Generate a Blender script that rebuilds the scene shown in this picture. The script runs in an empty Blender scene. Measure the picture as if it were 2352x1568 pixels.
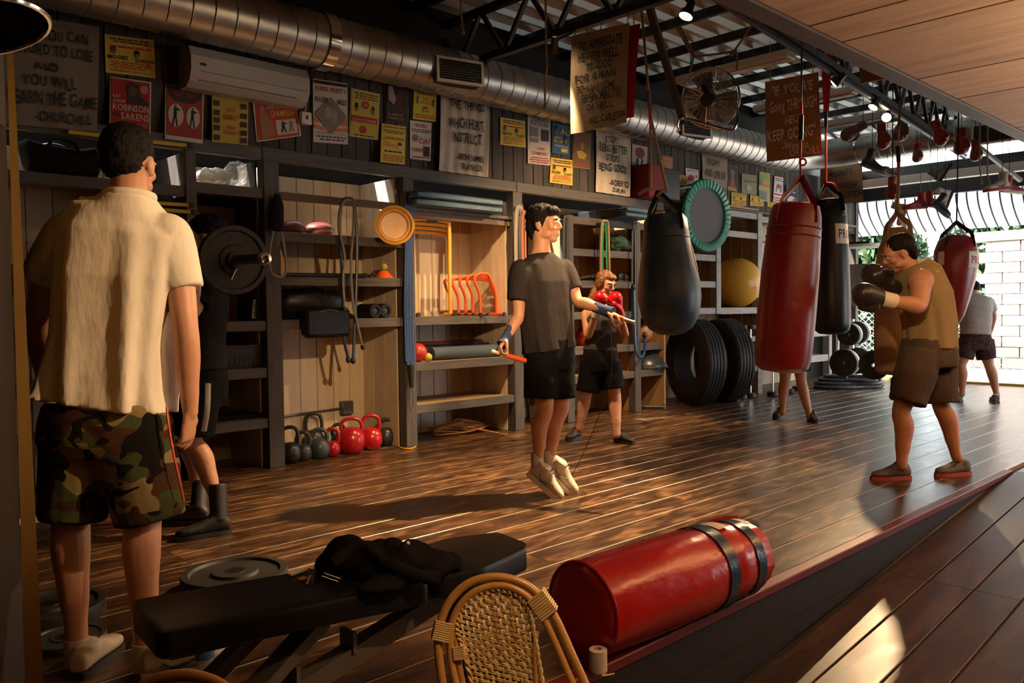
import bpy, bmesh, math, random
from mathutils import Vector, Matrix, Quaternion
random.seed(7)
PI = math.pi
SC = bpy.context.scene
COL = SC.collection

# ------------------------------------------------------------------ camera
YAW, PITCH, ROLL, FPX = math.radians(45.97), math.radians(2.16), math.radians(-0.678), 1900.0
CAM = Vector((0, 0, 1.2))
_f = Vector((math.cos(PITCH)*math.cos(YAW), math.cos(PITCH)*math.sin(YAW), -math.sin(PITCH)))
_r0 = Vector((math.sin(YAW), -math.cos(YAW), 0))
_u0 = _r0.cross(_f)
_r = _r0*math.cos(ROLL) + _u0*math.sin(ROLL)
_u = _u0*math.cos(ROLL) - _r0*math.sin(ROLL)
cd = bpy.data.cameras.new('camera'); cam = bpy.data.objects.new('camera', cd); COL.objects.link(cam)
cd.sensor_width = 36; cd.lens = 36*FPX/2352; cd.clip_start = 0.05; cd.clip_end = 200
cam.matrix_world = Matrix(((_r.x, _u.x, -_f.x, CAM.x), (_r.y, _u.y, -_f.y, CAM.y), (_r.z, _u.z, -_f.z, CAM.z), (0, 0, 0, 1)))
SC.camera = cam

# ------------------------------------------------------------------ exposure, sky, sun
SC.view_settings.view_transform = 'Standard'
SC.view_settings.look = 'None'
SC.view_settings.gamma = 1.0
SC.view_settings.use_curve_mapping = False
SC.view_settings.exposure = 0.0
W = bpy.data.worlds.new('sky'); SC.world = W; W.use_nodes = True
_bg = W.node_tree.nodes['Background']
_bg.inputs[0].default_value = (0.86, 0.95, 1.0, 1); _bg.inputs[1].default_value = 10.0
_sl = bpy.data.lights.new('sun', 'SUN'); _sl.energy = 26.0; _sl.angle = 0.01; _sl.color = (1, 0.95, 0.85)
_so = bpy.data.objects.new('sun', _sl); COL.objects.link(_so); _so.rotation_euler = Vector((0.55, -0.25, -0.8)).to_track_quat('-Z', 'Y').to_euler()
SC.cycles.use_denoising = True
SC.cycles.use_adaptive_sampling = True; SC.cycles.adaptive_threshold = 0.02
SC.cycles.max_bounces = 6; SC.cycles.diffuse_bounces = 4; SC.cycles.glossy_bounces = 3
SC.cycles.sample_clamp_indirect = 4.0
SC.cycles.caustics_reflective = False; SC.cycles.caustics_refractive = False

# ------------------------------------------------------------------ pixel -> place
def ray(px, py): return _f + _r*((px-1176)/FPX) - _u*((py-784)/FPX)
def at_z(px, py, z=0.0): d = ray(px, py); return CAM + d*((z-CAM.z)/d.z)
def at_y(px, py, y): d = ray(px, py); return CAM + d*((y-CAM.y)/d.y)
def at_x(px, py, x): d = ray(px, py); return CAM + d*((x-CAM.x)/d.x)
def at_d(px, py, dep): return CAM + ray(px, py)*dep
def depth(p): return (Vector(p)-CAM).dot(_f)
RT = Vector((_r0.x, _r0.y, 0)); FW = Vector((math.cos(YAW), math.sin(YAW), 0)); UP = Vector((0, 0, 1))
X_, Y_, Z_ = Vector((1, 0, 0)), Vector((0, 1, 0)), Vector((0, 0, 1))
def V(*a): return Vector(a)

# ------------------------------------------------------------------ materials
def _new(name):
    m = bpy.data.materials.new(name); m.use_nodes = True
    nt = m.node_tree; return m, nt, nt.nodes['Principled BSDF']
def N(nt, t, **kw):
    n = nt.nodes.new(t)
    for k, v in kw.items():
        if k in n.inputs: n.inputs[k].default_value = v
        else: setattr(n, k, v)
    return n
def rgb(c): return (c[0], c[1], c[2], 1)
def pmat(name, c, rough=0.6, metal=0.0, c2=None, scale=8.0, stretch=(1, 1, 1), bump=0.0, bscale=60.0, spec=0.5, coat=0.0, contrast=(0.35, 0.65), detail=4.0, sheen=0.0, rand=0.0, bdist=0.01):
    m, nt, p = _new(name); L = nt.links
    p.inputs['Roughness'].default_value = rough; p.inputs['Metallic'].default_value = metal
    p.inputs['Specular IOR Level'].default_value = spec; p.inputs['Coat Weight'].default_value = coat
    p.inputs['Sheen Weight'].default_value = sheen
    p.inputs['Base Color'].default_value = rgb(c)
    m.diffuse_color = rgb(c)
    if c2 is None and bump == 0 and rand == 0: return m
    tc = N(nt, 'ShaderNodeTexCoord'); mp = N(nt, 'ShaderNodeMapping'); mp.inputs['Scale'].default_value = stretch
    oi = N(nt, 'ShaderNodeObjectInfo'); ad = N(nt, 'ShaderNodeVectorMath', operation='MULTIPLY_ADD')
    cb = N(nt, 'ShaderNodeCombineXYZ')
    for i in range(3): L.new(oi.outputs['Random'], cb.inputs[i])
    L.new(cb.outputs[0], ad.inputs[0]); ad.inputs[1].default_value = (17.3, 9.1, 23.7); L.new(tc.outputs['Object'], ad.inputs[2])
    L.new(ad.outputs[0], mp.inputs[0])
    if c2 is not None:
        nz = N(nt, 'ShaderNodeTexNoise', Scale=scale, Detail=detail, Roughness=0.6); L.new(mp.outputs[0], nz.inputs['Vector'])
        cr = N(nt, 'ShaderNodeValToRGB'); cr.color_ramp.elements[0].position = contrast[0]; cr.color_ramp.elements[1].position = contrast[1]
        cr.color_ramp.elements[0].color = rgb(c); cr.color_ramp.elements[1].color = rgb(c2)
        L.new(nz.outputs['Fac'], cr.inputs[0]); out = cr.outputs[0]
        if rand:
            mr = N(nt, 'ShaderNodeMapRange'); mr.inputs['To Min'].default_value = 1-rand; mr.inputs['To Max'].default_value = 1+rand
            L.new(oi.outputs['Random'], mr.inputs[0])
            vm = N(nt, 'ShaderNodeVectorMath', operation='SCALE'); L.new(out, vm.inputs[0]); L.new(mr.outputs[0], vm.inputs['Scale']); out = vm.outputs[0]
        L.new(out, p.inputs['Base Color'])
    if bump:
        nb = N(nt, 'ShaderNodeTexNoise', Scale=bscale, Detail=5.0); L.new(mp.outputs[0], nb.inputs['Vector'])
        bp = N(nt, 'ShaderNodeBump', Strength=bump, Distance=bdist); L.new(nb.outputs['Fac'], bp.inputs['Height']); L.new(bp.outputs[0], p.inputs['Normal'])
    return m
def emat(name, c, s):
    m, nt, p = _new(name); p.inputs['Base Color'].default_value = rgb(c)
    p.inputs['Emission Color'].default_value = rgb(c); p.inputs['Emission Strength'].default_value = s
    return m
_flat = {}
def flat(c, rough=0.75):
    k = tuple(round(x, 3) for x in c) + (rough,)
    if k not in _flat: _flat[k] = pmat('print_ink', c, rough)
    return _flat[k]
def glassmat(name, c, alpha, rough=0.1):
    m, nt, p = _new(name); p.inputs['Base Color'].default_value = rgb(c); p.inputs['Roughness'].default_value = rough
    p.inputs['Alpha'].default_value = alpha
    return m

def wood_floor(name, dark, mid, light, rough=0.38):
    m, nt, p = _new(name); L = nt.links
    tc = N(nt, 'ShaderNodeTexCoord'); oi = N(nt, 'ShaderNodeObjectInfo'); cb = N(nt, 'ShaderNodeCombineXYZ')
    for i in range(3): L.new(oi.outputs['Random'], cb.inputs[i])
    ad = N(nt, 'ShaderNodeVectorMath', operation='MULTIPLY_ADD'); L.new(cb.outputs[0], ad.inputs[0]); ad.inputs[1].default_value = (31, 17, 5); L.new(tc.outputs['Object'], ad.inputs[2])
    mp = N(nt, 'ShaderNodeMapping'); mp.inputs['Scale'].default_value = (2.2, 8, 8); L.new(ad.outputs[0], mp.inputs[0])
    n1 = N(nt, 'ShaderNodeTexNoise', Scale=1.6, Detail=4.0, Roughness=0.55, Distortion=0.9); L.new(mp.outputs[0], n1.inputs['Vector'])
    mp2 = N(nt, 'ShaderNodeMapping'); mp2.inputs['Scale'].default_value = (2.2, 60, 60); L.new(ad.outputs[0], mp2.inputs[0])
    n2 = N(nt, 'ShaderNodeTexNoise', Scale=1.5, Detail=6.0, Roughness=0.7); L.new(mp2.outputs[0], n2.inputs['Vector'])
    cr = N(nt, 'ShaderNodeValToRGB'); e = cr.color_ramp.elements
    e[0].position = 0.32; e[0].color = rgb(dark); e[1].position = 0.72; e[1].color = rgb(light)
    k = cr.color_ramp.elements.new(0.52); k.color = rgb(mid)
    L.new(n1.outputs['Fac'], cr.inputs[0])
    mx = N(nt, 'ShaderNodeMix', data_type='RGBA', blend_type='MULTIPLY'); mx.inputs['Factor'].default_value = 0.55
    L.new(cr.outputs[0], mx.inputs['A'])
    c2 = N(nt, 'ShaderNodeValToRGB'); c2.color_ramp.elements[0].position = 0.35; c2.color_ramp.elements[0].color = (0.35, 0.3, 0.28, 1); c2.color_ramp.elements[1].position = 0.6; c2.color_ramp.elements[1].color = (1, 1, 1, 1)
    L.new(n2.outputs['Fac'], c2.inputs[0]); L.new(c2.outputs[0], mx.inputs['B'])
    L.new(mx.outputs['Result'], p.inputs['Base Color'])
    rr = N(nt, 'ShaderNodeMapRange'); rr.inputs['From Min'].default_value = 0.3; rr.inputs['From Max'].default_value = 0.7
    rr.inputs['To Min'].default_value = rough-0.02; rr.inputs['To Max'].default_value = rough+0.06
    L.new(n1.outputs['Fac'], rr.inputs[0]); L.new(rr.outputs[0], p.inputs['Roughness'])
    bp = N(nt, 'ShaderNodeBump', Strength=0.12, Distance=0.002); L.new(n2.outputs['Fac'], bp.inputs['Height']); L.new(bp.outputs[0], p.inputs['Normal'])
    return m

def camo_mat():
    m, nt, p = _new('camouflage_cloth'); L = nt.links; p.inputs['Roughness'].default_value = 0.9; p.inputs['Specular IOR Level'].default_value = 0.08
    tc = N(nt, 'ShaderNodeTexCoord')
    base = None
    cols = [((0.17, 0.125, 0.06), None), ((0.045, 0.05, 0.018), (5.5, 0.50, 3.1)), ((0.05, 0.022, 0.012), (6.0, 0.56, 8.7)), ((0.008, 0.007, 0.006), (7.5, 0.58, 15.2))]
    for c, par in cols:
        if par is None:
            rg = N(nt, 'ShaderNodeRGB'); rg.outputs[0].default_value = rgb(c); base = rg.outputs[0]; continue
        s, th, off = par
        mp = N(nt, 'ShaderNodeMapping'); mp.inputs['Location'].default_value = (off, off*1.7, off*0.6); mp.inputs['Scale'].default_value = (1, 1, 1.5); L.new(tc.outputs['Object'], mp.inputs[0])
        nz = N(nt, 'ShaderNodeTexNoise', Scale=s, Detail=1.5, Roughness=0.45, Distortion=0.9); L.new(mp.outputs[0], nz.inputs['Vector'])
        gt = N(nt, 'ShaderNodeMath', operation='GREATER_THAN'); gt.inputs[1].default_value = th; L.new(nz.outputs['Fac'], gt.inputs[0])
        mx = N(nt, 'ShaderNodeMix', data_type='RGBA'); L.new(gt.outputs[0], mx.inputs['Factor']); L.new(base, mx.inputs['A']); mx.inputs['B'].default_value = rgb(c); base = mx.outputs['Result']
    L.new(base, p.inputs['Base Color'])
    return m

M = {}
def mats():
    a = M
    a['floor'] = wood_floor('dark_stained_plank', (0.024, 0.012, 0.007), (0.085, 0.042, 0.019), (0.28, 0.145, 0.062), 0.30)
    a['ramp'] = wood_floor('brown_ramp_plank', (0.032, 0.018, 0.013), (0.062, 0.034, 0.024), (0.11, 0.06, 0.04), 0.34)
    a['groove'] = pmat('groove_glint_tan', (0.60, 0.48, 0.36), 0.3)  # light tan colour paints in the bright glints along the plank grooves
    a['dark'] = pmat('dark_gap', (0.012, 0.009, 0.008), 0.8)
    a['fascia'] = pmat('platform_fascia_paint', (0.006, 0.004, 0.003), 0.65, c2=(0.010, 0.006, 0.005), scale=3, stretch=(1, 8, 8))
    a['redpaint'] = pmat('red_edge_paint', (0.12, 0.007, 0.008), 0.45, c2=(0.09, 0.014, 0.013), scale=3, stretch=(1, 4, 4), contrast=(0.45, 0.75))
    a['wallboard'] = pmat('dark_wall_board', (0.035, 0.026, 0.021), 0.75, c2=(0.07, 0.05, 0.04), scale=2.2, stretch=(10, 10, 1), rand=0.35, bump=0.2, bscale=12)
    a['trim'] = pmat('grey_stained_trim', (0.055, 0.045, 0.038), 0.6, c2=(0.095, 0.08, 0.068), scale=2.5, stretch=(1.2, 14, 14), bump=0.15, bscale=10)
    a['post'] = pmat('grey_stained_post', (0.048, 0.039, 0.033), 0.6, c2=(0.08, 0.066, 0.056), scale=2.5, stretch=(14, 14, 1.2), bump=0.15, bscale=10)
    a['cream'] = pmat('cream_painted_board', (0.58, 0.47, 0.33), 0.6, c2=(0.46, 0.36, 0.25), scale=3, stretch=(5, 5, 1), rand=0.12, contrast=(0.4, 0.8))
    a['shelfwood'] = pmat('bare_shelf_wood', (0.40, 0.27, 0.15), 0.55, c2=(0.30, 0.19, 0.10), scale=3, stretch=(1, 8, 8))
    a['ply'] = pmat('plywood_back', (0.42, 0.25, 0.11), 0.6, c2=(0.33, 0.19, 0.08), scale=2, stretch=(6, 6, 1), rand=0.1)
    a['ceilwood'] = pmat('plywood_ceiling', (0.84, 0.62, 0.47), 0.6, c2=(0.55, 0.31, 0.19), scale=1.6, stretch=(9, 0.8, 9), contrast=(0.45, 0.80), rand=0.10, detail=6)
    a['beam'] = pmat('grey_beam', (0.10, 0.085, 0.08), 0.55, c2=(0.13, 0.11, 0.1), scale=3, stretch=(1, 8, 8))
    a['steel'] = pmat('black_steel', (0.014, 0.013, 0.013), 0.45, spec=0.4)
    a['roof'] = pmat('corrugated_roof', (0.52, 0.49, 0.45), 0.4, 0.0, c2=(0.64, 0.61, 0.57), scale=3, stretch=(0.4, 3, 1))
    a['duct'] = pmat('galvanised_duct', (0.46, 0.44, 0.41), 0.34, 1.0, c2=(0.33, 0.315, 0.30), scale=5, stretch=(1, 1, 1), contrast=(0.3, 0.7), bump=0.05, bscale=9, bdist=0.05)
    a['white'] = pmat('white_plastic', (0.50, 0.46, 0.43), 0.4)
    a['whitemetal'] = pmat('white_metal', (0.66, 0.62, 0.57), 0.45)
    a['black'] = pmat('black_plastic', (0.012, 0.012, 0.013), 0.45)
    a['rubber'] = pmat('black_rubber', (0.016, 0.015, 0.015), 0.55, c2=(0.03, 0.028, 0.027), scale=10)
    a['vinyl_black'] = pmat('black_vinyl', (0.006, 0.0055, 0.0055), 0.36, bump=0.12, bscale=50, bdist=0.004, spec=0.3)
    a['vinyl_red'] = pmat('red_vinyl', (0.50, 0.014, 0.012), 0.24, c2=(0.40, 0.010, 0.010), scale=4, bump=0.35, bscale=4.5, bdist=0.03, stretch=(1, 1, 1.6))
    a['vinyl_red2'] = pmat('dark_red_leather', (0.22, 0.008, 0.010), 0.36, c2=(0.16, 0.006, 0.008), scale=4, bump=0.2, bscale=9, bdist=0.02)
    a['vinyl_blue'] = pmat('dark_blue_leather', (0.010, 0.026, 0.050), 0.42, c2=(0.018, 0.042, 0.072), scale=5, bump=0.2, bscale=8, bdist=0.02)
    a['canvas'] = pmat('tan_leather_bag', (0.27, 0.165, 0.075), 0.5, c2=(0.12, 0.06, 0.03), scale=3, bump=0.25, bscale=14)
    a['bluetape'] = pmat('blue_tape', (0.012, 0.035, 0.085), 0.22, bump=0.2, bscale=25)
    a['label'] = pmat('cream_label', (0.68, 0.58, 0.44), 0.6)
    a['chrome'] = pmat('chrome', (0.7, 0.67, 0.62), 0.14, 1.0)
    a['brass'] = pmat('fan_wire', (0.62, 0.55, 0.46), 0.22, 1.0)
    a['iron'] = pmat('grey_iron', (0.12, 0.12, 0.12), 0.4, 0.6)
    a['castblack'] = pmat('cast_black', (0.018, 0.018, 0.018), 0.36, c2=(0.03, 0.03, 0.03), scale=30)
    a['castslate'] = pmat('cast_slate', (0.05, 0.075, 0.085), 0.36)
    a['castgrey'] = pmat('cast_grey', (0.045, 0.047, 0.045), 0.36)
    a['castred'] = pmat('cast_red', (0.40, 0.008, 0.014), 0.26)
    a['castgreen'] = pmat('cast_teal', (0.012, 0.04, 0.035), 0.36)
    a['rope'] = pmat('cotton_rope', (0.36, 0.27, 0.17), 0.9, c2=(0.26, 0.18, 0.11), scale=60)
    a['redrope'] = pmat('red_strap', (0.55, 0.012, 0.015), 0.6)
    a['purplerope'] = pmat('violet_cable', (0.14, 0.11, 0.24), 0.5)
    a['yellow'] = pmat('yellow_steel', (0.72, 0.34, 0.03), 0.35)
    a['orange'] = pmat('orange_plastic', (0.72, 0.10, 0.015), 0.4)
    a['pole'] = pmat('yellow_pole_paint', (0.66, 0.44, 0.06), 0.4)
    a['conemat'] = pmat('yellow_tub_plastic', (0.78, 0.36, 0.02), 0.35)
    a['ball'] = pmat('yellow_rubber', (0.80, 0.42, 0.05), 0.36)
    a['green'] = pmat('green_vinyl', (0.05, 0.30, 0.20), 0.4, c2=(0.08, 0.40, 0.29), scale=9)
    a['tmat'] = pmat('grey_mesh', (0.15, 0.14, 0.145), 0.7)
    a['matblue'] = pmat('blue_mat_vinyl', (0.03, 0.065, 0.10), 0.35, bump=0.3, bscale=20)
    a['rattan'] = pmat('rattan_cane', (0.42, 0.20, 0.055), 0.3, c2=(0.52, 0.27, 0.08), scale=3, stretch=(4, 4, 4))
    a['weave'] = pmat('cream_weave', (0.66, 0.46, 0.20), 0.4, c2=(0.56, 0.36, 0.14), scale=20)
    a['skin'] = pmat('skin', (0.56, 0.29, 0.18), 0.48, c2=(0.48, 0.23, 0.14), scale=9, spec=0.4)
    a['skin2'] = pmat('skin_tan', (0.48, 0.24, 0.14), 0.48, c2=(0.40, 0.18, 0.11), scale=9, spec=0.4)
    a['hair_dark'] = pmat('dark_hair', (0.004, 0.003, 0.003), 0.7, spec=0.15, c2=(0.009, 0.006, 0.005), scale=40, bump=0.6, bscale=90, stretch=(1, 1, 0.3))
    a['hair_brown'] = pmat('brown_hair', (0.13, 0.05, 0.018), 0.5, c2=(0.22, 0.09, 0.03), scale=30, bump=0.6, bscale=80, stretch=(1, 1, 0.3))
    a['tee_white'] = pmat('white_cotton', (0.74, 0.66, 0.56), 0.9, c2=(0.70, 0.62, 0.52), scale=5, bump=0.45, bscale=5, stretch=(1.6, 1.6, 0.5), bdist=0.03, spec=0.08)
    a['tee_black'] = pmat('charcoal_cotton', (0.030, 0.025, 0.025), 0.9, bump=0.4, bscale=6, stretch=(1.8, 1.8, 0.4), bdist=0.03, spec=0.08)
    a['tee_dark'] = pmat('black_cotton', (0.013, 0.012, 0.013), 0.9, bump=0.3, bscale=6, stretch=(1.8, 1.8, 0.5), bdist=0.02, spec=0.08)
    a['shorts_black'] = pmat('black_shorts', (0.005, 0.0045, 0.005), 0.8, bump=0.3, bscale=6, stretch=(1.8, 1.8, 0.4), bdist=0.02, spec=0.08)
    a['tank_grey'] = pmat('dark_grey_tank', (0.045, 0.04, 0.042), 0.9, bump=0.3, bscale=7, bdist=0.02, spec=0.08)
    a['tank_khaki'] = pmat('khaki_tank', (0.25, 0.185, 0.095), 0.9, bump=0.5, bscale=6, stretch=(1.8, 1.8, 0.5), bdist=0.03, spec=0.08)
    a['shorts_brown'] = pmat('grey_brown_shorts', (0.075, 0.055, 0.042), 0.85, bump=0.3, bscale=6, stretch=(1.5, 1.5, 0.5), bdist=0.02, spec=0.08)
    a['tee_grey'] = pmat('grey_tee', (0.36, 0.33, 0.32), 0.9, bump=0.3, bscale=6, bdist=0.02, spec=0.08)
    a['shorts_plaid'] = pmat('dark_maroon_shorts', (0.04, 0.018, 0.02), 0.9, c2=(0.07, 0.05, 0.05), scale=20, spec=0.08)
    a['shoe_white'] = pmat('white_shoe', (0.64, 0.55, 0.44), 0.55, c2=(0.5, 0.42, 0.33), scale=12)
    a['shoe_black'] = pmat('black_shoe', (0.016, 0.014, 0.014), 0.55)
    a['shoe_grey'] = pmat('grey_shoe', (0.13, 0.11, 0.10), 0.6)
    a['sock'] = pmat('white_sock', (0.62, 0.56, 0.48), 0.9, spec=0.08)
    a['wrap'] = pmat('blue_hand_wrap', (0.035, 0.05, 0.12), 0.85, c2=(0.06, 0.08, 0.17), scale=25, stretch=(1, 1, 4), spec=0.08)
    a['glove_red'] = pmat('red_glove_leather', (0.50, 0.008, 0.012), 0.24)
    a['glove_black'] = pmat('black_glove_leather', (0.020, 0.017, 0.016), 0.32)
    a['glove_old'] = pmat('worn_brown_glove', (0.13, 0.045, 0.022), 0.5, c2=(0.09, 0.03, 0.018), scale=9)
    a['glove_oldred'] = pmat('worn_red_glove', (0.30, 0.030, 0.018), 0.34, c2=(0.20, 0.018, 0.012), scale=9)
    a['camo'] = camo_mat()
    a['cloth_sign'] = pmat('canvas_cloth', (0.60, 0.50, 0.39), 0.95, c2=(0.54, 0.44, 0.33), scale=8, bump=0.3, bscale=9)
    a['banner_cloth'] = pmat('banner_canvas', (0.40, 0.30, 0.22), 0.95, c2=(0.35, 0.26, 0.185), scale=8, bump=0.3, bscale=9)
    a['cardboard'] = pmat('brown_cardboard', (0.27, 0.125, 0.055), 0.85, c2=(0.24, 0.11, 0.045), scale=12)
    a['ink'] = pmat('black_marker', (0.012, 0.012, 0.014), 0.7)
    a['chalk'] = pmat('white_marker', (0.62, 0.52, 0.42), 0.8)
    a['leaf'] = pmat('leaf_green', (0.10, 0.22, 0.05), 0.6, c2=(0.20, 0.34, 0.10), scale=2, rand=0.4)
    a['pave'] = pmat('pale_paving', (0.62, 0.60, 0.56), 0.8, c2=(0.5, 0.48, 0.45), scale=2)
    a['brickwall'] = pmat('pale_block_wall', (0.55, 0.44, 0.38), 0.85, c2=(0.46, 0.36, 0.31), scale=9)
    a['pillar'] = pmat('dark_pillar_wood', (0.012, 0.007, 0.005), 0.7, c2=(0.02, 0.012, 0.008), scale=3, stretch=(10, 10, 1))
    a['strip'] = pmat('golden_pillar_edge', (0.78, 0.47, 0.14), 0.5, c2=(0.7, 0.42, 0.13), scale=3, stretch=(8, 8, 1))
    a['plasticbag'] = glassmat('clear_plastic', (0.5, 0.48, 0.45), 0.3, 0.25)
    a['bottle'] = glassmat('clear_bottle', (0.75, 0.8, 0.85), 0.4, 0.08)
    a['bluelabel'] = pmat('blue_bottle_label', (0.05, 0.18, 0.45), 0.5)
    a['bulb'] = emat('hot_bulb', (1.0, 0.72, 0.38), 60.0)
    
    a['lampshade'] = pmat('dark_lamp_shade', (0.03, 0.02, 0.015), 0.2, coat=0.6)
def sheet_mat(name, t):
    """thin sheet that lets a little daylight through; an added effect on the roof"""
    m, nt, p = _new(name); L = nt.links; p.inputs['Base Color'].default_value = (0.56, 0.53, 0.49, 1); p.inputs['Roughness'].default_value = 0.5
    tr = N(nt, 'ShaderNodeBsdfTranslucent'); tr.inputs['Color'].default_value = (0.80, 0.92, 0.88, 1)
    mx = N(nt, 'ShaderNodeMixShader'); mx.inputs[0].default_value = t; L.new(p.outputs[0], mx.inputs[1]); L.new(tr.outputs[0], mx.inputs[2])
    L.new(mx.outputs[0], nt.nodes['Material Output'].inputs['Surface']); return m
mats()
M['awning'] = sheet_mat('translucent_awning', 0.35); M['roof_mid'] = sheet_mat('roof_mid_added_glow', 0.006); M['roof_far'] = sheet_mat('roof_far_added_glow', 0.022)  # translucency of the roof sheets is added to brighten the ceiling
# ------------------------------------------------------------------ mesh helpers
def basis(axis, ref=None):
    a = Vector(axis).normalized()
    ref = Vector(ref) if ref is not None else (Z_ if abs(a.z) < 0.9 else X_)
    x = ref - a*ref.dot(a)
    if x.length < 1e-6: x = a.orthogonal()
    x.normalize(); y = a.cross(x)
    return x, y, a
class MB:
    def __init__(s): s.v = []; s.f = []; s.mi = []; s.m = 0
    def add(s, vs, fs):
        b = len(s.v); s.v += [Vector(p) for p in vs]
        for q in fs: s.f.append([b+i for i in q]); s.mi.append(s.m)
        return s
    def mat(s, i): s.m = i; return s
    def box(s, a, b):
        x0, x1 = sorted((a[0], b[0])); y0, y1 = sorted((a[1], b[1])); z0, z1 = sorted((a[2], b[2]))
        return s.add([(x0,y0,z0),(x1,y0,z0),(x1,y1,z0),(x0,y1,z0),(x0,y0,z1),(x1,y0,z1),(x1,y1,z1),(x0,y1,z1)],
                     [(0,3,2,1),(4,5,6,7),(0,1,5,4),(1,2,6,5),(2,3,7,6),(3,0,4,7)])
    def cbox(s, a, b, c=0.006):
        # box with chamfered edges along all sides of each face (octagonal section in two directions)
        x0, x1 = sorted((a[0], b[0])); y0, y1 = sorted((a[1], b[1])); z0, z1 = sorted((a[2], b[2]))
        bm = bmesh.new(); bmesh.ops.create_cube(bm, size=1)
        for v in bm.verts: v.co = Vector((x0+(v.co.x+.5)*(x1-x0), y0+(v.co.y+.5)*(y1-y0), z0+(v.co.z+.5)*(z1-z0)))
        bmesh.ops.bevel(bm, geom=bm.edges[:], offset=c, segments=1, affect='EDGES', profile=0.5)
        bm.verts.index_update()
        s.add([v.co.copy() for v in bm.verts], [[v.index for v in f.verts] for f in bm.faces]); bm.free(); return s
    def obox(s, c, ax, h):
        c = Vector(c); p = []
        for k in (-1, 1):
            for i, j in ((-1,-1),(1,-1),(1,1),(-1,1)):
                p.append(c + ax[0]*(h[0]*i) + ax[1]*(h[1]*j) + ax[2]*(h[2]*k))
        return s.add(p, [(0,3,2,1),(4,5,6,7),(0,1,5,4),(1,2,6,5),(2,3,7,6),(3,0,4,7)])
    def bar(s, a, b, w, h, ref=None):
        a, b = Vector(a), Vector(b); x, y, z = basis(b-a, ref)
        return s.obox((a+b)/2, (x, y, z), (h/2, w/2, (b-a).length/2))
    def ring_faces(s, n, m, closed=False, cap=True):
        fs = []
        for i in range(m-1 if not closed else m):
            for j in range(n):
                a = i*n+j; b = i*n+(j+1) % n; c = ((i+1) % m)*n+(j+1) % n; d = ((i+1) % m)*n+j
                fs.append((a, b, c, d))
        if cap and not closed:
            fs.append(tuple(range(n-1, -1, -1))); fs.append(tuple((m-1)*n+j for j in range(n)))
        return fs
    def tube(s, pts, r, n=8, closed=False, cap=True, flat_=1.0, ref=None):
        pts = [Vector(p) for p in pts]; m = len(pts)
        rs = r if isinstance(r, (list, tuple)) else [r]*m
        vs = []; px = None
        for i, p in enumerate(pts):
            if closed: t = pts[(i+1) % m]-pts[i-1]
            else: t = pts[min(i+1, m-1)]-pts[max(i-1, 0)]
            if t.length < 1e-9: t = Vector((0, 0, 1))
            t.normalize()
            if px is None: x, y, _ = basis(t, ref)
            else:
                x = px - t*px.dot(t)
                if x.length < 1e-6: x = t.orthogonal()
                x.normalize(); y = t.cross(x)
            px = x
            for j in range(n):
                a = 2*PI*j/n; vs.append(p + x*(math.cos(a)*rs[i]) + y*(math.sin(a)*rs[i]*flat_))
        return s.add(vs, s.ring_faces(n, m, closed, cap))
    def lathe(s, prof, n=24, o=(0,0,0), axis=(0,0,1), ref=None, cap=True):
        o = Vector(o); x, y, a = basis(axis, ref); vs = []
        for r, h in prof:
            for j in range(n):
                t = 2*PI*j/n; vs.append(o + a*h + x*(r*math.cos(t)) + y*(r*math.sin(t)))
        return s.add(vs, s.ring_faces(n, len(prof), False, cap))
    def torus(s, o, axis, R, r, n=32, k=8, flat_=1.0, ref=None):
        o = Vector(o); x, y, a = basis(axis, ref); vs = []
        for i in range(n):
            t = 2*PI*i/n; d = x*math.cos(t)+y*math.sin(t)
            for j in range(k):
                q = 2*PI*j/k; vs.append(o + d*(R+r*math.cos(q)) + a*(r*flat_*math.sin(q)))
        return s.add(vs, s.ring_faces(k, n, True))
    def ell(s, o, rad, ax=None, nu=16, nv=10):
        o = Vector(o); ax = ax or (X_, Y_, Z_)
        if not isinstance(rad, (tuple, list)): rad = (rad,)*3
        vs = []
        for i in range(nv):
            ph = -PI/2 + PI*(i+0.5)/nv*0.98 + PI*0.01
            ph = -PI/2 + PI*(i+0.35)/(nv-0.3)
            for j in range(nu):
                t = 2*PI*j/nu
                vs.append(o + ax[0]*(rad[0]*math.cos(ph)*math.cos(t)) + ax[1]*(rad[1]*math.cos(ph)*math.sin(t)) + ax[2]*(rad[2]*math.sin(ph)))
        return s.add(vs, s.ring_faces(nu, nv))
    def loft(s, pts, lat, rx, ry, n=20, power=2.0, cap=True, fold=0.0):
        # elliptical rings through pts; lat = lateral vector(s); rx along lat, ry across
        pts = [Vector(p) for p in pts]; m = len(pts); vs = []
        for i, p in enumerate(pts):
            t = (pts[min(i+1, m-1)]-pts[max(i-1, 0)]).normalized()
            l = Vector(lat[i] if isinstance(lat, list) else lat); l = (l - t*l.dot(t)).normalized(); b = t.cross(l)
            for j in range(n):
                a = 2*PI*j/n; ca, sa = math.cos(a), math.sin(a)
                e = 2.0/power
                if fold:
                    w = (i/(m-1))*(0.4+0.6*i/(m-1))*fold; q = 1+w*(0.55*math.sin(9*a+1.3+0.5*i)+0.45*math.sin(5*a+0.4-0.7*i)+0.3*math.sin(14*a+i)); ca, sa = ca*q, sa*q
                vs.append(p + l*(rx[i]*math.copysign(abs(ca)**e, ca)) + b*(ry[i]*math.copysign(abs(sa)**e, sa)))
        return s.add(vs, s.ring_faces(n, m, False, cap))
    def grid(s, fn, nu, nv):
        vs = [fn(i/nu, j/nv) for j in range(nv+1) for i in range(nu+1)]
        return s.add(vs, [(j*(nu+1)+i, j*(nu+1)+i+1, (j+1)*(nu+1)+i+1, (j+1)*(nu+1)+i) for j in range(nv) for i in range(nu)])
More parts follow.
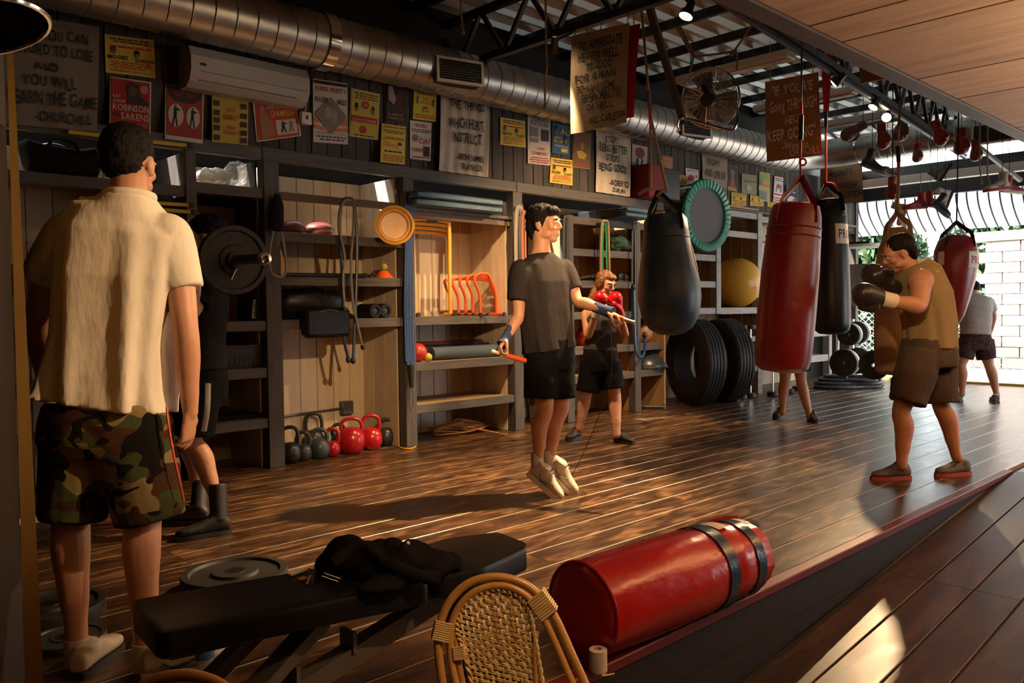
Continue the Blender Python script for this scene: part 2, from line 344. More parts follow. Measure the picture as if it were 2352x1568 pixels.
    def prism(s, poly, o, ux, uy, t):
        # polygon (2D list) extruded by vector t
        o = Vector(o); ux = Vector(ux); uy = Vector(uy); t = Vector(t); n = len(poly)
        vs = [o+ux*a+uy*b for a, b in poly] + [o+ux*a+uy*b+t for a, b in poly]
        return s.add(vs, [tuple(range(n-1, -1, -1)), tuple(range(n, 2*n))] + [(i, (i+1) % n, n+(i+1) % n, n+i) for i in range(n)])
    def mesh(s, name, mats_, off=V(0,0,0), smooth=True):
        me = bpy.data.meshes.new(name)
        me.from_pydata([tuple(p-off) for p in s.v], [], s.f)
        for m in (mats_ if isinstance(mats_, (list, tuple)) else [mats_]): me.materials.append(m)
        me.polygons.foreach_set('material_index', s.mi)
        bm = bmesh.new(); bm.from_mesh(me); bmesh.ops.recalc_face_normals(bm, faces=bm.faces); bm.to_mesh(me); bm.free()
        if smooth:
            me.polygons.foreach_set('use_smooth', [True]*len(me.polygons))
            try: me.set_sharp_from_angle(angle=math.radians(38))
            except Exception: pass
        me.update(); return me
    def build(s, name, mats_, parent=None, smooth=True, local=False, loc=None):
        off = V(0,0,0)
        if not local: off = root_loc(parent) if parent is not None else (Vector(loc) if loc is not None else V(0,0,0))
        me = s.mesh(name, mats_, off, smooth)
        o = bpy.data.objects.new(name, me); COL.objects.link(o)
        if parent is not None: o.parent = parent
        elif loc is not None: o.location = loc
        return o
def root_loc(o):
    while o.parent is not None: o = o.parent
    return Vector(o.location)
def tag(o, label=None, cat=None, group=None, kind=None):
    if label: o['label'] = label
    if cat: o['category'] = cat
    if group: o['group'] = group
    if kind: o['kind'] = kind
    return o
def thing(name, label, cat, loc=(0,0,0), group=None):
    o = bpy.data.objects.new(name, None); COL.objects.link(o); o.location = loc; o.empty_display_size = 0.1
    return tag(o, label, cat, group)
def struct(name, loc=(0,0,0)):
    o = bpy.data.objects.new(name, None); COL.objects.link(o); o.location = loc; o['kind'] = 'structure'; return o
def copy_tree(o, parent=None):
    c = o.copy(); COL.objects.link(c); c.parent = parent
    for ch in list(o.children): copy_tree(ch, c)
    return c
def inst(name, me, parent, loc, rot=None, scale=None):
    o = bpy.data.objects.new(name, me); COL.objects.link(o); o.parent = parent; o.location = loc
    if rot: o.rotation_euler = rot
    if scale: o.scale = scale
    return o
def dense(pts, k=6, closed=False):
    # Catmull-Rom resample
    pts = [Vector(p) for p in pts]; out = []; n = len(pts)
    for i in range(n if closed else n-1):
        p0 = pts[i-1] if (closed or i > 0) else pts[0]*2-pts[1]
        p1 = pts[i]; p2 = pts[(i+1) % n]
        p3 = pts[(i+2) % n] if (closed or i+2 < n) else p2*2-p1
        for j in range(k):
            t = j/k
            out.append(0.5*((2*p1)+(p2-p0)*t+(2*p0-5*p1+4*p2-p3)*t*t+(3*p1-p0-3*p2+p3)*t**3))
    if not closed: out.append(pts[-1])
    return out
_tex = {}
def clouds(size):
    if size not in _tex:
        t = bpy.data.textures.new('clouds', 'CLOUDS'); t.noise_scale = size; t.noise_depth = 2; _tex[size] = t
    return _tex[size]
def fuse(mb, name, mat, parent, voxel=0.008, smooth=6, disp=0.0, dsize=0.1, local=False):
    me = mb.mesh('tmp', mat, V(0,0,0), True)
    o = bpy.data.objects.new('tmp', me); COL.objects.link(o)
    m = o.modifiers.new('r', 'REMESH'); m.mode = 'VOXEL'; m.voxel_size = voxel; m.use_smooth_shade = True
    if smooth:
        m2 = o.modifiers.new('s', 'SMOOTH'); m2.factor = 0.5; m2.iterations = smooth
    if disp:
        m3 = o.modifiers.new('d', 'DISPLACE'); m3.texture = clouds(dsize); m3.strength = disp; m3.mid_level = 0.5; m3.texture_coords = 'LOCAL'
    dg = bpy.context.evaluated_depsgraph_get()
    nm = bpy.data.meshes.new_from_object(o.evaluated_get(dg)); nm.name = name
    bpy.data.objects.remove(o)
    nm.materials.clear(); nm.materials.append(mat)
    off = V(0,0,0) if local else (root_loc(parent) if parent else V(0,0,0))
    nm.transform(Matrix.Translation(-off))
    nm.polygons.foreach_set('use_smooth', [True]*len(nm.polygons))
    q = bpy.data.objects.new(name, nm); COL.objects.link(q)
    if parent is not None: q.parent = parent
    return q
# ------------------------------------------------------------------ lettering
_gl = {}
def glyph(ch):
    if ch not in _gl:
        cu = bpy.data.curves.new('g', 'FONT'); cu.body = ch; cu.resolution_u = 2; cu.offset = 0.016
        o = bpy.data.objects.new('g', cu); COL.objects.link(o)
        dg = bpy.context.evaluated_depsgraph_get(); me = bpy.data.meshes.new_from_object(o.evaluated_get(dg))
        vs = [v.co.copy() for v in me.vertices]; fs = [list(p.vertices) for p in me.polygons]
        bpy.data.objects.remove(o); bpy.data.curves.remove(cu)
        w = (max(v.x for v in vs)-min(v.x for v in vs)) if vs else 0.25
        x0 = min(v.x for v in vs) if vs else 0
        _gl[ch] = ([(v.x-x0, v.y) for v in vs], fs, w); bpy.data.meshes.remove(me)
    return _gl[ch]
def letters(txt, hand=0.0, rnd=None):
    """2D glyph polygons of a line, normalised so caps are 1 high; returns verts, faces, width"""
    x = 0; vs = []; fs = []
    for ch in txt:
        if ch == ' ': x += 0.36; continue
        g, f, w = glyph(ch); a = (rnd.uniform(-1, 1)*hand*0.16 if hand else 0); dy = (rnd.uniform(-1, 1)*hand*0.07 if hand else 0); sc = 1+(rnd.uniform(-1, 1)*hand*0.12 if hand else 0)
        b = len(vs); ca, sa = math.cos(a), math.sin(a)
        for (px, py) in g:
            px -= w/2; py -= 0.35
            vs.append((x+w/2+(px*ca-py*sa)*sc, 0.35+dy+(px*sa+py*ca)*sc))
        for q in f: fs.append([b+i for i in q])
        x += w+0.09
    k = 1/0.7
    return [(a*k, b*k) for a, b in vs], fs, max(x-0.09, 0.01)*k
def hat(c, u, v):
    """bilinear on corners TL,TR,BR,BL; v measured downward"""
    return (c[0]*(1-u)+c[1]*u)*(1-v) + (c[3]*(1-u)+c[2]*u)*v
def put_text(mb, c, n, txt, u0, v0, u1, v1, hand=0.0, rnd=None, fit=True, off=0.002):
    vs, fs, w = letters(txt, hand, rnd)
    if not vs: return
    pts = [hat(c, u0+(u1-u0)*x/w, v1+(v0-v1)*y) + n*off for x, y in vs]
    mb.add(pts, fs)
def put_rect(mb, c, n, u0, v0, u1, v1, off=0.0012):
    mb.add([hat(c, u0, v0)+n*off, hat(c, u1, v0)+n*off, hat(c, u1, v1)+n*off, hat(c, u0, v1)+n*off], [(0, 1, 2, 3)])
def put_ell(mb, c, n, u, v, ru, rv, off=0.0014, k=18):
    mb.add([hat(c, u+ru*math.cos(2*PI*i/k), v+rv*math.sin(2*PI*i/k))+n*off for i in range(k)], [tuple(range(k))])
def put_poly(mb, c, n, pts, off=0.0016):
    mb.add([hat(c, u, v)+n*off for u, v in pts], [tuple(range(len(pts)))])
# ================================================================== floor
EDGE_Y, RAMP_X, RAMP_K, LOW = 1.77, 6.70, 0.0892, -0.5
FLAT_X = RAMP_X + LOW/RAMP_K
PW = 0.2085
def plank_mesh(L, w, t=0.03, c=0.002):
    mb = MB(); h = w/2
    poly = [(-h, -t), (h, -t), (h, -c), (h-c*1.3, 0), (-h+c*1.3, 0), (-h, -c)]
    mb.prism(poly, (0, 0, 0), Y_, Z_, X_*L); return mb
flo = struct('floor')
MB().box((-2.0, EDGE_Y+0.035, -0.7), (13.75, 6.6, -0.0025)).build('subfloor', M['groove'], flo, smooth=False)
_pm = {}
def plank(parent, mat, key, L, x, y, z=0.0, rot=0.0, w=PW-0.010):
    k = (mat, round(L, 3), round(w, 3))
    if k not in _pm: _pm[k] = plank_mesh(L, w).mesh('plank', M[mat], smooth=False)
    o = inst('plank', _pm[k], parent, (x, y, z))
    if rot: o.rotation_euler = (0, -rot, 0)
    return o
rows = int((6.5-EDGE_Y-0.045)/PW)+1
for i in range(rows):
    y = EDGE_Y+0.048+PW*(i+0.5); g = i//6; x = -2.0; off = [0.4, 1.62, 1.05, 2.2][g % 4]
    cuts = [-2.0]+[c for c in [off-2.44+2.44*k for k in range(8)] if -1.9 < c < 13.6]+[13.75]
    for a, b in zip(cuts, cuts[1:]): plank(flo, 'floor', 0, b-a-0.004, a+0.002, y)
# red painted edge strip and the fascia below it
e = MB().cbox((-2.0, EDGE_Y-0.012, -0.035), (RAMP_X, EDGE_Y+0.045, 0.004), 0.004).build('edge_strip', M['redpaint'], flo, smooth=False)
pl = struct('trim_1')
def ramp_z(x): return LOW if x < FLAT_X else min(0.0, -(RAMP_X-x)*RAMP_K)
mb = MB(); mb.prism([(-2.0, LOW-0.05), (FLAT_X, LOW-0.05), (RAMP_X-0.45, -0.04), (-2.0, -0.04)], (0, EDGE_Y+0.01, 0), X_, Z_, Y_*0.03); mb.build('fascia_board', M['fascia'], pl, smooth=False)
mb = MB(); mb.prism([(-2.0, LOW-0.05), (FLAT_X, LOW-0.05), (RAMP_X-2.4, -0.20), (-2.0, -0.20)], (0, EDGE_Y-0.004, 0), X_, Z_, Y_*0.02); mb.build('fascia_board', M['fascia'], pl, smooth=False)
# ramp and lower floor
rf = struct('floor_ramp')
mb = MB(); mb.prism([(-2.0, LOW-0.2), (13.75, LOW-0.2), (13.75, -0.012), (RAMP_X, -0.012), (FLAT_X, LOW-0.012), (-2.0, LOW-0.012)], (0, -3.5, 0), X_, Z_, Y_*(3.5+EDGE_Y)); mb.build('subfloor', M['dark'], rf, smooth=False)
ang = math.atan(RAMP_K); rl = (RAMP_X-FLAT_X)/math.cos(ang)
for i in range(26):
    y = EDGE_Y-0.03-PW*(i+0.5)
    if y < -3.5: break
    plank(rf, 'ramp', 1, FLAT_X+2.0, -2.0, y, LOW)
    s = [0.9, 2.0, 1.4][(i//6) % 3]; cuts = [0.0, s, min(s+2.44, rl-0.2), rl]
    for a, b in zip(cuts, cuts[1:]):
        plank(rf, 'ramp', 1, b-a-0.004, FLAT_X+a*math.cos(ang), y, LOW+a*math.sin(ang), ang)
    for a, b in ((RAMP_X, 8.2), (8.2, 10.64), (10.64, 13.75)): plank(rf, 'ramp', 1, b-a-0.004, a, y, 0.0)

# ================================================================== upper wall of boards
WY = 5.95
wl = struct('wall_left')
MB().box((-2.0, WY+0.02, 2.40), (13.75, WY+0.10, 3.22)).build('sheathing', M['dark'], wl, smooth=False)
bw = 0.142; bm_ = MB().cbox((-bw/2+0.003, 0, 0), (bw/2-0.003, 0.02, 0.78), 0.004).mesh('board', M['wallboard'], smooth=False)
x = 0.9
while x < 13.6:
    inst('board', bm_, wl, (x, WY+random.uniform(-0.002, 0.003), 2.43)); x += bw
tr = struct('trim_2')
for a, b in ((-0.2, 3.06), (3.06, 5.78), (5.78, 8.25)):
    MB().cbox((a+0.002, WY-0.065, 2.37), (b-0.002, WY-0.005, 2.47), 0.004).build('rail_board', M['trim'], tr, smooth=False)
MB().cbox((8.25, WY-0.06, 2.50), (13.7, WY-0.005, 2.53), 0.004).build('rail_board', M['trim'], tr, smooth=False)
# wall behind the shelves, and the far walls that close the room
MB().box((-2.0, 6.56, -0.1), (13.75, 6.62, 3.3)).build('wall_back', M['dark'], None, smooth=False)['kind'] = 'structure'
MB().box((-2.1, -3.6, -0.7), (-2.0, 6.6, 4.2)).build('wall_near', M['pillar'], None, smooth=False)['kind'] = 'structure'
wr_ = struct('wall_right'); MB().box((-2.0, -3.6, -0.7), (10.0, -3.5, 2.5)).build('panel', M['pillar'], wr_, smooth=False); MB().box((10.0, -3.6, 2.1), (13.75, -3.5, 2.5)).build('added_opening_lintel', M['beam'], wr_, smooth=False)  # unseen wall; its far end is opened to add daylight inside
MB().box((-2.0, 1.80, 2.62), (13.75, 1.86, 4.0)).build('wall_loft', M['pillar'], None, smooth=False)['kind'] = 'structure'
MB().box((-2.0, 6.0, 3.22), (11.0, 6.1, 4.0)).build('wall_eave', M['dark'], None, smooth=False)['kind'] = 'structure'
we = struct('wall_end')
MB().box((13.75, -3.6, 2.92), (13.85, 6.6, 3.42)).build('header_board', M['steel'], we, smooth=False)
MB().box((13.75, -3.6, 0.0), (13.85, -0.4, 2.92)).build('side_panel', M['pillar'], we, smooth=False)
MB().box((13.75, 5.95, 0.0), (13.85, 6.6, 2.92)).build('side_panel', M['wallboard'], we, smooth=False)
MB().box((13.70, -0.4, 0.0), (13.86, 5.95, 0.035)).build('door_sill', pmat('brass_sill', (0.45, 0.30, 0.06), 0.4), we, smooth=False)
MB().cbox((12.72, 1.8, 3.00), (12.86, 5.9, 3.12), 0.006).build('header_rail', M['whitemetal'], we, smooth=False)
MB().box((11.0, 5.99, 3.22), (13.75, 6.03, 3.45)).build('eave_strip', M['steel'], we, smooth=False)

# ================================================================== roof, ceiling
RZ = 3.92
ce = struct('ceiling')
y = 1.86
while y < 6.55:
    y1 = min(y+0.9, 6.6); mb = MB(); prof = []
    q = y
    while q < y1-0.01:
        prof += [(q, 0), (q+0.12, 0), (q+0.16, 0.05), (q+0.26, 0.05), (q+0.30, 0)]; q += 0.30
    prof = [(min(a, y1), b) for a, b in prof]
    n = len(prof)
    for xa, xb, m in ((-2.0, 5.0, 'roof'), (5.0, 8.5, 'roof_mid'), (8.5, 15.1, 'roof_far')):  # mid and far pans pass added daylight; opaque ribs draw the stripes
        mb = MB(); P_ = [(xx, p, RZ+q+(0.003 if xx > xa else 0)) for xx in (xa, xb+0.06) for p, q in prof]
        mb.m = 0; mb.add(P_, [(i, i+1, n+i+1, n+i) for i in range(n-1) if i % 5 in (0, 4)]); mb.m = 1; mb.add(P_, [(i, i+1, n+i+1, n+i) for i in range(n-1) if i % 5 not in (0, 4)]); mb.build('roof_sheet', [M[m], M['roof']], ce, smooth=False)
    y = y1
# plywood soffit over the seating side
pc = struct('ceiling_soffit'); cuts = [-2.0, -0.6, 0.6, 1.75, 2.95, 3.58, 3.91, 4.86, 5.5, 6.72, 7.94, 9.16, 10.4, 11.6, 12.8, 13.75]
for a, b in zip(cuts, cuts[1:]):
    MB().cbox((a+0.005, -3.5, 2.455), (b-0.005, 1.765, 2.475), 0.004).build('panel', M['ceilwood'], pc, smooth=False)
MB().box((-2.0, -3.5, 2.476), (13.75, 1.8, 2.52)).build('backing', M['dark'], pc, smooth=False)
for a in cuts[1:-1]: MB().box((a-0.0055, -3.5, 2.4542), (a+0.0055, 1.765, 2.47)).build('seam_strip', pmat('seam_filler', (0.10, 0.04, 0.02), 0.8), pc, smooth=False)
MB().cbox((-2.0, 1.766, 2.445), (13.75, 1.875, 2.70), 0.006).build('edge_beam', M['beam'], pc, smooth=False)
# trusses and purlins
def truss(name, a, b, h, n, w=0.05, horiz=True):
    a, b = Vector(a), Vector(b); t = struct(name, tuple(a)); ref = Z_
    for k, z in (('bottom_chord', 0), ('top_chord', h)):
        MB().bar(a+Z_*z, b+Z_*z, w, 0.06, ref).build(k, M['steel'], t, smooth=False)
    for i in range(n):
        p = a.lerp(b, i/n); q = a.lerp(b, (i+0.5)/n); r = a.lerp(b, (i+1)/n)
        MB().bar(p+Z_*h, q, 0.035, 0.035).build('web_bar', M['steel'], t, smooth=False)
        MB().bar(q, r+Z_*h, 0.035, 0.035).build('web_bar', M['steel'], t, smooth=False)
    return t
truss('roof_truss', (4.98, 1.9, 3.42), (4.98, 6.1, 3.42), 0.42, 7, 0.06)
truss('roof_truss', (1.9, 1.9, 3.42), (1.9, 6.1, 3.42), 0.42, 7, 0.06)
truss('roof_truss', (11.95, 1.9, 3.55), (11.95, 6.3, 3.55), 0.33, 7, 0.05)
G0, G1 = at_z(1760, 52, 3.30), at_z(2114, 285, 3.30)
gd = (G1-G0).normalized(); G0 = G0 - gd*2.2; G1 = G1 + gd*2.5
gt = truss('girder_truss', G0, G1, 0.42, 15, 0.06)
MB().bar(G0-Z_*0.06, G1-Z_*0.06, 0.04, 0.03, Z_).build('light_track', M['steel'], gt, smooth=False)
for i, xx in enumerate((0.3, 3.4, 4.55, 5.9, 6.6, 7.34, 8.0, 8.84, 9.7, 10.5, 11.3, 12.3, 13.2)):
    p = struct('purlin'); MB().box((xx-0.022, 1.88, RZ-0.085), (xx+0.022, 6.5, RZ-0.003)).build('purlin_bar', M['steel'], p, smooth=False)
p = struct('brace_1'); MB().bar(at_d(1490, 10, 6.3), at_d(1570, 282, 6.9), 0.05, 0.05).build('brace_bar', M['steel'], p, smooth=False)
p = struct('brace_2'); MB().bar(at_x(2240, 330, 11.9), at_x(2345, 415, 12.4), 0.06, 0.04).build('brace_bar', M['whitemetal'], p, smooth=False)

# ================================================================== ducts
def duct_body(mb, pts, R, step=0.155):
    pts = [Vector(p) for p in pts]; dense_pts = []; rad = []; acc = 0
    for a, b in zip(pts, pts[1:]):
        L = (b-a).length; k = max(1, int(round(L/step)))
        for i in range(k):
            for f, r in ((0.0, R), (0.45, R*0.998), (0.9, R), (0.94, R+0.006), (0.98, R)):
                dense_pts.append(a.lerp(b, (i+f)/k)); rad.append(r)
    dense_pts.append(pts[-1]); rad.append(R)
    mb.tube(dense_pts, rad, 32)
def register(parent, c, ux, uz, n, w, h, dep=0.12):
    mb = MB(); mb.m = 0
    fr = 0.022
    for (a0, b0, a1, b1) in ((-w/2, h/2-fr, w/2, h/2), (-w/2, -h/2, w/2, -h/2+fr), (-w/2, -h/2+fr, -w/2+fr, h/2-fr), (w/2-fr, -h/2+fr, w/2, h/2-fr)):
        mb.obox(c+ux*((a0+a1)/2)+uz*((b0+b1)/2), (ux, uz, n), ((a1-a0)/2, (b1-b0)/2, 0.012))
    rg = mb.build('register_frame', M['whitemetal'], parent, smooth=False)
    MB().obox(c-n*(dep/2+0.02), (ux, uz, n), (w/2-0.012, h/2-0.012, dep/2)).build('register_box', M['steel'], rg, smooth=False)
    mb = MB(); k = 10
    for i in range(1, k):
        mb.obox(c+uz*(-h/2+h*i/k), (ux, uz, n), (w/2-fr, 0.0035, 0.008))
    for i in range(1, 16):
        mb.obox(c+ux*(-w/2+w*i/16), (ux, uz, n), (0.002, h/2-fr, 0.006))
    g = mb.build('grille', M['iron'], rg, smooth=False)
    return rg
DY, DZ, DR = 5.60, 3.27, 0.20
du = thing('air_duct', 'large round spiral galvanised duct running along the top of the poster wall', 'duct', (1.0, DY, DZ-DR))
mb = MB(); duct_body(mb, [(-1.0, DY, DZ), (3.43, DY, DZ)], DR); mb.build('section', M['duct'], du)
mb = MB(); duct_body(mb, [(3.43, DY, DZ), (10.75, DY, DZ)], DR); mb.build('section', M['duct'], du)
MB().lathe([(DR+0.001, -0.05), (DR+0.016, -0.045), (DR+0.016, 0.045), (DR+0.001, 0.05)], 36, (3.43, DY, DZ), X_).build('collar', M['chrome'], du)
for px, py in ((1057, 164), (1600, 293)):
    c = at_y(px, py, DY-DR-0.06); n = Vector((-0.25, -1, 0.05)).normalized(); ux = Vector((1, -0.25, 0)).normalized()
    register(du, c, ux, n.cross(ux)*-1 if n.cross(ux).z < 0 else n.cross(ux), n, 0.44, 0.21)
dx = thing('air_duct', 'round galvanised duct crossing the room overhead with gloves and shoes hung before it', 'duct', (11.4, 3.5, 3.15))
CX, CZ, CR = 11.45, 3.37, 0.186
el = [Vector((10.75, DY, DZ))]+[Vector((10.75+0.7*math.sin(a), DY-0.7*(1-math.cos(a)), DZ+(CZ-DZ)*a/(PI/2))) for a in [PI/2*i/5 for i in range(1, 6)]]
mb = MB(); mb.tube(dense(el, 2), 0.195, 32); mb.build('elbow', M['duct'], dx)
mb = MB(); duct_body(mb, [(CX, DY-0.7, CZ), (CX, 1.9, CZ)], CR); mb.build('section', M['duct'], dx)
MB().torus((CX, DY-0.7, CZ), Y_, CR+0.004, 0.014, 36, 6).build('collar', M['chrome'], dx)
c = at_x(2290, 303, CX-CR-0.03); register(dx, c, Vector((0, -1, 0)), Z_, Vector((-1, 0, 0)), 0.56, 0.25, 0.08)

# ================================================================== shelving bays
SF, SB = 5.88, 6.50
_bb = {}
def back_boards(t, x0, x1, z0, z1, mat='cream', w=0.165, yy=SB):
    n = max(1, int(round((x1-x0)/w))); w = (x1-x0)/n; k = (mat, round(w, 4), z0, z1)
    if k not in _bb: _bb[k] = MB().cbox((-w/2+0.002, 0, z0), (w/2-0.002, 0.018, z1), 0.005).mesh('board', M[mat], smooth=False)
    o0 = root_loc(t)
    for i in range(n): inst('board', _bb[k], t, Vector((x0+w*(i+0.5), yy, 0))-o0)
def side_boards(t, x, z0, z1, mat='cream', yf=SF+0.09):
    n = 3; w = (SB-yf)/n; k = (mat, 'side', z0, z1, round(yf, 3))
    if k not in _bb: _bb[k] = MB().cbox((-0.008, -w/2+0.002, z0), (0.008, w/2-0.002, z1), 0.003).mesh('side_board', M[mat], smooth=False)
    for i in range(n): inst('side_board', _bb[k], t, Vector((x, yf+w*(i+0.5), 0))-root_loc(t))
def shelf(t, x0, x1, ztop, rail=0.075, mat='shelfwood', railmat='trim', sf=SF):
    MB().box((x0, sf+0.03, ztop-0.02), (x1, SB, ztop)).build('shelf', M[mat], t, smooth=False)
    MB().cbox((x0, sf, ztop-rail), (x1, sf+0.03, ztop+0.002), 0.003).build('rail', M[railmat], t, smooth=False)
def post(t, x0, x1, z1=2.37, mat='post', y0=None, z0=0.0):
    MB().cbox((x0, (y0 or SF-0.012), z0), (x1, SF+0.09, z1), 0.004).build('post', M[mat], t, smooth=False)
def bay(label, x0): return thing('shelving_unit', label, 'shelves', (x0, SF, 0), 'built-in shelves along the poster wall')
A = bay('dark shelf bay behind the man in the white shirt, holding a black duffel bag', 1.2)
back_boards(A, 0.9, 2.46, 0, 2.37); back_boards(A, 2.54, 3.06, 0, 2.37)
for z in (2.11, 1.52, 1.10, 0.75, 0.38): shelf(A, 0.6, 2.46, z)
for z in (2.15, 1.14, 0.78, 0.39): shelf(A, 2.54, 3.06, z)
post(A, 2.46, 2.54); side_boards(A, 2.5, 0, 2.37, 'post'); side_boards(A, 3.05, 0, 1.1); side_boards(A, 3.05, 1.1, 2.37, 'post')  # dark boards here paint in the shade; only the lower right ones stay cream
B = bay('shelf bay with hanging rubber tubes above a row of kettlebells', 3.1)
post(B, 3.06, 3.19); back_boards(B, 3.19, 4.37, 0, 2.37); side_boards(B, 3.20, 0, 2.37); side_boards(B, 4.36, 0, 2.37)
MB().cbox((3.19, SF+0.05, 2.085), (4.37, SF+0.08, 2.15), 0.003).build('rail', pmat('brown_rail', (0.13, 0.07, 0.04), 0.6), B, smooth=False)
for z in (1.83, 1.49, 1.145): shelf(B, 3.19, 4.37, z)
Cb = bay('shelf bay stocked with yellow and orange hurdles and foam rollers', 4.4)
post(Cb, 4.37, 4.49); back_boards(Cb, 4.49, 5.71, 0, 2.37); side_boards(Cb, 5.70, 0, 2.1); side_boards(Cb, 4.50, 0, 2.1)
MB().cbox((4.49, SF+0.03, 2.03), (5.71, SF+0.06, 2.10), 0.003).build('rail', pmat('brown_rail', (0.13, 0.07, 0.04), 0.6), Cb, smooth=False)
shelf(Cb, 4.49, 5.71, 2.12, 0.03)
for z in (1.15, 0.74, 0.36): shelf(Cb, 4.49, 5.71, z)
post(Cb, 5.71, 5.84)
D = bay('tall cubby shelves with plywood backs behind the woman in red gloves', 6.0)
back_boards(D, 5.84, 6.49, 0, 2.37, 'cream'); back_boards(D, 6.6, 8.22, 0, 2.37, 'ply', 0.4)
post(D, 6.49, 6.60, 2.2); post(D, 7.65, 7.76, 2.2); side_boards(D, 6.55, 0, 2.2, 'ply'); side_boards(D, 7.70, 0, 2.2, 'ply')
for z in (2.19, 1.85, 1.51, 1.17, 0.79, 0.48): shelf(D, 6.60, 7.65, z, 0.078, 'ply', 'trim'); shelf(D, 7.76, 8.2, z, 0.078, 'ply', 'trim')
for z in (0.79, 0.45): shelf(D, 5.84, 6.49, z)
MB().box((8.20, SF-0.02, 0), (8.23, SB, 2.36)).build('end_panel', M['ply'], D, smooth=False)
E = bay('shelf bay of grey-painted rails around the big yellow exercise ball', 9.4)
GP = 'greypaint'; M[GP] = pmat('worn_grey_paint', (0.34, 0.31, 0.30), 0.55, c2=(0.24, 0.21, 0.2), scale=3, stretch=(1, 6, 6), contrast=(0.4, 0.75))
back_boards(E, 8.23, 9.37, 0, 2.5, 'ply', 0.4); back_boards(E, 9.48, 10.42, 0, 2.5, 'ply', 0.32)
post(E, 9.37, 9.48, 2.43, GP, None, 1.12); post(E, 10.42, 10.54, 2.5, GP); side_boards(E, 9.42, 1.12, 2.4, 'ply'); side_boards(E, 10.48, 0, 2.45, 'ply')
for z in (1.88, 1.54, 1.2): shelf(E, 8.23, 9.37, z, 0.08, 'ply', GP)
for z in (2.49, 2.22): shelf(E, 8.9, 10.42, z, 0.08, 'ply', GP)
shelf(E, 9.48, 10.42, 1.2, 0.085, 'ply', GP)
for z in (0.8, 0.39): shelf(E, 9.9, 10.42, z, 0.07, 'ply', GP)
MB().box((8.3, SF-0.02, 2.53), (10.42, SB, 2.55)).build('top_shelf', M['ply'], E, smooth=False)
F_ = bay('low pale shelf bay beside the rack of weight plates', 11.0)
back_boards(F_, 10.54, 12.9, 0, 2.5, 'cream', 0.2)
for z in (2.46, 2.2): shelf(F_, 10.54, 11.6, z, 0.08, 'ply', GP)
for z in (0.84, 0.45): shelf(F_, 10.54, 12.6, z, 0.10, GP, GP)
post(F_, 12.6, 12.7, 0.9, GP)

# ================================================================== outside the open end
gr = struct('ground_outside'); MB().box((13.86, -12, -0.12), (40, 25, -0.02)).build('paving_slab', M['pave'], gr, smooth=False); MB().box((-4, -14, -0.12), (13.86, -3.61, -0.02)).build('paving_slab', M['pave'], gr, smooth=False)
gw = thing('garden_wall', 'pale sunlit block wall beyond the open end of the gym', 'wall', (17.5, 2, -0.02))
blk = MB().cbox((0, -0.29, 0), (0.2, 0.29, 0.19), 0.008).mesh('block', M['brickwall'], smooth=False)
for r in range(12):
    for i in range(22):
        inst('block', blk, gw, Vector((17.5, 5.1-0.6*i-(0.3 if r % 2 else 0), 0.2*r))-root_loc(gw))
MB().cbox((17.45, -8.5, 2.4), (17.75, 5.4, 2.58), 0.01).build('coping', M['pave'], gw, smooth=False)
leaf_cols = [pmat('leaf_a', (0.035, 0.075, 0.026), 0.6), pmat('leaf_b', (0.02, 0.05, 0.015), 0.6), pmat('leaf_c', (0.075, 0.115, 0.045), 0.6)]
def shrub(loc, rx, ry, rz, n, label, size=0.125):
    t = thing('shrub', label, 'shrub', loc, 'hedge beyond the open end'); mb = MB(); loc = Vector(loc)
    for i in range(n):
        d = Vector((random.gauss(0, 1), random.gauss(0, 1), random.gauss(0, 1))).normalized(); k = random.uniform(0.45, 1.0)
        c = loc+V(0, 0, rz)+Vector((d.x*rx*k, d.y*ry*k, d.z*rz*k))
        a, b, _ = basis(Vector((random.uniform(-1, .3), random.uniform(-1, 1), random.uniform(0, 1))), Vector((random.random(), random.random(), random.random())))
        s = size*random.uniform(0.6, 1.3); mb.m = random.choice((0, 0, 1, 2))
        mb.add([c-a*s, c-b*s*0.5+a*s*0.1, c+a*s, c+b*s*0.5+a*s*0.1], [(0, 1, 2, 3)])
    o = mb.build('foliage', leaf_cols, t, smooth=False); o['kind'] = 'stuff'
    MB().tube([loc, loc+V(0.05, 0, rz)], [0.05, 0.03], 6).build('stem', M['pillar'], t)
for i, (x, y, rx, ry, rz, lab) in enumerate((
    (16.4, 8.9, 0.6, 1.1, 1.5, 'bushy shrub seen just right of the black heavy bag'),
    (16.4, 6.6, 0.6, 0.9, 1.7, 'bushy shrub seen behind the boxer in the khaki tank top'),
    (18.9, 5.3, 0.8, 1.2, 2.0, 'shrub rising over the garden wall behind the red teardrop bag'),
    (18.9, 2.6, 0.8, 1.2, 2.1, 'shrub rising over the garden wall at the right edge'),
    (18.6, 9.5, 0.9, 1.6, 2.2, 'tall shrub at the left end of the hedge'))):
    shrub((x, y, -0.02), rx, ry, rz, 4200, lab)
aw = thing('awning', 'pale corrugated awning with dark curved ribs over the open end', 'awning', (13.95, 3, 2.5))
def awp(v, y): return V(13.95+0.50*v*v, y, 2.93-0.52*v)
mb = MB(); mb.grid(lambda u, v: awp(v, 6.2-7.0*u), 30, 8); ob = mb.build('sheet', M['awning'], aw)
rm = MB().tube([awp(i/8, 0)-V(0.012, 0, 0) for i in range(9)], 0.012, 5).mesh('rib', M['steel'], smooth=True)
for i in range(46): inst('rib', rm, aw, V(0, 6.15-0.152*i, 0)-V(13.95, 3, 2.5))
fn = thing('chain_link_fence', 'pale chain link fence panel outside behind the weight plates', 'fence', (15.5, 7.0, -0.02))
mb = MB()
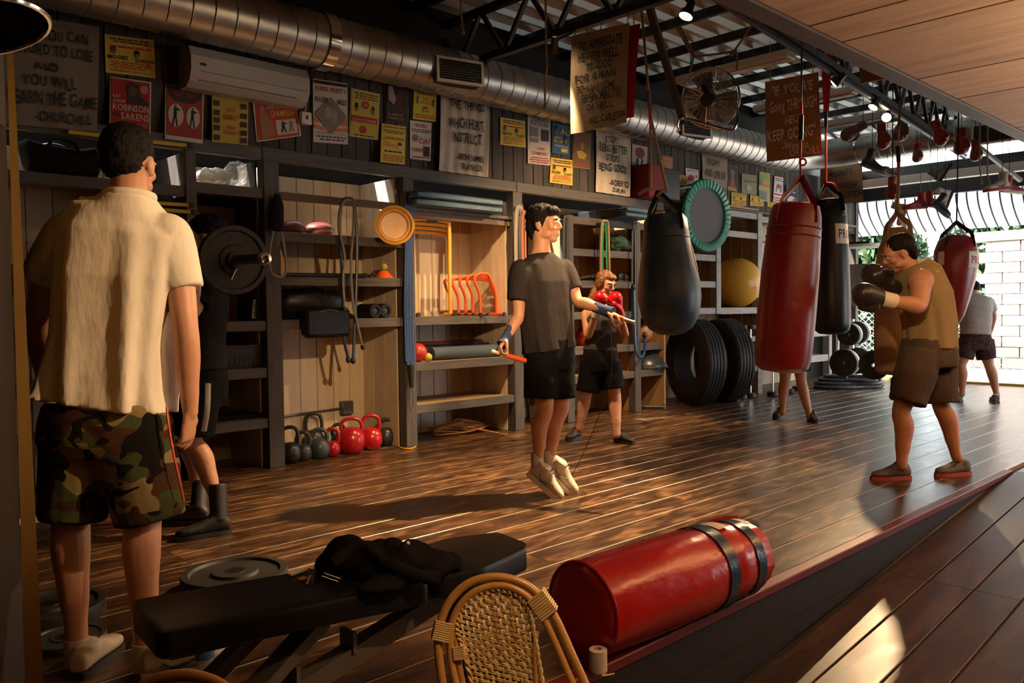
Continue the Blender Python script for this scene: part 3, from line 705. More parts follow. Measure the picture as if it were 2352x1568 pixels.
for i in range(28):
    a = V(15.5, 8.6-0.12*i, 0.02); mb.tube([a, a+V(0, -1.4, 1.4)], 0.005, 4); a = V(15.5, 8.6-0.12*i, 1.42); mb.tube([a, a+V(0, -1.4, -1.4)], 0.005, 4)
mb.build('wire_mesh', M['whitemetal'], fn)['kind'] = 'stuff'
for y in (8.6, 5.3, 3.9): MB().tube([(15.5, y, -0.02), (15.5, y, 1.5)], 0.025, 8).build('post', M['whitemetal'], fn)

# ================================================================== dark pillar at the left edge
pi_ = struct('trim_3')
q = [at_d(-330, 60, 2.42), at_d(24, 60, 2.42), at_d(64, 1560, 2.42), at_d(-330, 1560, 2.42)]
mb = MB(); xr = at_d(20, 784, 2.42)
c0 = at_d(-180, 784, 2.5); ax = (RT, FW, UP)
MB().obox(V(c0.x, c0.y, 1.25), ax, (0.235, 0.07, 1.25)).build('pillar', M['pillar'], pi_, smooth=False)
def tap(y): 
    t = (y-130)/(1568-130); return (22+42*t, 31+69*t)
mb = MB(); vs = []
for y in (-60, 1640):
    a, b = tap(y)
    for d in (2.36, 2.41): vs += [at_d(a-6, y, d), at_d(b, y, d)]
mb.add(vs, [(0, 1, 5, 4), (1, 3, 7, 5), (3, 2, 6, 7), (2, 0, 4, 6), (0, 2, 3, 1), (4, 5, 7, 6)]); mb.build('edge_board', M['strip'], pi_, smooth=False)
# ================================================================== people
def limb(mb, pts, rs, n=14, k=4):
    """tapered limb through joints with rounded ends"""
    P = dense(pts, k); m = len(pts); R = []
    for i in range(len(P)):
        t = i/k; a = min(int(t), m-2); f = t-a
        s = f*f*(3-2*f); R.append(rs[a]*(1-s)+rs[a+1]*s)
    mb.tube(P, R, n); mb.ell(P[0], R[0]*0.98); mb.ell(P[-1], R[-1]*0.98)
def head(mb, c, fwd, up, s=1.0, ears=True, jaw=1.0):
    u = Vector(up).normalized(); f = Vector(fwd); f = (f-u*f.dot(u)).normalized(); r = f.cross(u)
    ax = (r, f, u); c = Vector(c)
    def P(a, b, d): return c + r*(a*s) + f*(b*s) + u*(d*s)
    def E(p, rad): mb.ell(P(*p), tuple(x*s for x in rad), ax, 20, 14)
    E((0, -0.012, 0.028), (0.074, 0.094, 0.088)); E((0, 0.022, -0.035), (0.060*jaw, 0.070, 0.078)); E((0, 0.058, -0.088), (0.030*jaw, 0.028, 0.024))
    E((0, 0.052, 0.012), (0.062, 0.040, 0.055))
    for k in (-1, 1):
        E((k*0.036, 0.062, -0.022), (0.026, 0.026, 0.022)); E((k*0.045, 0.02, -0.065), (0.02*jaw, 0.045, 0.024))
        E((k*0.030, 0.086, 0.028), (0.026, 0.012, 0.008))
        if ears: E((k*0.077, -0.006, -0.006), (0.010, 0.022, 0.033)); E((k*0.078, 0.0, -0.032), (0.008, 0.012, 0.012))
    mb.tube([P(0, 0.088, 0.022), P(0, 0.104, -0.004), P(0, 0.110, -0.022), P(0, 0.098, -0.034)], [0.007*s, 0.009*s, 0.011*s, 0.007*s], 8)
    E((0.012, 0.096, -0.028), (0.010, 0.010, 0.008)); E((-0.012, 0.096, -0.028), (0.010, 0.010, 0.008))
    E((0, 0.090, -0.056), (0.022, 0.012, 0.007)); E((0, 0.087, -0.067), (0.019, 0.012, 0.008))
    return P, ax
def eyes(root, P, s=1.0):
    for k in (-1, 1):
        e = MB().ell(P(k*0.031, 0.083, 0.006), 0.0125*s, None, 12, 8).build('eye', pmat('eye_white', (0.45, 0.38, 0.32), 0.3), root)
        MB().ell(P(k*0.031, 0.0925, 0.005), 0.0055*s, None, 8, 6).build('iris', M['black'], e)
        MB().ell(P(k*0.032, 0.094, 0.027), (0.02*s, 0.007*s, 0.005*s)).build('eyebrow', M['hair_dark'], root)
def hand(mb, w, d, n, side, curl=(0.5, 0.5, 0.5, 0.5), thumb_in=0.5, s=1.0, spread=0.06):
    """w wrist, d towards fingers, n palm normal (fingers curl to n), side = vector to thumb"""
    w = Vector(w); d = Vector(d).normalized(); n = Vector(n); n = (n-d*n.dot(d)).normalized(); t = d.cross(n)
    if t.dot(Vector(side)) < 0: t = -t
    mb.loft([w-d*0.01*s, w+d*0.03*s, w+d*0.065*s, w+d*0.095*s], t, [0.026*s, 0.037*s, 0.042*s, 0.038*s], [0.018*s, 0.016*s, 0.014*s, 0.011*s], 14)
    L = ((0.040, 0.026, 0.020), (0.045, 0.030, 0.022), (0.042, 0.028, 0.021), (0.033, 0.021, 0.018))
    for i in range(4):
        off = (1.5-i)*0.0205*s; p = w+d*(0.092-0.006*abs(1-i))*s+t*off; a = 0.15
        ang = (1.5-i)*spread; dd = (d*math.cos(ang)+t*math.sin(ang)); pts = [p-d*0.02*s, p]; cur = dd
        for j, l in enumerate(L[i]):
            a = curl[i]*(0.9 if j == 0 else 1.1)
            cur = (Quaternion(dd.cross(n), a) @ cur); p = p+cur*l*s; pts.append(p)
        rr = [0.0095*s, 0.0095*s, 0.0088*s, 0.008*s, 0.0068*s]
        mb.tube(pts, rr, 8); mb.ell(pts[-1], 0.0068*s, None, 8, 6)
    p0 = w+d*0.02*s+t*0.022*s; p1 = p0+(d*0.6+t*0.7+n*0.25).normalized()*0.042*s
    p2 = p1+(d*(0.95-0.3*thumb_in)+t*(0.35-0.6*thumb_in)+n*0.7*thumb_in).normalized()*0.032*s
    p3 = p2+(d*(0.9-0.3*thumb_in)+t*(0.1-0.7*thumb_in)+n*0.8*thumb_in).normalized()*0.026*s
    mb.tube([p0, p1, p2, p3], [0.014*s, 0.0125*s, 0.0105*s, 0.008*s], 8); mb.ell(p3, 0.008*s, None, 8, 6)
def leg(mb, hip, knee, ank, s=1.0, thick=1.0, bend=None):
    hip, knee, ank = Vector(hip), Vector(knee), Vector(ank); k = s*thick
    back = Vector(bend).normalized() if bend is not None else V(0, 0, 0)
    a1 = hip.lerp(knee, 0.5); c1 = knee.lerp(ank, 0.28)+back*0.018*s; c2 = knee.lerp(ank, 0.6)+back*0.008*s; c3 = knee.lerp(ank, 0.85)
    limb(mb, [hip, a1, knee, c1, c2, c3, ank], [0.090*k, 0.075*k, 0.054*k, 0.058*k, 0.046*k, 0.034*k, 0.036*s], 16)
def arm(mb, sh, el, wr, s=1.0, thick=1.0):
    sh, el, wr = Vector(sh), Vector(el), Vector(wr); k = s*thick
    limb(mb, [sh, sh.lerp(el, 0.45), el, el.lerp(wr, 0.3), el.lerp(wr, 0.7), wr], [0.056*k, 0.049*k, 0.039*k, 0.041*k, 0.032*k, 0.026*s], 14)
def shoe(root, ank, heel, toe, mat, sole, s=1.0, laces=True, high=False, stripe=None, up=None):
    """ank above heel; heel and toe are on the ground line"""
    ank, heel, toe = Vector(ank), Vector(heel), Vector(toe); d = (toe-heel); L = d.length; d.normalize()
    up = Vector(up) if up is not None else (UP-d*UP.dot(d)).normalized(); lat = d.cross(up)
    mb = MB(); st = [(0.0, 0.030, 0.062), (0.12, 0.037, 0.088), (0.28, 0.038, 0.096), (0.45, 0.038, 0.078), (0.6, 0.042, 0.058), (0.78, 0.044, 0.046), (0.92, 0.036, 0.038), (1.0, 0.018, 0.026)]
    rings = []
    n = 16
    vs = []
    for t, w, h in st:
        c = heel+d*(L*t)+up*0.016*s
        for j in range(n):
            a = 2*PI*j/n; x = math.cos(a); y = math.sin(a)
            vs.append(c+lat*(w*s*math.copysign(abs(x)**0.75, x))+up*(h*s*(0.5+0.5*math.copysign(abs(y)**0.8, y))))
    mb.add(vs, mb.ring_faces(n, len(st)))
    top = ank+up*0.03*s if high else heel+d*(L*0.2)+up*0.098*s
    c0 = heel+d*(L*0.2)+up*0.07*s
    mb.tube([c0, c0.lerp(top, 0.6), top], [0.044*s, 0.045*s, 0.046*s], 14)
    sh = fuse(mb, 'shoe', mat, root, 0.007*s, 3)
    ms = MB(); vs = []; so = [(-0.02, 0.026), (0.05, 0.037), (0.25, 0.040), (0.45, 0.037), (0.65, 0.044), (0.8, 0.045), (0.95, 0.034), (1.04, 0.012)]
    pl = [(t, w) for t, w in so]; poly = [(t*L, w*s) for t, w in pl]+[(t*L, -w*s) for t, w in reversed(pl)]
    ms.prism(poly, heel-up*0.004*s, d, lat, up*0.026*s); ms.build('sole', sole, sh)
    if laces:
        ml = MB()
        for k in range(4):
            t = 0.36+0.075*k; h = 0.090-0.013*k; c = heel+d*(L*t)+up*(h+0.018)*s
            ml.tube([c-lat*0.027*s-up*0.013*s, c+up*0.004*s, c+lat*0.027*s-up*0.013*s], 0.0045*s, 5)
        ml.build('laces', M['shoe_grey'] if mat is not M['shoe_black'] else M['tee_black'], sh)
    if stripe is not None:
        for sg in (1, -1):
            mm = MB(); pts = [heel+d*(L*t)+up*(h*s)+lat*(sg*0.043*s) for t, h in ((0.2, 0.055), (0.32, 0.036), (0.45, 0.040), (0.62, 0.058))]
            mm.tube(dense(pts, 4), [0.003*s]*4+[0.007*s]*5+[0.003*s]*4, 6); mm.build('side_mark', stripe, sh)
    return sh
def shorts(root, pel, lat, wr, dr, legs, mat, name='shorts', flare=1.0, disp=0.012, waist_up=0.10):
    """legs: list of (hip, hemcentre, r_top, r_hem)"""
    mb = MB(); pel = Vector(pel); up = UP
    mb.loft([pel-up*0.10, pel-up*0.03, pel+up*0.04, pel+up*waist_up], lat, [wr*0.96, wr, wr*0.98, wr*0.92], [dr*0.95, dr, dr*0.98, dr*0.92], 24, 2.4)
    for hp, hm, r0, r1 in legs:
        hp, hm = Vector(hp), Vector(hm)
        mb.tube([hp+up*0.03, hp.lerp(hm, 0.35), hp.lerp(hm, 0.7), hm], [r0, r0*1.02, (r0+r1)/2, r1], 18)
    return fuse(mb, name, mat, root, 0.009, 5, disp, 0.12)
def person(label, loc): return thing('person', label, 'person', loc)

# ---------------------------------------------- man in the white shirt, seen from behind
D = 2.78
def J(px, py, o=0.0): return at_d(px, py, D+o)
pr = person('man in a white T-shirt and camouflage shorts, seen from behind at the left', at_z(262, 1548, 0))
body = MB()
hc = J(297, 378, 0.02); hf = (FW*0.98+RT*0.04-UP*0.25).normalized()
P, ax = head(body, hc, hf, (UP*0.98+FW*0.12), 1.0)
limb(body, [J(297, 405, 0.0), J(297, 440, -0.02), J(296, 490, -0.02)], [0.058, 0.060, 0.075], 16)
lat = RT
body.loft([J(295, 480), J(288, 540), J(278, 640), J(262, 780), J(248, 880), J(245, 960), J(245, 1020)], lat, [0.10, 0.185, 0.17, 0.145, 0.150, 0.165, 0.15], [0.07, 0.10, 0.115, 0.10, 0.10, 0.115, 0.11], 24, 2.3)
rs, re, rw = J(398, 548, 0.0), J(428, 760, -0.03), J(437, 948, 0.02)
arm(body, rs, re, rw, 1.0, 1.02)
hand(body, rw, (J(428, 1040, 0.05)-rw), -RT+FW*0.2, FW, (0.35, 0.45, 0.55, 0.6), 0.4, 1.02)
ls, le, lw = J(140, 548, 0.0), J(82, 742, 0.02), J(112, 905, 0.16)
arm(body, ls, le, lw, 1.0, 1.0); hand(body, lw, J(135, 985, 0.24)-lw, RT, FW, (0.5, 0.6, 0.6, 0.7), 0.4)
lk, la = J(166, 1165, 0.02), J(176, 1478, 0.0)
rk, ra = J(330, 1160, 0.02), J(332, 1488, -0.02)
leg(body, J(190, 980), lk, la, 1.0, 1.06, -FW); leg(body, J(312, 980), rk, ra, 1.0, 1.06, -FW)
fuse(body, 'body', M['skin'], pr, 0.006, 3)
sh = MB()
sh.loft([J(297, 450, -0.02), J(296, 466, -0.02), J(292, 490, -0.005), J(283, 535), J(275, 640), J(262, 780), J(248, 880), J(241, 930)], lat, [0.080, 0.105, 0.172, 0.215, 0.205, 0.190, 0.198, 0.208], [0.084, 0.095, 0.112, 0.130, 0.15, 0.14, 0.145, 0.15], 72, 2.4, True, 0.22)
def sleeve(mb, a, b, r0, r1): a, b = Vector(a), Vector(b); mb.tube([a, a.lerp(b, 0.5), b], [r0, (r0+r1)/2*1.04, r1], 18); mb.ell(a, r0*0.98)
sleeve(sh, J(385, 545), J(421, 666, -0.01), 0.084, 0.068); sleeve(sh, J(160, 545), J(92, 645, 0.01), 0.084, 0.068)
fuse(sh, 'shirt', M['tee_white'], pr, 0.008, 2, 0.007, 0.16)
MB().torus(J(297, 451, -0.02), UP*0.99+FW*0.1, 0.078, 0.009, 28, 8, 1.5).build('collar', M['tee_white'], pr)
sho = MB(); pel = J(243, 985)
sho.loft([J(243, 925), J(243, 960), J(243, 1010), J(243, 1045)], lat, [0.195, 0.205, 0.212, 0.19], [0.135, 0.145, 0.15, 0.13], 24, 2.4)
sho.tube([J(185, 975), J(178, 1080), J(168, 1192)], [0.125, 0.116, 0.106], 20); sho.tube([J(305, 975), J(325, 1080), J(345, 1192)], [0.125, 0.122, 0.116], 20)
so = fuse(sho, 'shorts', M['camo'], pr, 0.009, 3, 0.02, 0.12)
MB().tube(dense([J(383, 935, -0.07), J(387, 975, -0.075), J(398, 1040, -0.07), J(414, 1110, -0.06), J(422, 1150, -0.05)], 5), 0.004, 6).build('drawstring', pmat('orange_cord', (0.65, 0.07, 0.02), 0.5), so)
hr = MB(); u = ax[2]; f = ax[1]; r = ax[0]
hr.ell(hc+u*0.048-f*0.02, (0.083, 0.102, 0.088), ax, 20, 14); hr.ell(hc+u*0.0-f*0.055, (0.070, 0.055, 0.07), ax, 20, 14)
hr.ell(hc+u*0.09+f*0.0, (0.072, 0.08, 0.045), ax)
fuse(hr, 'hair', M['hair_dark'], pr, 0.007, 2, 0.016, 0.012)
g0 = pr.location.z
def foot(px, py): return at_z(px, py, 0.0)
shoe(pr, la, foot(176, 1560), foot(176, 1560)+(RT*0.02+FW*0.95).normalized()*0.27, M['shoe_white'], M['shoe_black'], 1.05)
shoe(pr, ra, foot(328, 1560), foot(328, 1560)+(RT*0.85+FW*0.45).normalized()*0.28, M['shoe_white'], M['shoe_white'], 1.05, stripe=M['shoe_black'])
for a in (la, ra): MB().tube([a-UP*0.07, a+UP*0.02], [0.042, 0.040], 14).build('sock', M['sock'], pr)

# ---------------------------------------------- man skipping rope
D = 5.32
pr = person('man in a charcoal T-shirt and black shorts skipping rope in the middle of the floor', at_z(1252, 1137, 0))
body = MB()
hc = J(1250, 516); hf = (RT*0.88-FW*0.42-UP*0.02).normalized()
P, ax = head(body, hc, hf, UP, 1.05)
limb(body, [J(1243, 530), J(1243, 565, 0), J(1241, 600)], [0.058, 0.059, 0.080], 14)
lat = (RT*0.80+FW*0.60).normalized()
tors = [J(1243, 592), J(1245, 612), J(1248, 660), J(1255, 730), J(1260, 790), J(1262, 830)]
body.loft(tors, lat, [0.09, 0.175, 0.170, 0.148, 0.150, 0.15], [0.07, 0.09, 0.115, 0.10, 0.105, 0.11], 24, 2.3)
rs, re, rw = J(1192, 620, -0.10), J(1190, 726, -0.13), J(1162, 778, -0.22)
arm(body, rs, re, rw, 1.0, 0.98)
rh = J(1146, 800, -0.26); hand(body, rw, rh-rw, -FW*0.2-UP+RT*0.5, -RT*0.4-FW, (1.0, 1.05, 1.1, 1.1), 0.9, 1.0)
ls, le, lw = J(1299, 616, 0.10), J(1326, 690, 0.02), J(1392, 714, -0.10)
arm(body, ls, le, lw, 1.0, 0.98)
lh = J(1432, 732, -0.14); hand(body, lw, lh-lw, -UP-RT*0.2, -FW, (0.85, 0.9, 1.0, 1.0), 0.9, 1.0)
rk, ra = J(1252, 938, -0.06), J(1234, 1058, 0.02)
lk, la = J(1288, 934, 0.03), J(1262, 1052, 0.10)
leg(body, J(1240, 815, -0.06), rk, ra, 1.0, 1.0, -RT); leg(body, J(1280, 815, 0.05), lk, la, 1.0, 1.0, -RT)
fuse(body, 'body', M['skin'], pr, 0.006, 3); eyes(pr, P, 1.05)
sh = MB(); sh.loft([J(1243, 582), J(1244, 592), J(1245, 608), J(1246, 650), J(1253, 720), J(1259, 780), J(1263, 806)], lat, [0.072, 0.115, 0.180, 0.196, 0.180, 0.178, 0.182], [0.072, 0.085, 0.10, 0.135, 0.132, 0.132, 0.135], 72, 2.4, True, 0.08)
sleeve(sh, J(1197, 622, -0.10), J(1188, 690, -0.12), 0.076, 0.066); sleeve(sh, J(1295, 620, 0.09), J(1317, 668, 0.05), 0.076, 0.064)
fuse(sh, 'shirt', M['tee_black'], pr, 0.007, 2, 0.005, 0.12)
shorts(pr, J(1262, 812), lat, 0.172, 0.135, [(J(1243, 825, -0.05), J(1243, 915, -0.06), 0.11, 0.112), (J(1280, 825, 0.04), J(1286, 915, 0.04), 0.11, 0.108)], M['shorts_black'])
hr = MB(); r, f, u = ax
hr.ell(hc+u*0.052-f*0.022, (0.089, 0.106, 0.088), ax, 20, 14); hr.ell(hc-u*0.005-f*0.068, (0.080, 0.055, 0.095), ax); hr.ell(hc+u*0.085+f*0.06, (0.068, 0.045, 0.034), ax)
hr.ell(hc-u*0.06-f*0.075, (0.05, 0.028, 0.04), ax)
for k in (-1, 1): hr.ell(hc+r*k*0.072-f*0.015+u*0.02, (0.018, 0.045, 0.06), ax)
fuse(hr, 'hair', M['hair_dark'], pr, 0.007, 2, 0.016, 0.02)
bd = MB(); bd.ell(hc+f*0.055-u*0.085, (0.045, 0.04, 0.028), ax)
for ra_, toe_, hl in ((ra, J(1268, 1138, 0.0), J(1212, 1088, 0.02)), (la, J(1298, 1122, 0.10), J(1248, 1075, 0.12))):
    d = (toe_-hl).normalized(); t2 = hl+d*0.27
    shoe(pr, ra_, hl, t2, M['shoe_white'], M['label'], 1.25, stripe=M['shoe_grey'])
    MB().tube([ra_-UP*0.06, ra_+UP*0.055], [0.042, 0.041], 14).build('sock', M['sock'], pr)
for a, b in ((re, rw), (le, lw)):
    d = (b-a).normalized(); MB().tube([b-d*0.085, b-d*0.03, b+d*0.02, b+d*0.05], [0.036, 0.034, 0.037, 0.043], 14, flat_=0.85).build('hand_wrap', M['wrap'], pr)
# his rope
jr = thing('skipping_rope', 'orange-handled skipping rope held by the man in the charcoal T-shirt', 'rope', J(1148, 800, -0.27))
h1a, h1b = J(1128, 806, -0.30), J(1206, 828, -0.16); h2a, h2b = J(1400, 722, -0.10), J(1458, 741, -0.20)
for a, b, m2 in ((h1a, h1b, 'orange'), (h2b, h2a, 'orange')):
    MB().tube([a, a.lerp(b, 0.45)], 0.012, 10).build('grip', M['label'], jr); MB().tube([a.lerp(b, 0.45), b], [0.016, 0.017], 12).build('handle', M[m2], jr)
MB().tube(dense([h1b, J(1215, 930, 0.25), J(1235, 1105, 0.30), at_z(1262, 1132, 0.006), J(1320, 1080, 0.25), J(1400, 880, 0.1), h2a], 10), 0.003, 5).build('cord', M['rubber'], jr)

# ---------------------------------------------- woman in red gloves
D = 7.48
pr = person('woman in dark tank top and shorts wearing red boxing gloves, standing near the shelves', at_z(1375, 1014, 0))
body = MB(); hc = J(1391, 652); hf = (-FW*0.75+RT*0.6-UP*0.42).normalized(); hu = (UP*0.95+RT*0.25-FW*0.2)
P, ax = head(body, hc, hf, hu, 0.95, True, 0.9)
limb(body, [J(1385, 675), J(1382, 695), J(1381, 715)], [0.047, 0.046, 0.06], 12)
lat = (RT*0.97+FW*0.2).normalized()
body.loft([J(1381, 702), J(1381, 716), J(1381, 745), J(1379, 780), J(1379, 815), J(1379, 840)], lat, [0.07, 0.15, 0.150, 0.125, 0.148, 0.15], [0.06, 0.085, 0.115, 0.095, 0.11, 0.11], 20, 2.2)
ls, le, lw = J(1346, 722, 0), J(1350, 772, -0.08), J(1372, 712, -0.25); arm(body, ls, le, lw, 0.9, 0.95)
rs, re, rw = J(1416, 722, 0.05), J(1436, 768, -0.02), J(1421, 712, -0.22); arm(body, rs, re, rw, 0.9, 0.95)
lk, la = J(1345, 908), J(1331, 985, 0.03); rk, ra = J(1412, 905), J(1417, 1000, -0.06)
leg(body, J(1362, 830), lk, la, 0.96, 1.05, FW); leg(body, J(1397, 830), rk, ra, 0.96, 1.05, FW)
fuse(body, 'body', M['skin'], pr, 0.008, 3); eyes(pr, P, 0.95)
tk = MB(); tk.loft([J(1381, 712), J(1381, 735), J(1380, 770), J(1379, 806)], lat, [0.125, 0.158, 0.138, 0.158], [0.09, 0.122, 0.105, 0.125], 22, 2.2)
tk.tube([J(1360, 705), J(1362, 718)], [0.035, 0.03], 10); tk.tube([J(1402, 705), J(1400, 718)], [0.035, 0.03], 10)
fuse(tk, 'tank_top', M['tank_grey'], pr, 0.009, 3, 0.008, 0.08)
so = shorts(pr, J(1379, 828), lat, 0.166, 0.13, [(J(1360, 835), J(1350, 900), 0.105, 0.112), (J(1400, 835), J(1408, 892), 0.105, 0.108)], M['shorts_black'])
hr = MB(); r, f, u = ax
hr.ell(hc+u*0.045-f*0.022, (0.078, 0.092, 0.078), ax, 18, 12); hr.ell(hc-f*0.055, (0.068, 0.045, 0.07), ax); hr.ell(hc+u*0.075+f*0.045, (0.06, 0.04, 0.03), ax)
for k in (-1, 1): hr.ell(hc+r*k*0.070+u*0.01-f*0.0, (0.016, 0.04, 0.055), ax)
hr.tube(dense([hc-f*0.07+u*0.02, J(1366, 668, 0.05), J(1358, 690, 0.04), J(1356, 706, 0.02)], 4), [0.03]*4+[0.036]*5+[0.03]*3+[0.012], 12)
fuse(hr, 'hair', M['hair_brown'], pr, 0.008, 2, 0.02, 0.02)
def glove(root, w, d, n, mat, cuff, s=1.0, name='boxing_glove', loc=False):
    """w wrist, d towards knuckles, n palm side"""
    w = Vector(w); d = Vector(d).normalized(); n = Vector(n); n = (n-d*n.dot(d)).normalized(); t = d.cross(n); ax = (t, n, d)
    mb = MB()
    mb.loft([w+d*0.0*s, w+d*0.03*s, w+d*0.08*s, w+d*0.13*s, w+d*0.17*s, w+d*0.195*s], t, [0.045*s, 0.052*s, 0.066*s, 0.070*s, 0.060*s, 0.03*s], [0.042*s, 0.046*s, 0.056*s, 0.066*s, 0.058*s, 0.03*s], 18)
    mb.ell(w+d*0.125*s+n*0.045*s, (0.060*s, 0.040*s, 0.052*s), ax, 16, 10)
    tp = w+t*0.055*s+d*0.03*s
    mb.tube([tp, tp+(d*0.8+t*0.35+n*0.3)*0.05*s, tp+(d*1.7+t*0.25+n*0.8)*0.05*s], [0.026*s, 0.029*s, 0.024*s], 12); mb.ell(tp+(d*1.7+t*0.25+n*0.8)*0.05*s, 0.024*s)
    g = fuse(mb, name, mat, root, 0.008, 3, 0, 0.1, loc)
    MB().lathe([(0.040*s, -0.075*s), (0.047*s, -0.07*s), (0.047*s, 0.012*s), (0.044*s, 0.02*s)], 18, w, d).build('cuff', cuff, g, local=loc)
    return g
glove(pr, lw, J(1379, 680, -0.32)-lw, RT-FW*0.3, M['glove_red'], M['label'], 0.92)
glove(pr, rw, J(1412, 676, -0.30)-rw, -RT-FW*0.2, M['glove_red'], M['glove_red'], 0.92)
def gfoot(px, py): return at_z(px, py, 0.004)
shoe(pr, la, gfoot(1331, 1004), gfoot(1331, 1004)+(-RT*0.5-FW*0.8).normalized()*0.24, M['shoe_black'], M['shoe_black'], 0.95)
shoe(pr, ra, gfoot(1414, 1012), gfoot(1414, 1012)+(RT*0.5-FW*0.8).normalized()*0.24, M['shoe_black'], M['shoe_black'], 0.95)

# ---------------------------------------------- person hidden behind the red bag
D = 8.67
pr = person('person hidden behind the long red heavy bag with only bare legs showing', at_z(1822, 965, 0))
body = MB(); hc = J(1814, 612, 0.1); P, ax = head(body, hc, -FW, UP)
limb(body, [J(1814, 635, 0.1), J(1816, 660, 0.05)], [0.055, 0.065]); lat = RT
body.loft([J(1816, 655, 0.05), J(1816, 675, 0.04), J(1818, 730), J(1820, 800)], lat, [0.09, 0.17, 0.16, 0.15], [0.07, 0.1, 0.11, 0.11], 20, 2.2)
for sx, wx in ((1785, 1800), (1848, 1832)): arm(body, J(sx, 680, 0.04), J(sx+(-4 if sx < 1810 else 4), 732, -0.05), J(wx, 690, -0.3))
lk, la = J(1803, 872), J(1797, 946); rk, ra = J(1840, 872), J(1860, 957)
leg(body, J(1805, 795), lk, la, 1, 1, FW); leg(body, J(1834, 795), rk, ra, 1, 1, FW)
fuse(body, 'body', M['skin2'], pr, 0.01, 3)
sh = MB(); sh.loft([J(1816, 662, 0.04), J(1816, 690, 0.03), J(1819, 760), J(1820, 795)], lat, [0.14, 0.185, 0.175, 0.175], [0.09, 0.13, 0.13, 0.13], 20, 2.3); fuse(sh, 'shirt', M['tee_dark'], pr, 0.012, 3, 0.01, 0.1)
shorts(pr, J(1820, 800), lat, 0.165, 0.13, [(J(1805, 805), J(1803, 853), 0.10, 0.10), (J(1835, 805), J(1842, 853), 0.10, 0.10)], M['shorts_black'])
hr = MB(); hr.ell(hc+UP*0.05+FW*0.02, (0.082, 0.1, 0.08)); fuse(hr, 'hair', M['hair_dark'], pr, 0.01, 2, 0.01, 0.02)
for w in (J(1800, 690, -0.3), J(1832, 690, -0.3)): glove(pr, w, -FW+UP*0.2, -UP, M['glove_black'], M['glove_black'])
shoe(pr, la, gfoot(1798, 955), gfoot(1798, 955)+(-RT*0.6-FW*0.8).normalized()*0.25, M['shoe_black'], M['shoe_black'], 1, stripe=M['shoe_white'])
shoe(pr, ra, gfoot(1861, 964), gfoot(1861, 964)+(-RT*0.1-FW).normalized()*0.25, M['shoe_black'], M['shoe_black'], 1, stripe=M['shoe_white'])

# ---------------------------------------------- boxer in khaki tank top
D = 5.72
pr = person('boxer in khaki tank top and brown shorts with black gloves, in profile at the right', at_z(2125, 1100, 0))
body = MB(); hc = J(2064, 582); hf = (-RT*0.92+FW*0.12-UP*0.45).normalized(); P, ax = head(body, hc, hf, (UP*0.9-RT*0.42), 1.03)
limb(body, [J(2074, 600), J(2094, 616), J(2112, 636)], [0.060, 0.064, 0.085], 14)
lat = (FW*0.92-RT*0.25).normalized()
sp = [J(2098, 612), J(2110, 630), J(2126, 680), J(2138, 750), J(2138, 805), J(2136, 830)]
body.loft(sp, lat, [0.09, 0.175, 0.18, 0.155, 0.16, 0.16], [0.08, 0.12, 0.135, 0.12, 0.125, 0.12], 22, 2.3)
ls, le, lw = J(2116, 648, -0.18), J(2110, 702, -0.28), J(2044, 690, -0.30); arm(body, ls, le, lw, 1.05, 1.28); body.ell(J(2115, 645, -0.16), 0.085)
rs, re, rw = J(2100, 642, 0.18), J(2078, 700, 0.10), J(2042, 652, 0.02); arm(body, rs, re, rw, 1.05, 1.2)
lk, la = J(2070, 942, -0.06), J(2072, 1070, -0.10); rk, ra = J(2162, 930, 0.10), J(2199, 1052, 0.04)
leg(body, J(2118, 820, -0.06), lk, la, 1.02, 1.08, RT); leg(body, J(2150, 820, 0.08), rk, ra, 1.02, 1.08, RT)
fuse(body, 'body', M['skin2'], pr, 0.007, 3); eyes(pr, P, 1.03)
tk = MB(); tk.loft([J(2098, 606), J(2108, 626), J(2124, 680), J(2136, 745), J(2134, 800)], lat, [0.10, 0.172, 0.192, 0.18, 0.19], [0.095, 0.125, 0.155, 0.15, 0.145], 72, 2.4, True, 0.09)
fuse(tk, 'tank_top', M['tank_khaki'], pr, 0.008, 2, 0.006, 0.10)
shorts(pr, J(2134, 808), lat, 0.185, 0.165, [(J(2116, 815, -0.06), J(2084, 925, -0.08), 0.135, 0.122), (J(2148, 815, 0.08), J(2158, 922, 0.09), 0.135, 0.125)], M['shorts_brown'], disp=0.02)
hr = MB(); r, f, u = ax
hr.ell(hc+u*0.046-f*0.030, (0.087, 0.102, 0.086), ax, 18, 12); hr.ell(hc-f*0.075-u*0.015, (0.076, 0.046, 0.075), ax); fuse(hr, 'hair', M['hair_dark'], pr, 0.008, 2, 0.012, 0.015)
glove(pr, J(2030, 686, -0.30), J(1990, 676, -0.32)-J(2030, 686, -0.30), -UP*0.3+FW, M['glove_black'], M['label'], 1.1)
glove(pr, rw, J(2010, 632, 0.0)-rw, -UP*0.4-FW*0.6, M['glove_black'], M['glove_black'], 1.1)
shoe(pr, la, gfoot(2088, 1098), gfoot(2088, 1098)+(-RT*0.98-FW*0.1).normalized()*0.27, M['shoe_grey'], flat((0.30, 0.06, 0.03)), 1.05)
shoe(pr, ra, gfoot(2224, 1088), gfoot(2224, 1088)+(-RT*0.95-FW*0.25).normalized()*0.27, M['shoe_grey'], flat((0.30, 0.06, 0.03)), 1.05)

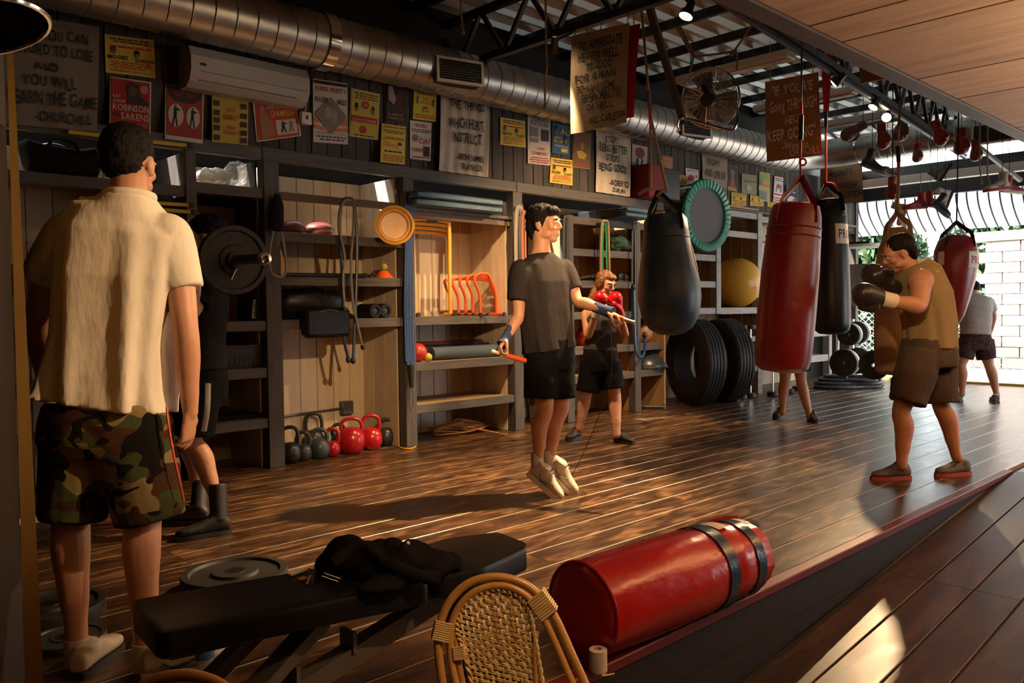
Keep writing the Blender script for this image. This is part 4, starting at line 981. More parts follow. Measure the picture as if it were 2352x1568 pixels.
# ---------------------------------------------- man bent forward at the red teardrop bag
D = 10.26
pr = person('man in grey T-shirt and dark shorts bending forward by the open end', at_z(2250, 920, 0))
body = MB(); hc = J(2232, 668, 0.38); P, ax = head(body, hc, (FW*0.8-UP*0.5-RT*0.3), (UP*0.8+FW*0.5))
lat = (RT*0.98-FW*0.1).normalized()
sp = [J(2240, 790), J(2241, 760, 0.0), J(2240, 720, 0.14), J(2236, 690, 0.28), J(2234, 678, 0.34)]
body.loft(sp, lat, [0.155, 0.155, 0.165, 0.18, 0.09], [0.12, 0.11, 0.115, 0.10, 0.07], 20, 2.2)
limb(body, [sp[-1], J(2233, 672, 0.36)], [0.065, 0.06])
arm(body, J(2204, 692, 0.26), J(2186, 712, 0.12), J(2178, 700, -0.05)); arm(body, J(2272, 692, 0.26), J(2282, 725, 0.3), J(2276, 760, 0.36))
hand(body, J(2178, 700, -0.05), -FW-RT*0.4, -RT, UP, s=1.0); hand(body, J(2276, 760, 0.36), -UP-RT*0.3, -RT, FW, s=1.0)
lk, la = J(2208, 838), J(2210, 905); rk, ra = J(2272, 838), J(2290, 908)
leg(body, J(2222, 785), lk, la, 1, 1.05, -FW); leg(body, J(2258, 785), rk, ra, 1, 1.05, -FW)
fuse(body, 'body', M['skin2'], pr, 0.009, 3)
sh = MB(); sh.loft([J(2241, 772), J(2241, 750, 0.02), J(2240, 718, 0.13), J(2238, 692, 0.26), J(2236, 682, 0.33)], lat, [0.175, 0.175, 0.195, 0.215, 0.11], [0.135, 0.13, 0.14, 0.12, 0.08], 22, 2.4)
sleeve(sh, J(2206, 694, 0.25), J(2196, 708, 0.18), 0.075, 0.065); sleeve(sh, J(2270, 694, 0.25), J(2279, 715, 0.27), 0.075, 0.065)
fuse(sh, 'shirt', M['tee_grey'], pr, 0.010, 3, 0.014, 0.10)
shorts(pr, J(2240, 785), lat, 0.185, 0.145, [(J(2222, 785), J(2214, 822), 0.115, 0.108), (J(2260, 785), J(2266, 824), 0.115, 0.110)], M['shorts_plaid'])
hr = MB(); hr.ell(hc+ax[2]*0.04-ax[1]*0.03, (0.082, 0.1, 0.085), ax); fuse(hr, 'hair', M['hair_dark'], pr, 0.01, 2)
MB().torus(hc+ax[2]*0.03, ax[2]*0.9+ax[1]*0.5, 0.094, 0.016, 24, 6, 2.0).build('headband', pmat('yellow_band', (0.7, 0.5, 0.02), 0.6), pr)
shoe(pr, la, gfoot(2208, 922), gfoot(2208, 922)+(FW*0.9-RT*0.2).normalized()*0.26, M['shoe_grey'], M['shoe_grey'])
shoe(pr, ra, gfoot(2290, 926), gfoot(2290, 926)+(FW*0.9+RT*0.3).normalized()*0.26, M['shoe_grey'], M['shoe_grey'])

# ---------------------------------------------- lifter with the barbell
D = 4.70
pr = person('lifter in black with a barbell across his shoulders, half hidden behind the white T-shirt', at_z(460, 1212, 0))
body = MB(); hc = J(466, 548); hf = (-RT*0.55-FW*0.2+FW*0.6-UP*0.05).normalized(); hf = (-RT*0.9-FW*0.45).normalized(); P, ax = head(body, hc, hf, UP, 0.98)
limb(body, [J(470, 575), J(472, 600), J(470, 625)], [0.055, 0.056, 0.07]); lat = (FW*0.95-RT*0.1).normalized()
sp = [J(472, 615), J(470, 640), J(462, 700), J(460, 790), J(462, 870), J(462, 910)]
body.loft(sp, lat, [0.09, 0.18, 0.175, 0.15, 0.16, 0.16], [0.08, 0.11, 0.12, 0.105, 0.12, 0.12], 20, 2.3)
arm(body, J(470, 650, -0.19), J(440, 720, -0.30), J(452, 622, -0.30)); hand(body, J(452, 622, -0.30), UP+RT*0.1, RT, -FW, (1.1, 1.1, 1.2, 1.2), 0.8)
arm(body, J(470, 650, 0.19), J(440, 720, 0.25), J(455, 622, 0.30)); hand(body, J(455, 622, 0.30), UP+RT*0.1, RT, FW, (1.1, 1.1, 1.2, 1.2), 0.8)
lk, la = J(440, 1010, -0.10), J(500, 1150, -0.16); rk, ra = J(432, 1020, 0.12), J(462, 1142, 0.12)
leg(body, J(455, 890, -0.09), lk, la, 1, 1.05, RT); leg(body, J(460, 890, 0.09), rk, ra, 1, 1.05, RT)
fuse(body, 'body', M['skin'], pr, 0.009, 3); eyes(pr, P, 0.98)
sh = MB(); sh.loft([J(471, 622), J(470, 640), J(463, 700), J(460, 790), J(462, 850)], lat, [0.12, 0.19, 0.195, 0.175, 0.18], [0.09, 0.12, 0.14, 0.13, 0.14], 20, 2.3)
for o in (-1, 1): sleeve(sh, J(470, 652, 0.19*o), J(452, 700, 0.26*o), 0.078, 0.066)
fuse(sh, 'shirt', M['tee_dark'], pr, 0.01, 3, 0.015, 0.1)
so = shorts(pr, J(462, 880), lat, 0.175, 0.145, [(J(458, 890, -0.09), J(446, 1000, -0.10), 0.115, 0.11), (J(462, 890, 0.09), J(438, 1000, 0.11), 0.115, 0.105)], M['shorts_black'])
MB().tube(dense([J(478, 880, -0.20), J(476, 940, -0.225), J(468, 990, -0.20)], 4), 0.016, 6, flat_=0.3).build('stripe', M['tee_grey'], so)
hr = MB(); r, f, u = ax; hr.ell(hc+u*0.06-f*0.03, (0.09, 0.105, 0.085), ax); hr.ell(hc-f*0.075, (0.075, 0.05, 0.075), ax); fuse(hr, 'hair', M['hair_dark'], pr, 0.008, 2, 0.035, 0.03)
for a, hl, dr_ in ((la, gfoot(528, 1222), (-RT*0.9-FW*0.6)), (ra, gfoot(480, 1200), (-RT*0.98-FW*0.1))):
    b = shoe(pr, a+UP*0.06, hl, hl+dr_.normalized()*0.28, M['shoe_black'], M['shoe_black'], 1.05, high=True)
def barbell_plate(root, c, axis, R, w, name='plate', mat='rubber'):
    prof = [(0.028, -w/2), (R*0.42, -w/2), (R*0.45, -w*0.3), (R*0.82, -w*0.3), (R*0.86, -w/2), (R*0.985, -w/2), (R, -w*0.35), (R, w*0.35), (R*0.985, w/2), (R*0.86, w/2), (R*0.82, w*0.3), (R*0.45, w*0.3), (R*0.42, w/2), (0.028, w/2), (0.028, -w/2)]
    return MB().lathe(prof, 40, c, axis, cap=False).build(name, M[mat], root)
bc = J(536, 597, -0.42); be = J(607, 594, -0.78); bax = (be-bc).normalized()
bb = thing('barbell', 'loaded barbell held by the lifter in black, its end pointing at the camera', 'barbell', bc-UP*0.18)
MB().tube([bc-bax*1.55, bc-bax*0.03], 0.014, 12).build('bar', M['iron'], bb); MB().tube([bc-bax*0.04, be], 0.025, 16).build('sleeve', M['iron'], bb)
MB().lathe([(0.03, 0), (0.032, 0.01), (0.032, 0.03), (0.02, 0.034), (0.014, 0.03), (0.014, 0.0)], 16, be-bax*0.02, bax).build('end_cap', M['brass'], bb)
barbell_plate(bb, bc, bax, 0.178, 0.055); barbell_plate(bb, bc-bax*1.42, bax, 0.178, 0.055)
col = MB().lathe([(0.026, 0.03), (0.045, 0.03), (0.045, 0.06), (0.026, 0.06)], 16, bc, bax).build('collar', M['steel'], bb)
pa = bc+bax*0.045; MB().tube([pa-UP*0.04, pa-UP*0.10-RT*0.03], 0.006, 6).build('lever', M['chrome'], col)
# ================================================================== hanging bags
def on_lathe(o, axis, ref, prof, a0, a1, h0, h1, off=0.003):
    """(u,v) -> point on a lathe surface; u across, v downward"""
    x, y, a = basis(axis, ref); o = Vector(o)
    def R(h):
        for (r0, z0), (r1, z1) in zip(prof, prof[1:]):
            lo, hi = min(z0, z1), max(z0, z1)
            if lo <= h <= hi and hi > lo: return r0+(r1-r0)*(h-z0)/(z1-z0)
        return prof[-1][0]
    def fn(u, v):
        h = h0+(h1-h0)*v; t = a0+(a1-a0)*u; r = R(h)+off
        return o+a*h+x*(r*math.cos(t))+y*(r*math.sin(t))
    return fn
_hat0 = hat
def hat(c, u, v): return c(u, v) if callable(c) else _hat0(c, u, v)
ZERO = V(0, 0, 0)
def pro_label(root, fn, ink, word='PRO'):
    mb = MB(); mb.grid(lambda u, v: fn(u, v), 10, 4); lb = mb.build('label', M['label'], root)
    mb = MB(); f2 = lambda u, v: fn(u, v)+_r*0 
    def up(u, v): p = fn(u, v); return p+(p-lb_c).normalized()*0.002
    lb_c = fn(0.5, 0.5)-((fn(0.5, 0.5)-root_loc(root)).normalized())*0.3
    put_text(mb, up, ZERO, word, 0.16, 0.28, 0.9, 0.74)
    put_poly(mb, up, ZERO, [(0.1, 0.2), (0.5, 0.06), (0.5, 0.2)]); put_poly(mb, up, ZERO, [(0.1, 0.82), (0.5, 0.96), (0.5, 0.82)])
    mb.build('lettering', ink, lb, smooth=False)
def strap_pts(a, b, sag=0.0): return [a, a.lerp(b, 0.5)+V(0, 0, sag), b]
def hung_bag(label, D, top, bot, prof, mat, apex, nstr=4, strapmat=None, rt=0.6, group=None, seams=(), strapw=0.022):
    """prof: list (radius, t) with t 0 bottom .. 1 top along axis bot->top pixels"""
    T, B = at_d(*top, D), at_d(*bot, D); ax = (T-B); L = ax.length; axn = ax.normalized()
    t = thing('punching_bag', label, 'punching bag', tuple(B), group)
    pr = [(r, L*h) for r, h in prof]; mb = MB(); mb.lathe(pr, 36, B, axn, RT); body = mb.build('body', mat, t)
    x, y, a = basis(axn, RT); A = at_d(*apex, D)
    for i in range(nstr):
        th = 2*PI*(i+0.35)/nstr; q = T+x*(rt*pr[-3][0]*math.cos(th))+y*(rt*pr[-3][0]*math.sin(th)); dd = (q-T).normalized()
        e = T-axn*0.14+dd*(pr[-3][0]+0.012); m = T+axn*0.0+dd*(pr[-3][0]*0.93)
        MB().tube(dense([A, A.lerp(m, 0.55), m, e], 4), strapw, 6, flat_=0.18, ref=dd).build('strap', strapmat or mat, t)
    for h in seams:
        r = None
        for (r0, z0), (r1, z1) in zip(pr, pr[1:]):
            if z0 <= h*L <= z1 and z1 > z0: r = r0+(r1-r0)*(h*L-z0)/(z1-z0)
        if r: MB().torus(B+axn*(h*L), axn, r+0.001, 0.005, 36, 6).build('seam', strapmat or mat, body)
    return t, B, T, axn, L, pr, A
def hang_rope(label, pts, r, mat, extra=(), name='hanging_rope', cat='rope'):
    t = thing(name, label, cat, tuple(pts[0])); MB().tube(dense(pts, 4), r, 8).build('cord', mat, t)
    for nm, a, b, rr, m in extra: MB().tube([a, b], rr, 10).build(nm, m, t)
    return t
# dark blue teardrop
D = 6.5
t, B, T, axn, L, pr, A = hung_bag('dark blue teardrop punching bag hung on two cotton ropes', D, (1528, 492), (1542, 770),
    [(0.02, 0.0), (0.10, 0.012), (0.17, 0.06), (0.225, 0.16), (0.247, 0.30), (0.243, 0.42), (0.218, 0.58), (0.185, 0.76), (0.175, 0.86), (0.168, 0.95), (0.14, 0.99), (0.06, 1.0)], M['vinyl_blue'], (1512, 440), 4, M['vinyl_black'], 1.0, None, (0.80,), 0.024)
fn = on_lathe(B, axn, RT, pr, -0.45, -0.05, L*0.72, L*0.52); 
mb = MB(); mb.grid(fn, 6, 4); mb.build('patch', M['canvas'], t)
kn = at_d(1494, 265, D)
tr_ = thing('hanging_rope', 'pale cotton rope with swivel holding the dark blue teardrop bag', 'rope', tuple(at_d(1512, 440, D)))
MB().tube(dense([at_d(1494, 432, D), kn], 6), 0.011, 8).build('cord', M['rope'], tr_); MB().tube(dense([at_d(1532, 440, D), kn], 6), 0.011, 8).build('cord', M['rope'], tr_)
MB().tube([at_d(1494, 274, D), at_d(1494, 248, D)], 0.014, 8).build('red_tape', M['redrope'], tr_); MB().tube([at_d(1493, 248, D), at_d(1490, 205, D)], 0.018, 10).build('swivel', M['iron'], tr_)
MB().torus(at_d(1488, 198, D), RT, 0.028, 0.010, 16, 6).build('knot', M['rope'], tr_); MB().tube(dense([at_d(1488, 196, D), at_d(1482, 120, D), at_d(1474, 30, D), V(at_d(1464, -30, D).x, at_d(1464, -30, D).y, 3.93)], 4), 0.010, 8).build('cord', M['rope'], tr_)
for a, b, c in (((1494, 432), (1480, 438), (1466, 446)), ((1532, 438), (1520, 440), (1508, 452))): MB().tube(dense([at_d(*a, D-.02), at_d(*b, D-.03), at_d(*c, D-.03)], 4), 0.014, 7).build('tail', M['rope'], tr_)
# red heavy bag
D = 5.6
t, B, T, axn, L, pr, A = hung_bag('long red heavy bag hiding a person behind it', D, (1829, 468), (1794, 856),
    [(0.03, 0.0), (0.13, 0.008), (0.172, 0.035), (0.186, 0.09), (0.191, 0.3), (0.189, 0.6), (0.176, 0.84), (0.168, 0.93), (0.150, 0.985), (0.10, 1.0), (0.03, 1.002)], M['vinyl_red2'], (1840, 405), 4, M['vinyl_red2'], 1.0, None, (0.85, 0.80))
tr_ = thing('hanging_rope', 'red cord and violet cable with black spring above the long red bag', 'rope', tuple(A))
MB().tube(dense([A, at_d(1838, 372, D), at_d(1839, 322, D)], 3), 0.008, 8).build('cord', M['redrope'], tr_); MB().tube([at_d(1839, 322, D), at_d(1840, 265, D)], 0.016, 12).build('spring', M['steel'], tr_)
MB().tube([at_d(1840, 262, D), at_d(1840, 236, D)], 0.012, 8).build('red_lashing', M['redrope'], tr_); MB().tube([at_d(1840, 238, D), at_d(1842, 60, D), V(at_d(1842, 60, D).x, at_d(1842, 60, D).y, 3.93)], 0.007, 8).build('cable', M['purplerope'], tr_)
MB().torus(at_d(1844, 372, D), FW, 0.022, 0.007, 14, 6).build('knot', M['redrope'], tr_)
# black PRO bag
D = 8.0
t, B, T, axn, L, pr, A = hung_bag('black heavy bag with a cream PRO label beside the red one', D, (1903, 456), (1912, 768),
    [(0.03, 0.0), (0.12, 0.008), (0.155, 0.03), (0.170, 0.08), (0.175, 0.3), (0.170, 0.6), (0.160, 0.85), (0.152, 0.94), (0.13, 0.985), (0.05, 1.0)], M['vinyl_black'], (1897, 420), 4, M['vinyl_black'], 1.0, None, (0.86,))
pro_label(t, on_lathe(B, axn, RT, pr, -PI/2-0.05, -PI/2+1.2, L*0.80, L*0.655), M['ink'])
tr_ = thing('hanging_rope', 'red webbing strap and cord above the black heavy bag', 'rope', tuple(A))
MB().tube(dense([A, at_d(1897, 380, D), at_d(1897, 292, D)], 3), 0.010, 8).build('cord', M['redrope'], tr_); MB().tube([at_d(1897, 292, D), at_d(1897, 256, D)], 0.016, 10).build('swivel', M['steel'], tr_)
MB().tube(dense([at_d(1897, 258, D), at_d(1901, 190, D), at_d(1903, 125, D)], 3), 0.028, 6, flat_=0.15, ref=RT).build('strap', M['redrope'], tr_); MB().tube(dense([at_d(1897, 258, D), at_d(1893, 190, D), at_d(1893, 140, D), at_d(1903, 125, D)], 3), 0.020, 6, flat_=0.15, ref=RT).build('strap', M['redrope'], tr_)
MB().tube(dense([A, at_d(1915, 422, D-.1), at_d(1928, 442, D-.1)], 3), 0.008, 6).build('tail', M['redrope'], tr_); q = at_d(1903, 125, D); MB().tube([q, V(q.x, q.y, 3.93)], 0.008, 6).build('cord', M['steel'], tr_)
# tan bag behind the boxer
D = 6.75
t, B, T, axn, L, pr, A = hung_bag('worn tan and brown heavy bag directly behind the boxer', D, (2062, 520), (2058, 862),
    [(0.03, 0.0), (0.12, 0.008), (0.155, 0.03), (0.168, 0.10), (0.172, 0.5), (0.168, 0.72), (0.15, 0.84), (0.11, 0.93), (0.07, 0.985), (0.03, 1.0)], M['canvas'], (2061, 488), 4, M['canvas'], 1.0, None, (0.72,))
MB().tube(dense([B+V(0, 0, 0.02), B-UP*0.05-RT*0.03, B-UP*0.12-RT*0.04], 3), [0.03]*4+[0.02]*3, 8, flat_=0.4).build('tie', M['vinyl_black'], t)
tr_ = thing('hanging_rope', 'pale rope with swivel above the worn tan bag', 'rope', tuple(A))
MB().tube(dense([A, at_d(2063, 430, D), at_d(2064, 385, D)], 3), 0.014, 8).build('cord', M['rope'], tr_); MB().tube([at_d(2064, 385, D), at_d(2064, 372, D)], 0.015, 8).build('red_tape', M['redrope'], tr_)
MB().tube([at_d(2064, 372, D), at_d(2063, 336, D)], 0.017, 10).build('swivel', M['pillar'], tr_); MB().tube(dense([at_d(2063, 336, D), at_d(2065, 280, D), at_d(2067, 232, D)], 3), 0.010, 8).build('cord', M['rope'], tr_)
q = at_d(2067, 234, D); MB().tube([q, V(q.x, q.y, 3.93)], 0.006, 6).build('cord', M['steel'], tr_)
MB().torus(at_d(2062, 484, D), RT, 0.03, 0.012, 14, 6).build('knot', M['rope'], tr_)
# red teardrop
D = 9.0
t, B, T, axn, L, pr, A = hung_bag('red teardrop bag with cream PRO label held by the bending man', D, (2197, 540), (2190, 745),
    [(0.01, 0.0), (0.06, 0.02), (0.10, 0.10), (0.15, 0.28), (0.20, 0.5), (0.222, 0.68), (0.218, 0.82), (0.18, 0.94), (0.12, 0.99), (0.03, 1.0)], M['vinyl_red2'], (2197, 510), 4, M['vinyl_black'], 1.0, None, ())
pro_label(t, on_lathe(B, axn, RT, pr, -PI/2+0.1, -PI/2+1.05, L*0.80, L*0.62), flat((0.35, 0.03, 0.03)))
fn = on_lathe(B, axn, RT, pr, -PI/2-1.35, -PI/2-1.0, L*0.80, L*0.65); mb = MB(); mb.grid(fn, 3, 3); mb.build('label', M['label'], t)
hang_rope('thin black cord above the red teardrop bag', [A, at_d(2199, 440, D), at_d(2200, 345, D), V(at_d(2203, 290, D).x, at_d(2203, 290, D).y, 3.93)], 0.008, M['steel'])
# ---------------------------------------------- red bag lying on the platform
a0, a1 = at_z(1330, 1402, 0.168), at_z(1722, 1268, 0.168); axn = (a1-a0).normalized(); L = (a1-a0).length
t = thing('punching_bag', 'red heavy bag lying on the platform edge, wrapped in blue tape bands', 'punching bag', V(a0.x, a0.y, 0))
prof = [(0.02, 0.0), (0.14, 0.002), (0.162, 0.018), (0.168, 0.07), (0.168, 0.5), (0.164, 0.66), (0.156, 0.70), (0.160, 0.76), (0.152, 0.86), (0.150, 0.90), (0.142, 0.96), (0.10, 0.995), (0.03, 1.0)]
pr = [(r, h*L) for r, h in prof]; mb = MB(); x, y, a = basis(axn, UP)
n = 48; vs = []
fine = []
for (r0, h0), (r1, h1) in zip(pr, pr[1:]):
    for k in range(4): fine.append((r0+(r1-r0)*k/4, h0+(h1-h0)*k/4))
fine.append(pr[-1])
for r, h in fine:
    for j in range(n):
        th = 2*PI*j/n; w = 1+0.012*math.sin(7*th+h*9)+(0.02*math.sin(16*th) if h > L*0.88 or h < L*0.03 else 0)
        vs.append(a0+a*h+x*(r*w*math.cos(th))+y*(r*w*math.sin(th)))
mb.add(vs, mb.ring_faces(n, len(fine))); body = mb.build('body', M['vinyl_red'], t)
MB().torus(a0+a*0.016, a, 0.163, 0.006, 48, 6).build('seam', M['vinyl_red'], body)
for h, w, r in ((0.665, 0.032, 0.168), (0.86, 0.028, 0.157)):
    MB().lathe([(r, -w), (r+0.003, -w*0.95), (r+0.003, w*0.95), (r, w)], 48, a0+a*(h*L), a, UP, cap=False).build('tape_band', M['bluetape'], t)
for u0, u1, h0, h1 in ((0.1, 1.0, 0.72, 0.78), (0.15, 0.9, 0.895, 0.935)):
    mb = MB(); mb.grid(on_lathe(a0, axn, UP, [(r+0.004, h) for r, h in pr], -0.2-u1*0.6+0.4, -0.2+0.4+u0, L*h0, L*h1), 8, 3); mb.build('label', M['label'], t)
for k in range(3):
    th = 0.5+k*0.9; e = a1-a*0.16+(x*math.cos(th)+y*math.sin(th))*-0.160; f = a1-a*0.02+(x*math.cos(th+.5)+y*math.sin(th+.5))*-0.135
    MB().tube(dense([e, e.lerp(f, 0.5)+(e-a0-a*(e-a0).dot(a)).normalized()*0.01, f], 3), 0.024, 6, flat_=0.2).build('strap', M['vinyl_red'], t)

# ================================================================== trampoline, tyres, ball
tc = at_y(1623, 495, 5.74); TRR = 0.455
t = thing('mini_trampoline', 'round mini trampoline with green pad hung on the shelves', 'trampoline', tc-UP*TRR)
nrm = Vector((-0.12, -1, 0)).normalized(); x, y, a = basis(nrm, UP)
mb = MB(); n = 120; vs = []; prof = [(0.335, 0.0), (0.345, 0.022), (0.39, 0.034), (0.44, 0.028), (0.455, 0.0), (0.44, -0.02), (0.345, -0.02)]
for i in range(n):
    th = 2*PI*i/n; w = 0.007*math.sin(i*2*PI/3.0)
    for r, h in prof: vs.append(tc+a*(h+(w if h > 0.01 else 0))+(x*math.cos(th)+y*math.sin(th))*r)
mb.add(vs, mb.ring_faces(len(prof), n, True)); mb.build('pad', M['green'], t)
MB().lathe([(0.335, -0.012), (0.335, -0.006), (0.0, -0.006)], 48, tc, a, cap=True).build('jumping_mat', M['tmat'], t)
MB().torus(tc-a*0.02, a, 0.44, 0.013, 60, 8).build('rim', M['steel'], t)
MB().tube([at_y(1555, 433, 5.72), at_y(1585, 428, 5.72)], 0.018, 8).build('leg', M['steel'], t)
def tyre(label, c, axd, R=0.53, w=0.28):
    t = thing('tyre', label, 'tyre', V(c.x, c.y, 0), 'truck tyres under the grey shelves')
    prof = [(0.27, -w*0.36), (0.285, -w*0.46), (0.38, -w*0.56), (0.46, -w*0.52), (0.505, -w*0.46), (0.525, -w*0.40)]
    tr = []
    for k in range(5):
        z0 = -w*0.38+k*w*0.155; tr += [(0.53, z0), (0.53, z0+w*0.11), (0.516, z0+w*0.118), (0.516, z0+w*0.147)]
    prof = prof+tr[:-2]+[(0.525, w*0.40), (0.505, w*0.46), (0.46, w*0.52), (0.38, w*0.56), (0.285, w*0.46), (0.27, w*0.36), (0.27, -w*0.36)]
    MB().lathe([(r*R/0.53, h) for r, h in prof], 64, c, axd, UP, cap=False).build('carcass', M['rubber'], t)
    for sg in (-1, 1): MB().torus(c+Vector(axd)*(sg*w*0.54), axd, 0.385*R/0.53, 0.006, 56, 5).build('sidewall_ring', M['rubber'], t)
    return t
axd = V(math.cos(math.radians(155)), math.sin(math.radians(155)), 0)
c1 = at_d(1596, 836, 10.3); c1.z = 0.53; tyre('nearer of the two big truck tyres leaning by the shelves', c1, axd)
c2 = at_d(1662, 832, 10.62); c2.z = 0.53; tyre('farther of the two big truck tyres, nearly under the yellow ball', c2, axd)
bcn = at_y(1692, 648, 6.12); r = bcn.z-1.202
t = thing('exercise_ball', 'large yellow exercise ball on the grey shelf', 'ball', V(bcn.x, bcn.y, 1.2)); bcn.z = 1.2+r*0.985
mb = MB(); mb.ell(bcn, (r, r, r*0.985), None, 40, 28); b_ = mb.build('skin', M['ball'], t)
MB().ell(bcn+V(-0.2, -0.8, -0.2).normalized()*r, 0.012).build('valve', M['white'], b_)
# dumbbell-ended rods
def rod_stand(label, px, py, ptop):
    b = at_z(px, py, 0.0); t = thing('weighted_bar', label, 'exercise bar', b, 'weighted bars standing by the shelf bay'); h = 0.97
    for nm, z0 in (('base_weight', 0.0), ('top_weight', h-0.06)): MB().lathe([(0.055, 0), (0.075, 0.006), (0.075, 0.055), (0.055, 0.06)], 20, b+UP*z0).build(nm, M['rubber'], t)
    MB().tube([b+UP*0.05, b+UP*(h-0.05)], 0.012, 8).build('rod', M['chrome'], t)
for i, (px, py, lab) in enumerate(((1687, 914, 'weighted bar standing closest to the tyres'), (1703, 910, 'second weighted bar right of the tyres'), (1724, 906, 'third weighted bar right of the tyres'), (1775, 903, 'weighted bar standing left of the hidden person'), (1812, 896, 'weighted bar seen between the hidden person\'s legs'), (1832, 890, 'weighted bar standing right of the hidden person'))):
    rod_stand(lab, px, py+6, 0)

# ================================================================== fan
D = 6.9; fc = at_d(1632, 226, D); fa = (CAM-fc).normalized(); fa = (fa-_r*0.35-UP*0.15).normalized(); FR = 0.245
t = thing('hanging_fan', 'round wire-caged fan hung from the roof beside the banner', 'fan', fc-UP*FR)
x, y, a = basis(fa, UP); mb = MB()
for i in range(15):
    rr = 0.03+(FR-0.03)*i/14; h = 0.075*math.sqrt(max(0, 1-(rr/FR)**2)) if i < 14 else 0
    for sg in (1, -1): mb.torus(fc+a*(h*sg), a, rr, 0.0025, 36, 4)
for i in range(24):
    th = 2*PI*i/24
    for sg in (1, -1):
        mb.tube([fc+(x*math.cos(th)+y*math.sin(th))*rr_+a*(sg*0.075*math.sqrt(max(0, 1-(rr_/FR)**2))) for rr_ in (0.03, 0.09, 0.15, 0.20, 0.235, FR)], 0.0024, 4)
mb.build('cage', M['brass'], t)
MB().torus(fc, a, FR, 0.007, 48, 8).build('rim', M['brass'], t)
MB().lathe([(0.02, 0.10), (0.055, 0.095), (0.062, 0.06), (0.062, 0.02), (0.04, 0.0)], 24, fc+a*0.01-_r*0.0, a).build('motor', M['black'], t)
for i in range(3):
    th = 2*PI*i/3+0.3; d = x*math.cos(th)+y*math.sin(th); e = a.cross(d)
    mb = MB(); mb.grid(lambda u, v: fc+d*(0.04+0.17*u)+e*((v-0.5)*(0.07+0.10*u))+a*((v-0.5)*0.05-0.02), 5, 4); mb.build('blade', M['iron'], t)
MB().obox(fc+a*0.09+_u*0.10+_r*0.005, (_r, _u, a), (0.045, 0.03, 0.02)).build('switch_box', M['black'], t)
st = [at_d(1560, 300, D), at_d(1556, 285, D-.05), at_d(1573, 272, D-.08), at_d(1670, 298, D-.1), at_d(1690, 290, D-.1), at_d(1694, 262, D-.1), at_d(1694, 225, D-.05)]
MB().tube(dense(st, 4), 0.011, 8).build('stand', M['chrome'], t)
tr_ = thing('hanging_rope', 'knotted pale ropes holding up the caged fan', 'rope', fc+UP*FR)
for pts in ([(1585, 165), (1592, 130), (1585, 118), (1553, 60)], [(1592, 130), (1640, 125), (1683, 118), (1690, 112), (1740, 38)], [(1690, 112), (1693, 135), (1692, 160)], [(1597, 132), (1560, 58)]):
    MB().tube(dense([at_d(p[0], p[1], D) for p in pts], 4), 0.009, 7).build('cord', M['rope'], tr_)
MB().ell(at_d(1682, 122, D), 0.025).build('knot', M['rope'], tr_)

# ================================================================== air conditioner, junction box, speaker
ac0, ac1 = at_y(437, 168, 5.72), at_y(708, 175, 5.72); 
t = thing('air_conditioner', 'long white wall air conditioner under the duct above the posters', 'air conditioner', V(ac0.x, 5.93, 2.80))
x0, x1 = ac0.x, ac1.x; pf = [(5.93, 2.80), (5.80, 2.795), (5.735, 2.83), (5.70, 2.90), (5.70, 3.00), (5.74, 3.07), (5.93, 3.08)]
mb = MB(); n = len(pf)
mb.prism([(a, b) for a, b in pf], (x0, 0, 0), Y_, Z_, X_*(x1-x0)); mb.build('casing', M['white'], t, smooth=False)
MB().box((x0+0.06, 5.722, 2.835), (x1-0.10, 5.76, 2.842)).build('louvre', M['iron'], t, smooth=False)
MB().box((x0+0.06, 5.698, 2.895), (x1-0.02, 5.704, 2.898)).build('panel_line', M['iron'], t, smooth=False)
bd_ = MB().lathe([(0.0, 0), (0.026, 0), (0.026, 0.004), (0.0, 0.004)], 20, (x0+0.085, 5.700, 2.945), -Y_); 
for v in bd_.v: v.z = 2.945+(v.z-2.945)*0.4
bd_.build('badge', flat((0.02, 0.04, 0.12)), t)
jb = at_y(704, 272, 5.91); t = thing('junction_box', 'small pale electrical box on the wall left of the large FRAZIER ALI poster', 'electrical box', jb)
t['label'] = 'small pale electrical box with curved conduit on the poster wall'
MB().cbox(jb-V(0.055, 0.02, 0.05), jb+V(0.04, 0.03, 0.05), 0.008).build('box', pmat('cream_box', (0.75, 0.68, 0.55), 0.5), t); MB().box(jb+V(-0.012, -0.026, -0.012), jb+V(0.0, -0.018, 0.02)).build('switch', M['black'], t)
MB().tube(dense([jb+V(-0.02, 0, 0.05), jb+V(-0.02, -0.02, 0.12), jb+V(-0.07, -0.03, 0.19), jb+V(-0.12, 0, 0.21)], 4), 0.011, 8).build('conduit', M['iron'], t)
s0 = at_y(1462, 455, 5.86); t = thing('speaker_box', 'red and black box standing on the shelf rail behind the rope', 'box', V(s0.x, 5.88, 2.47))
X0 = s0.x; X1 = at_y(1534, 455, 5.86).x; ztop = at_y(1462, 380, 5.86).z
MB().cbox((X0, 5.68, 2.472), (X0+(X1-X0)*0.5, 5.94, ztop), 0.008).build('red_case', flat((0.22, 0.008, 0.010)), t, smooth=False); MB().cbox((X0+(X1-X0)*0.5, 5.685, 2.472), (X1, 5.94, ztop-0.01), 0.008).build('black_case', M['black'], t, smooth=False)

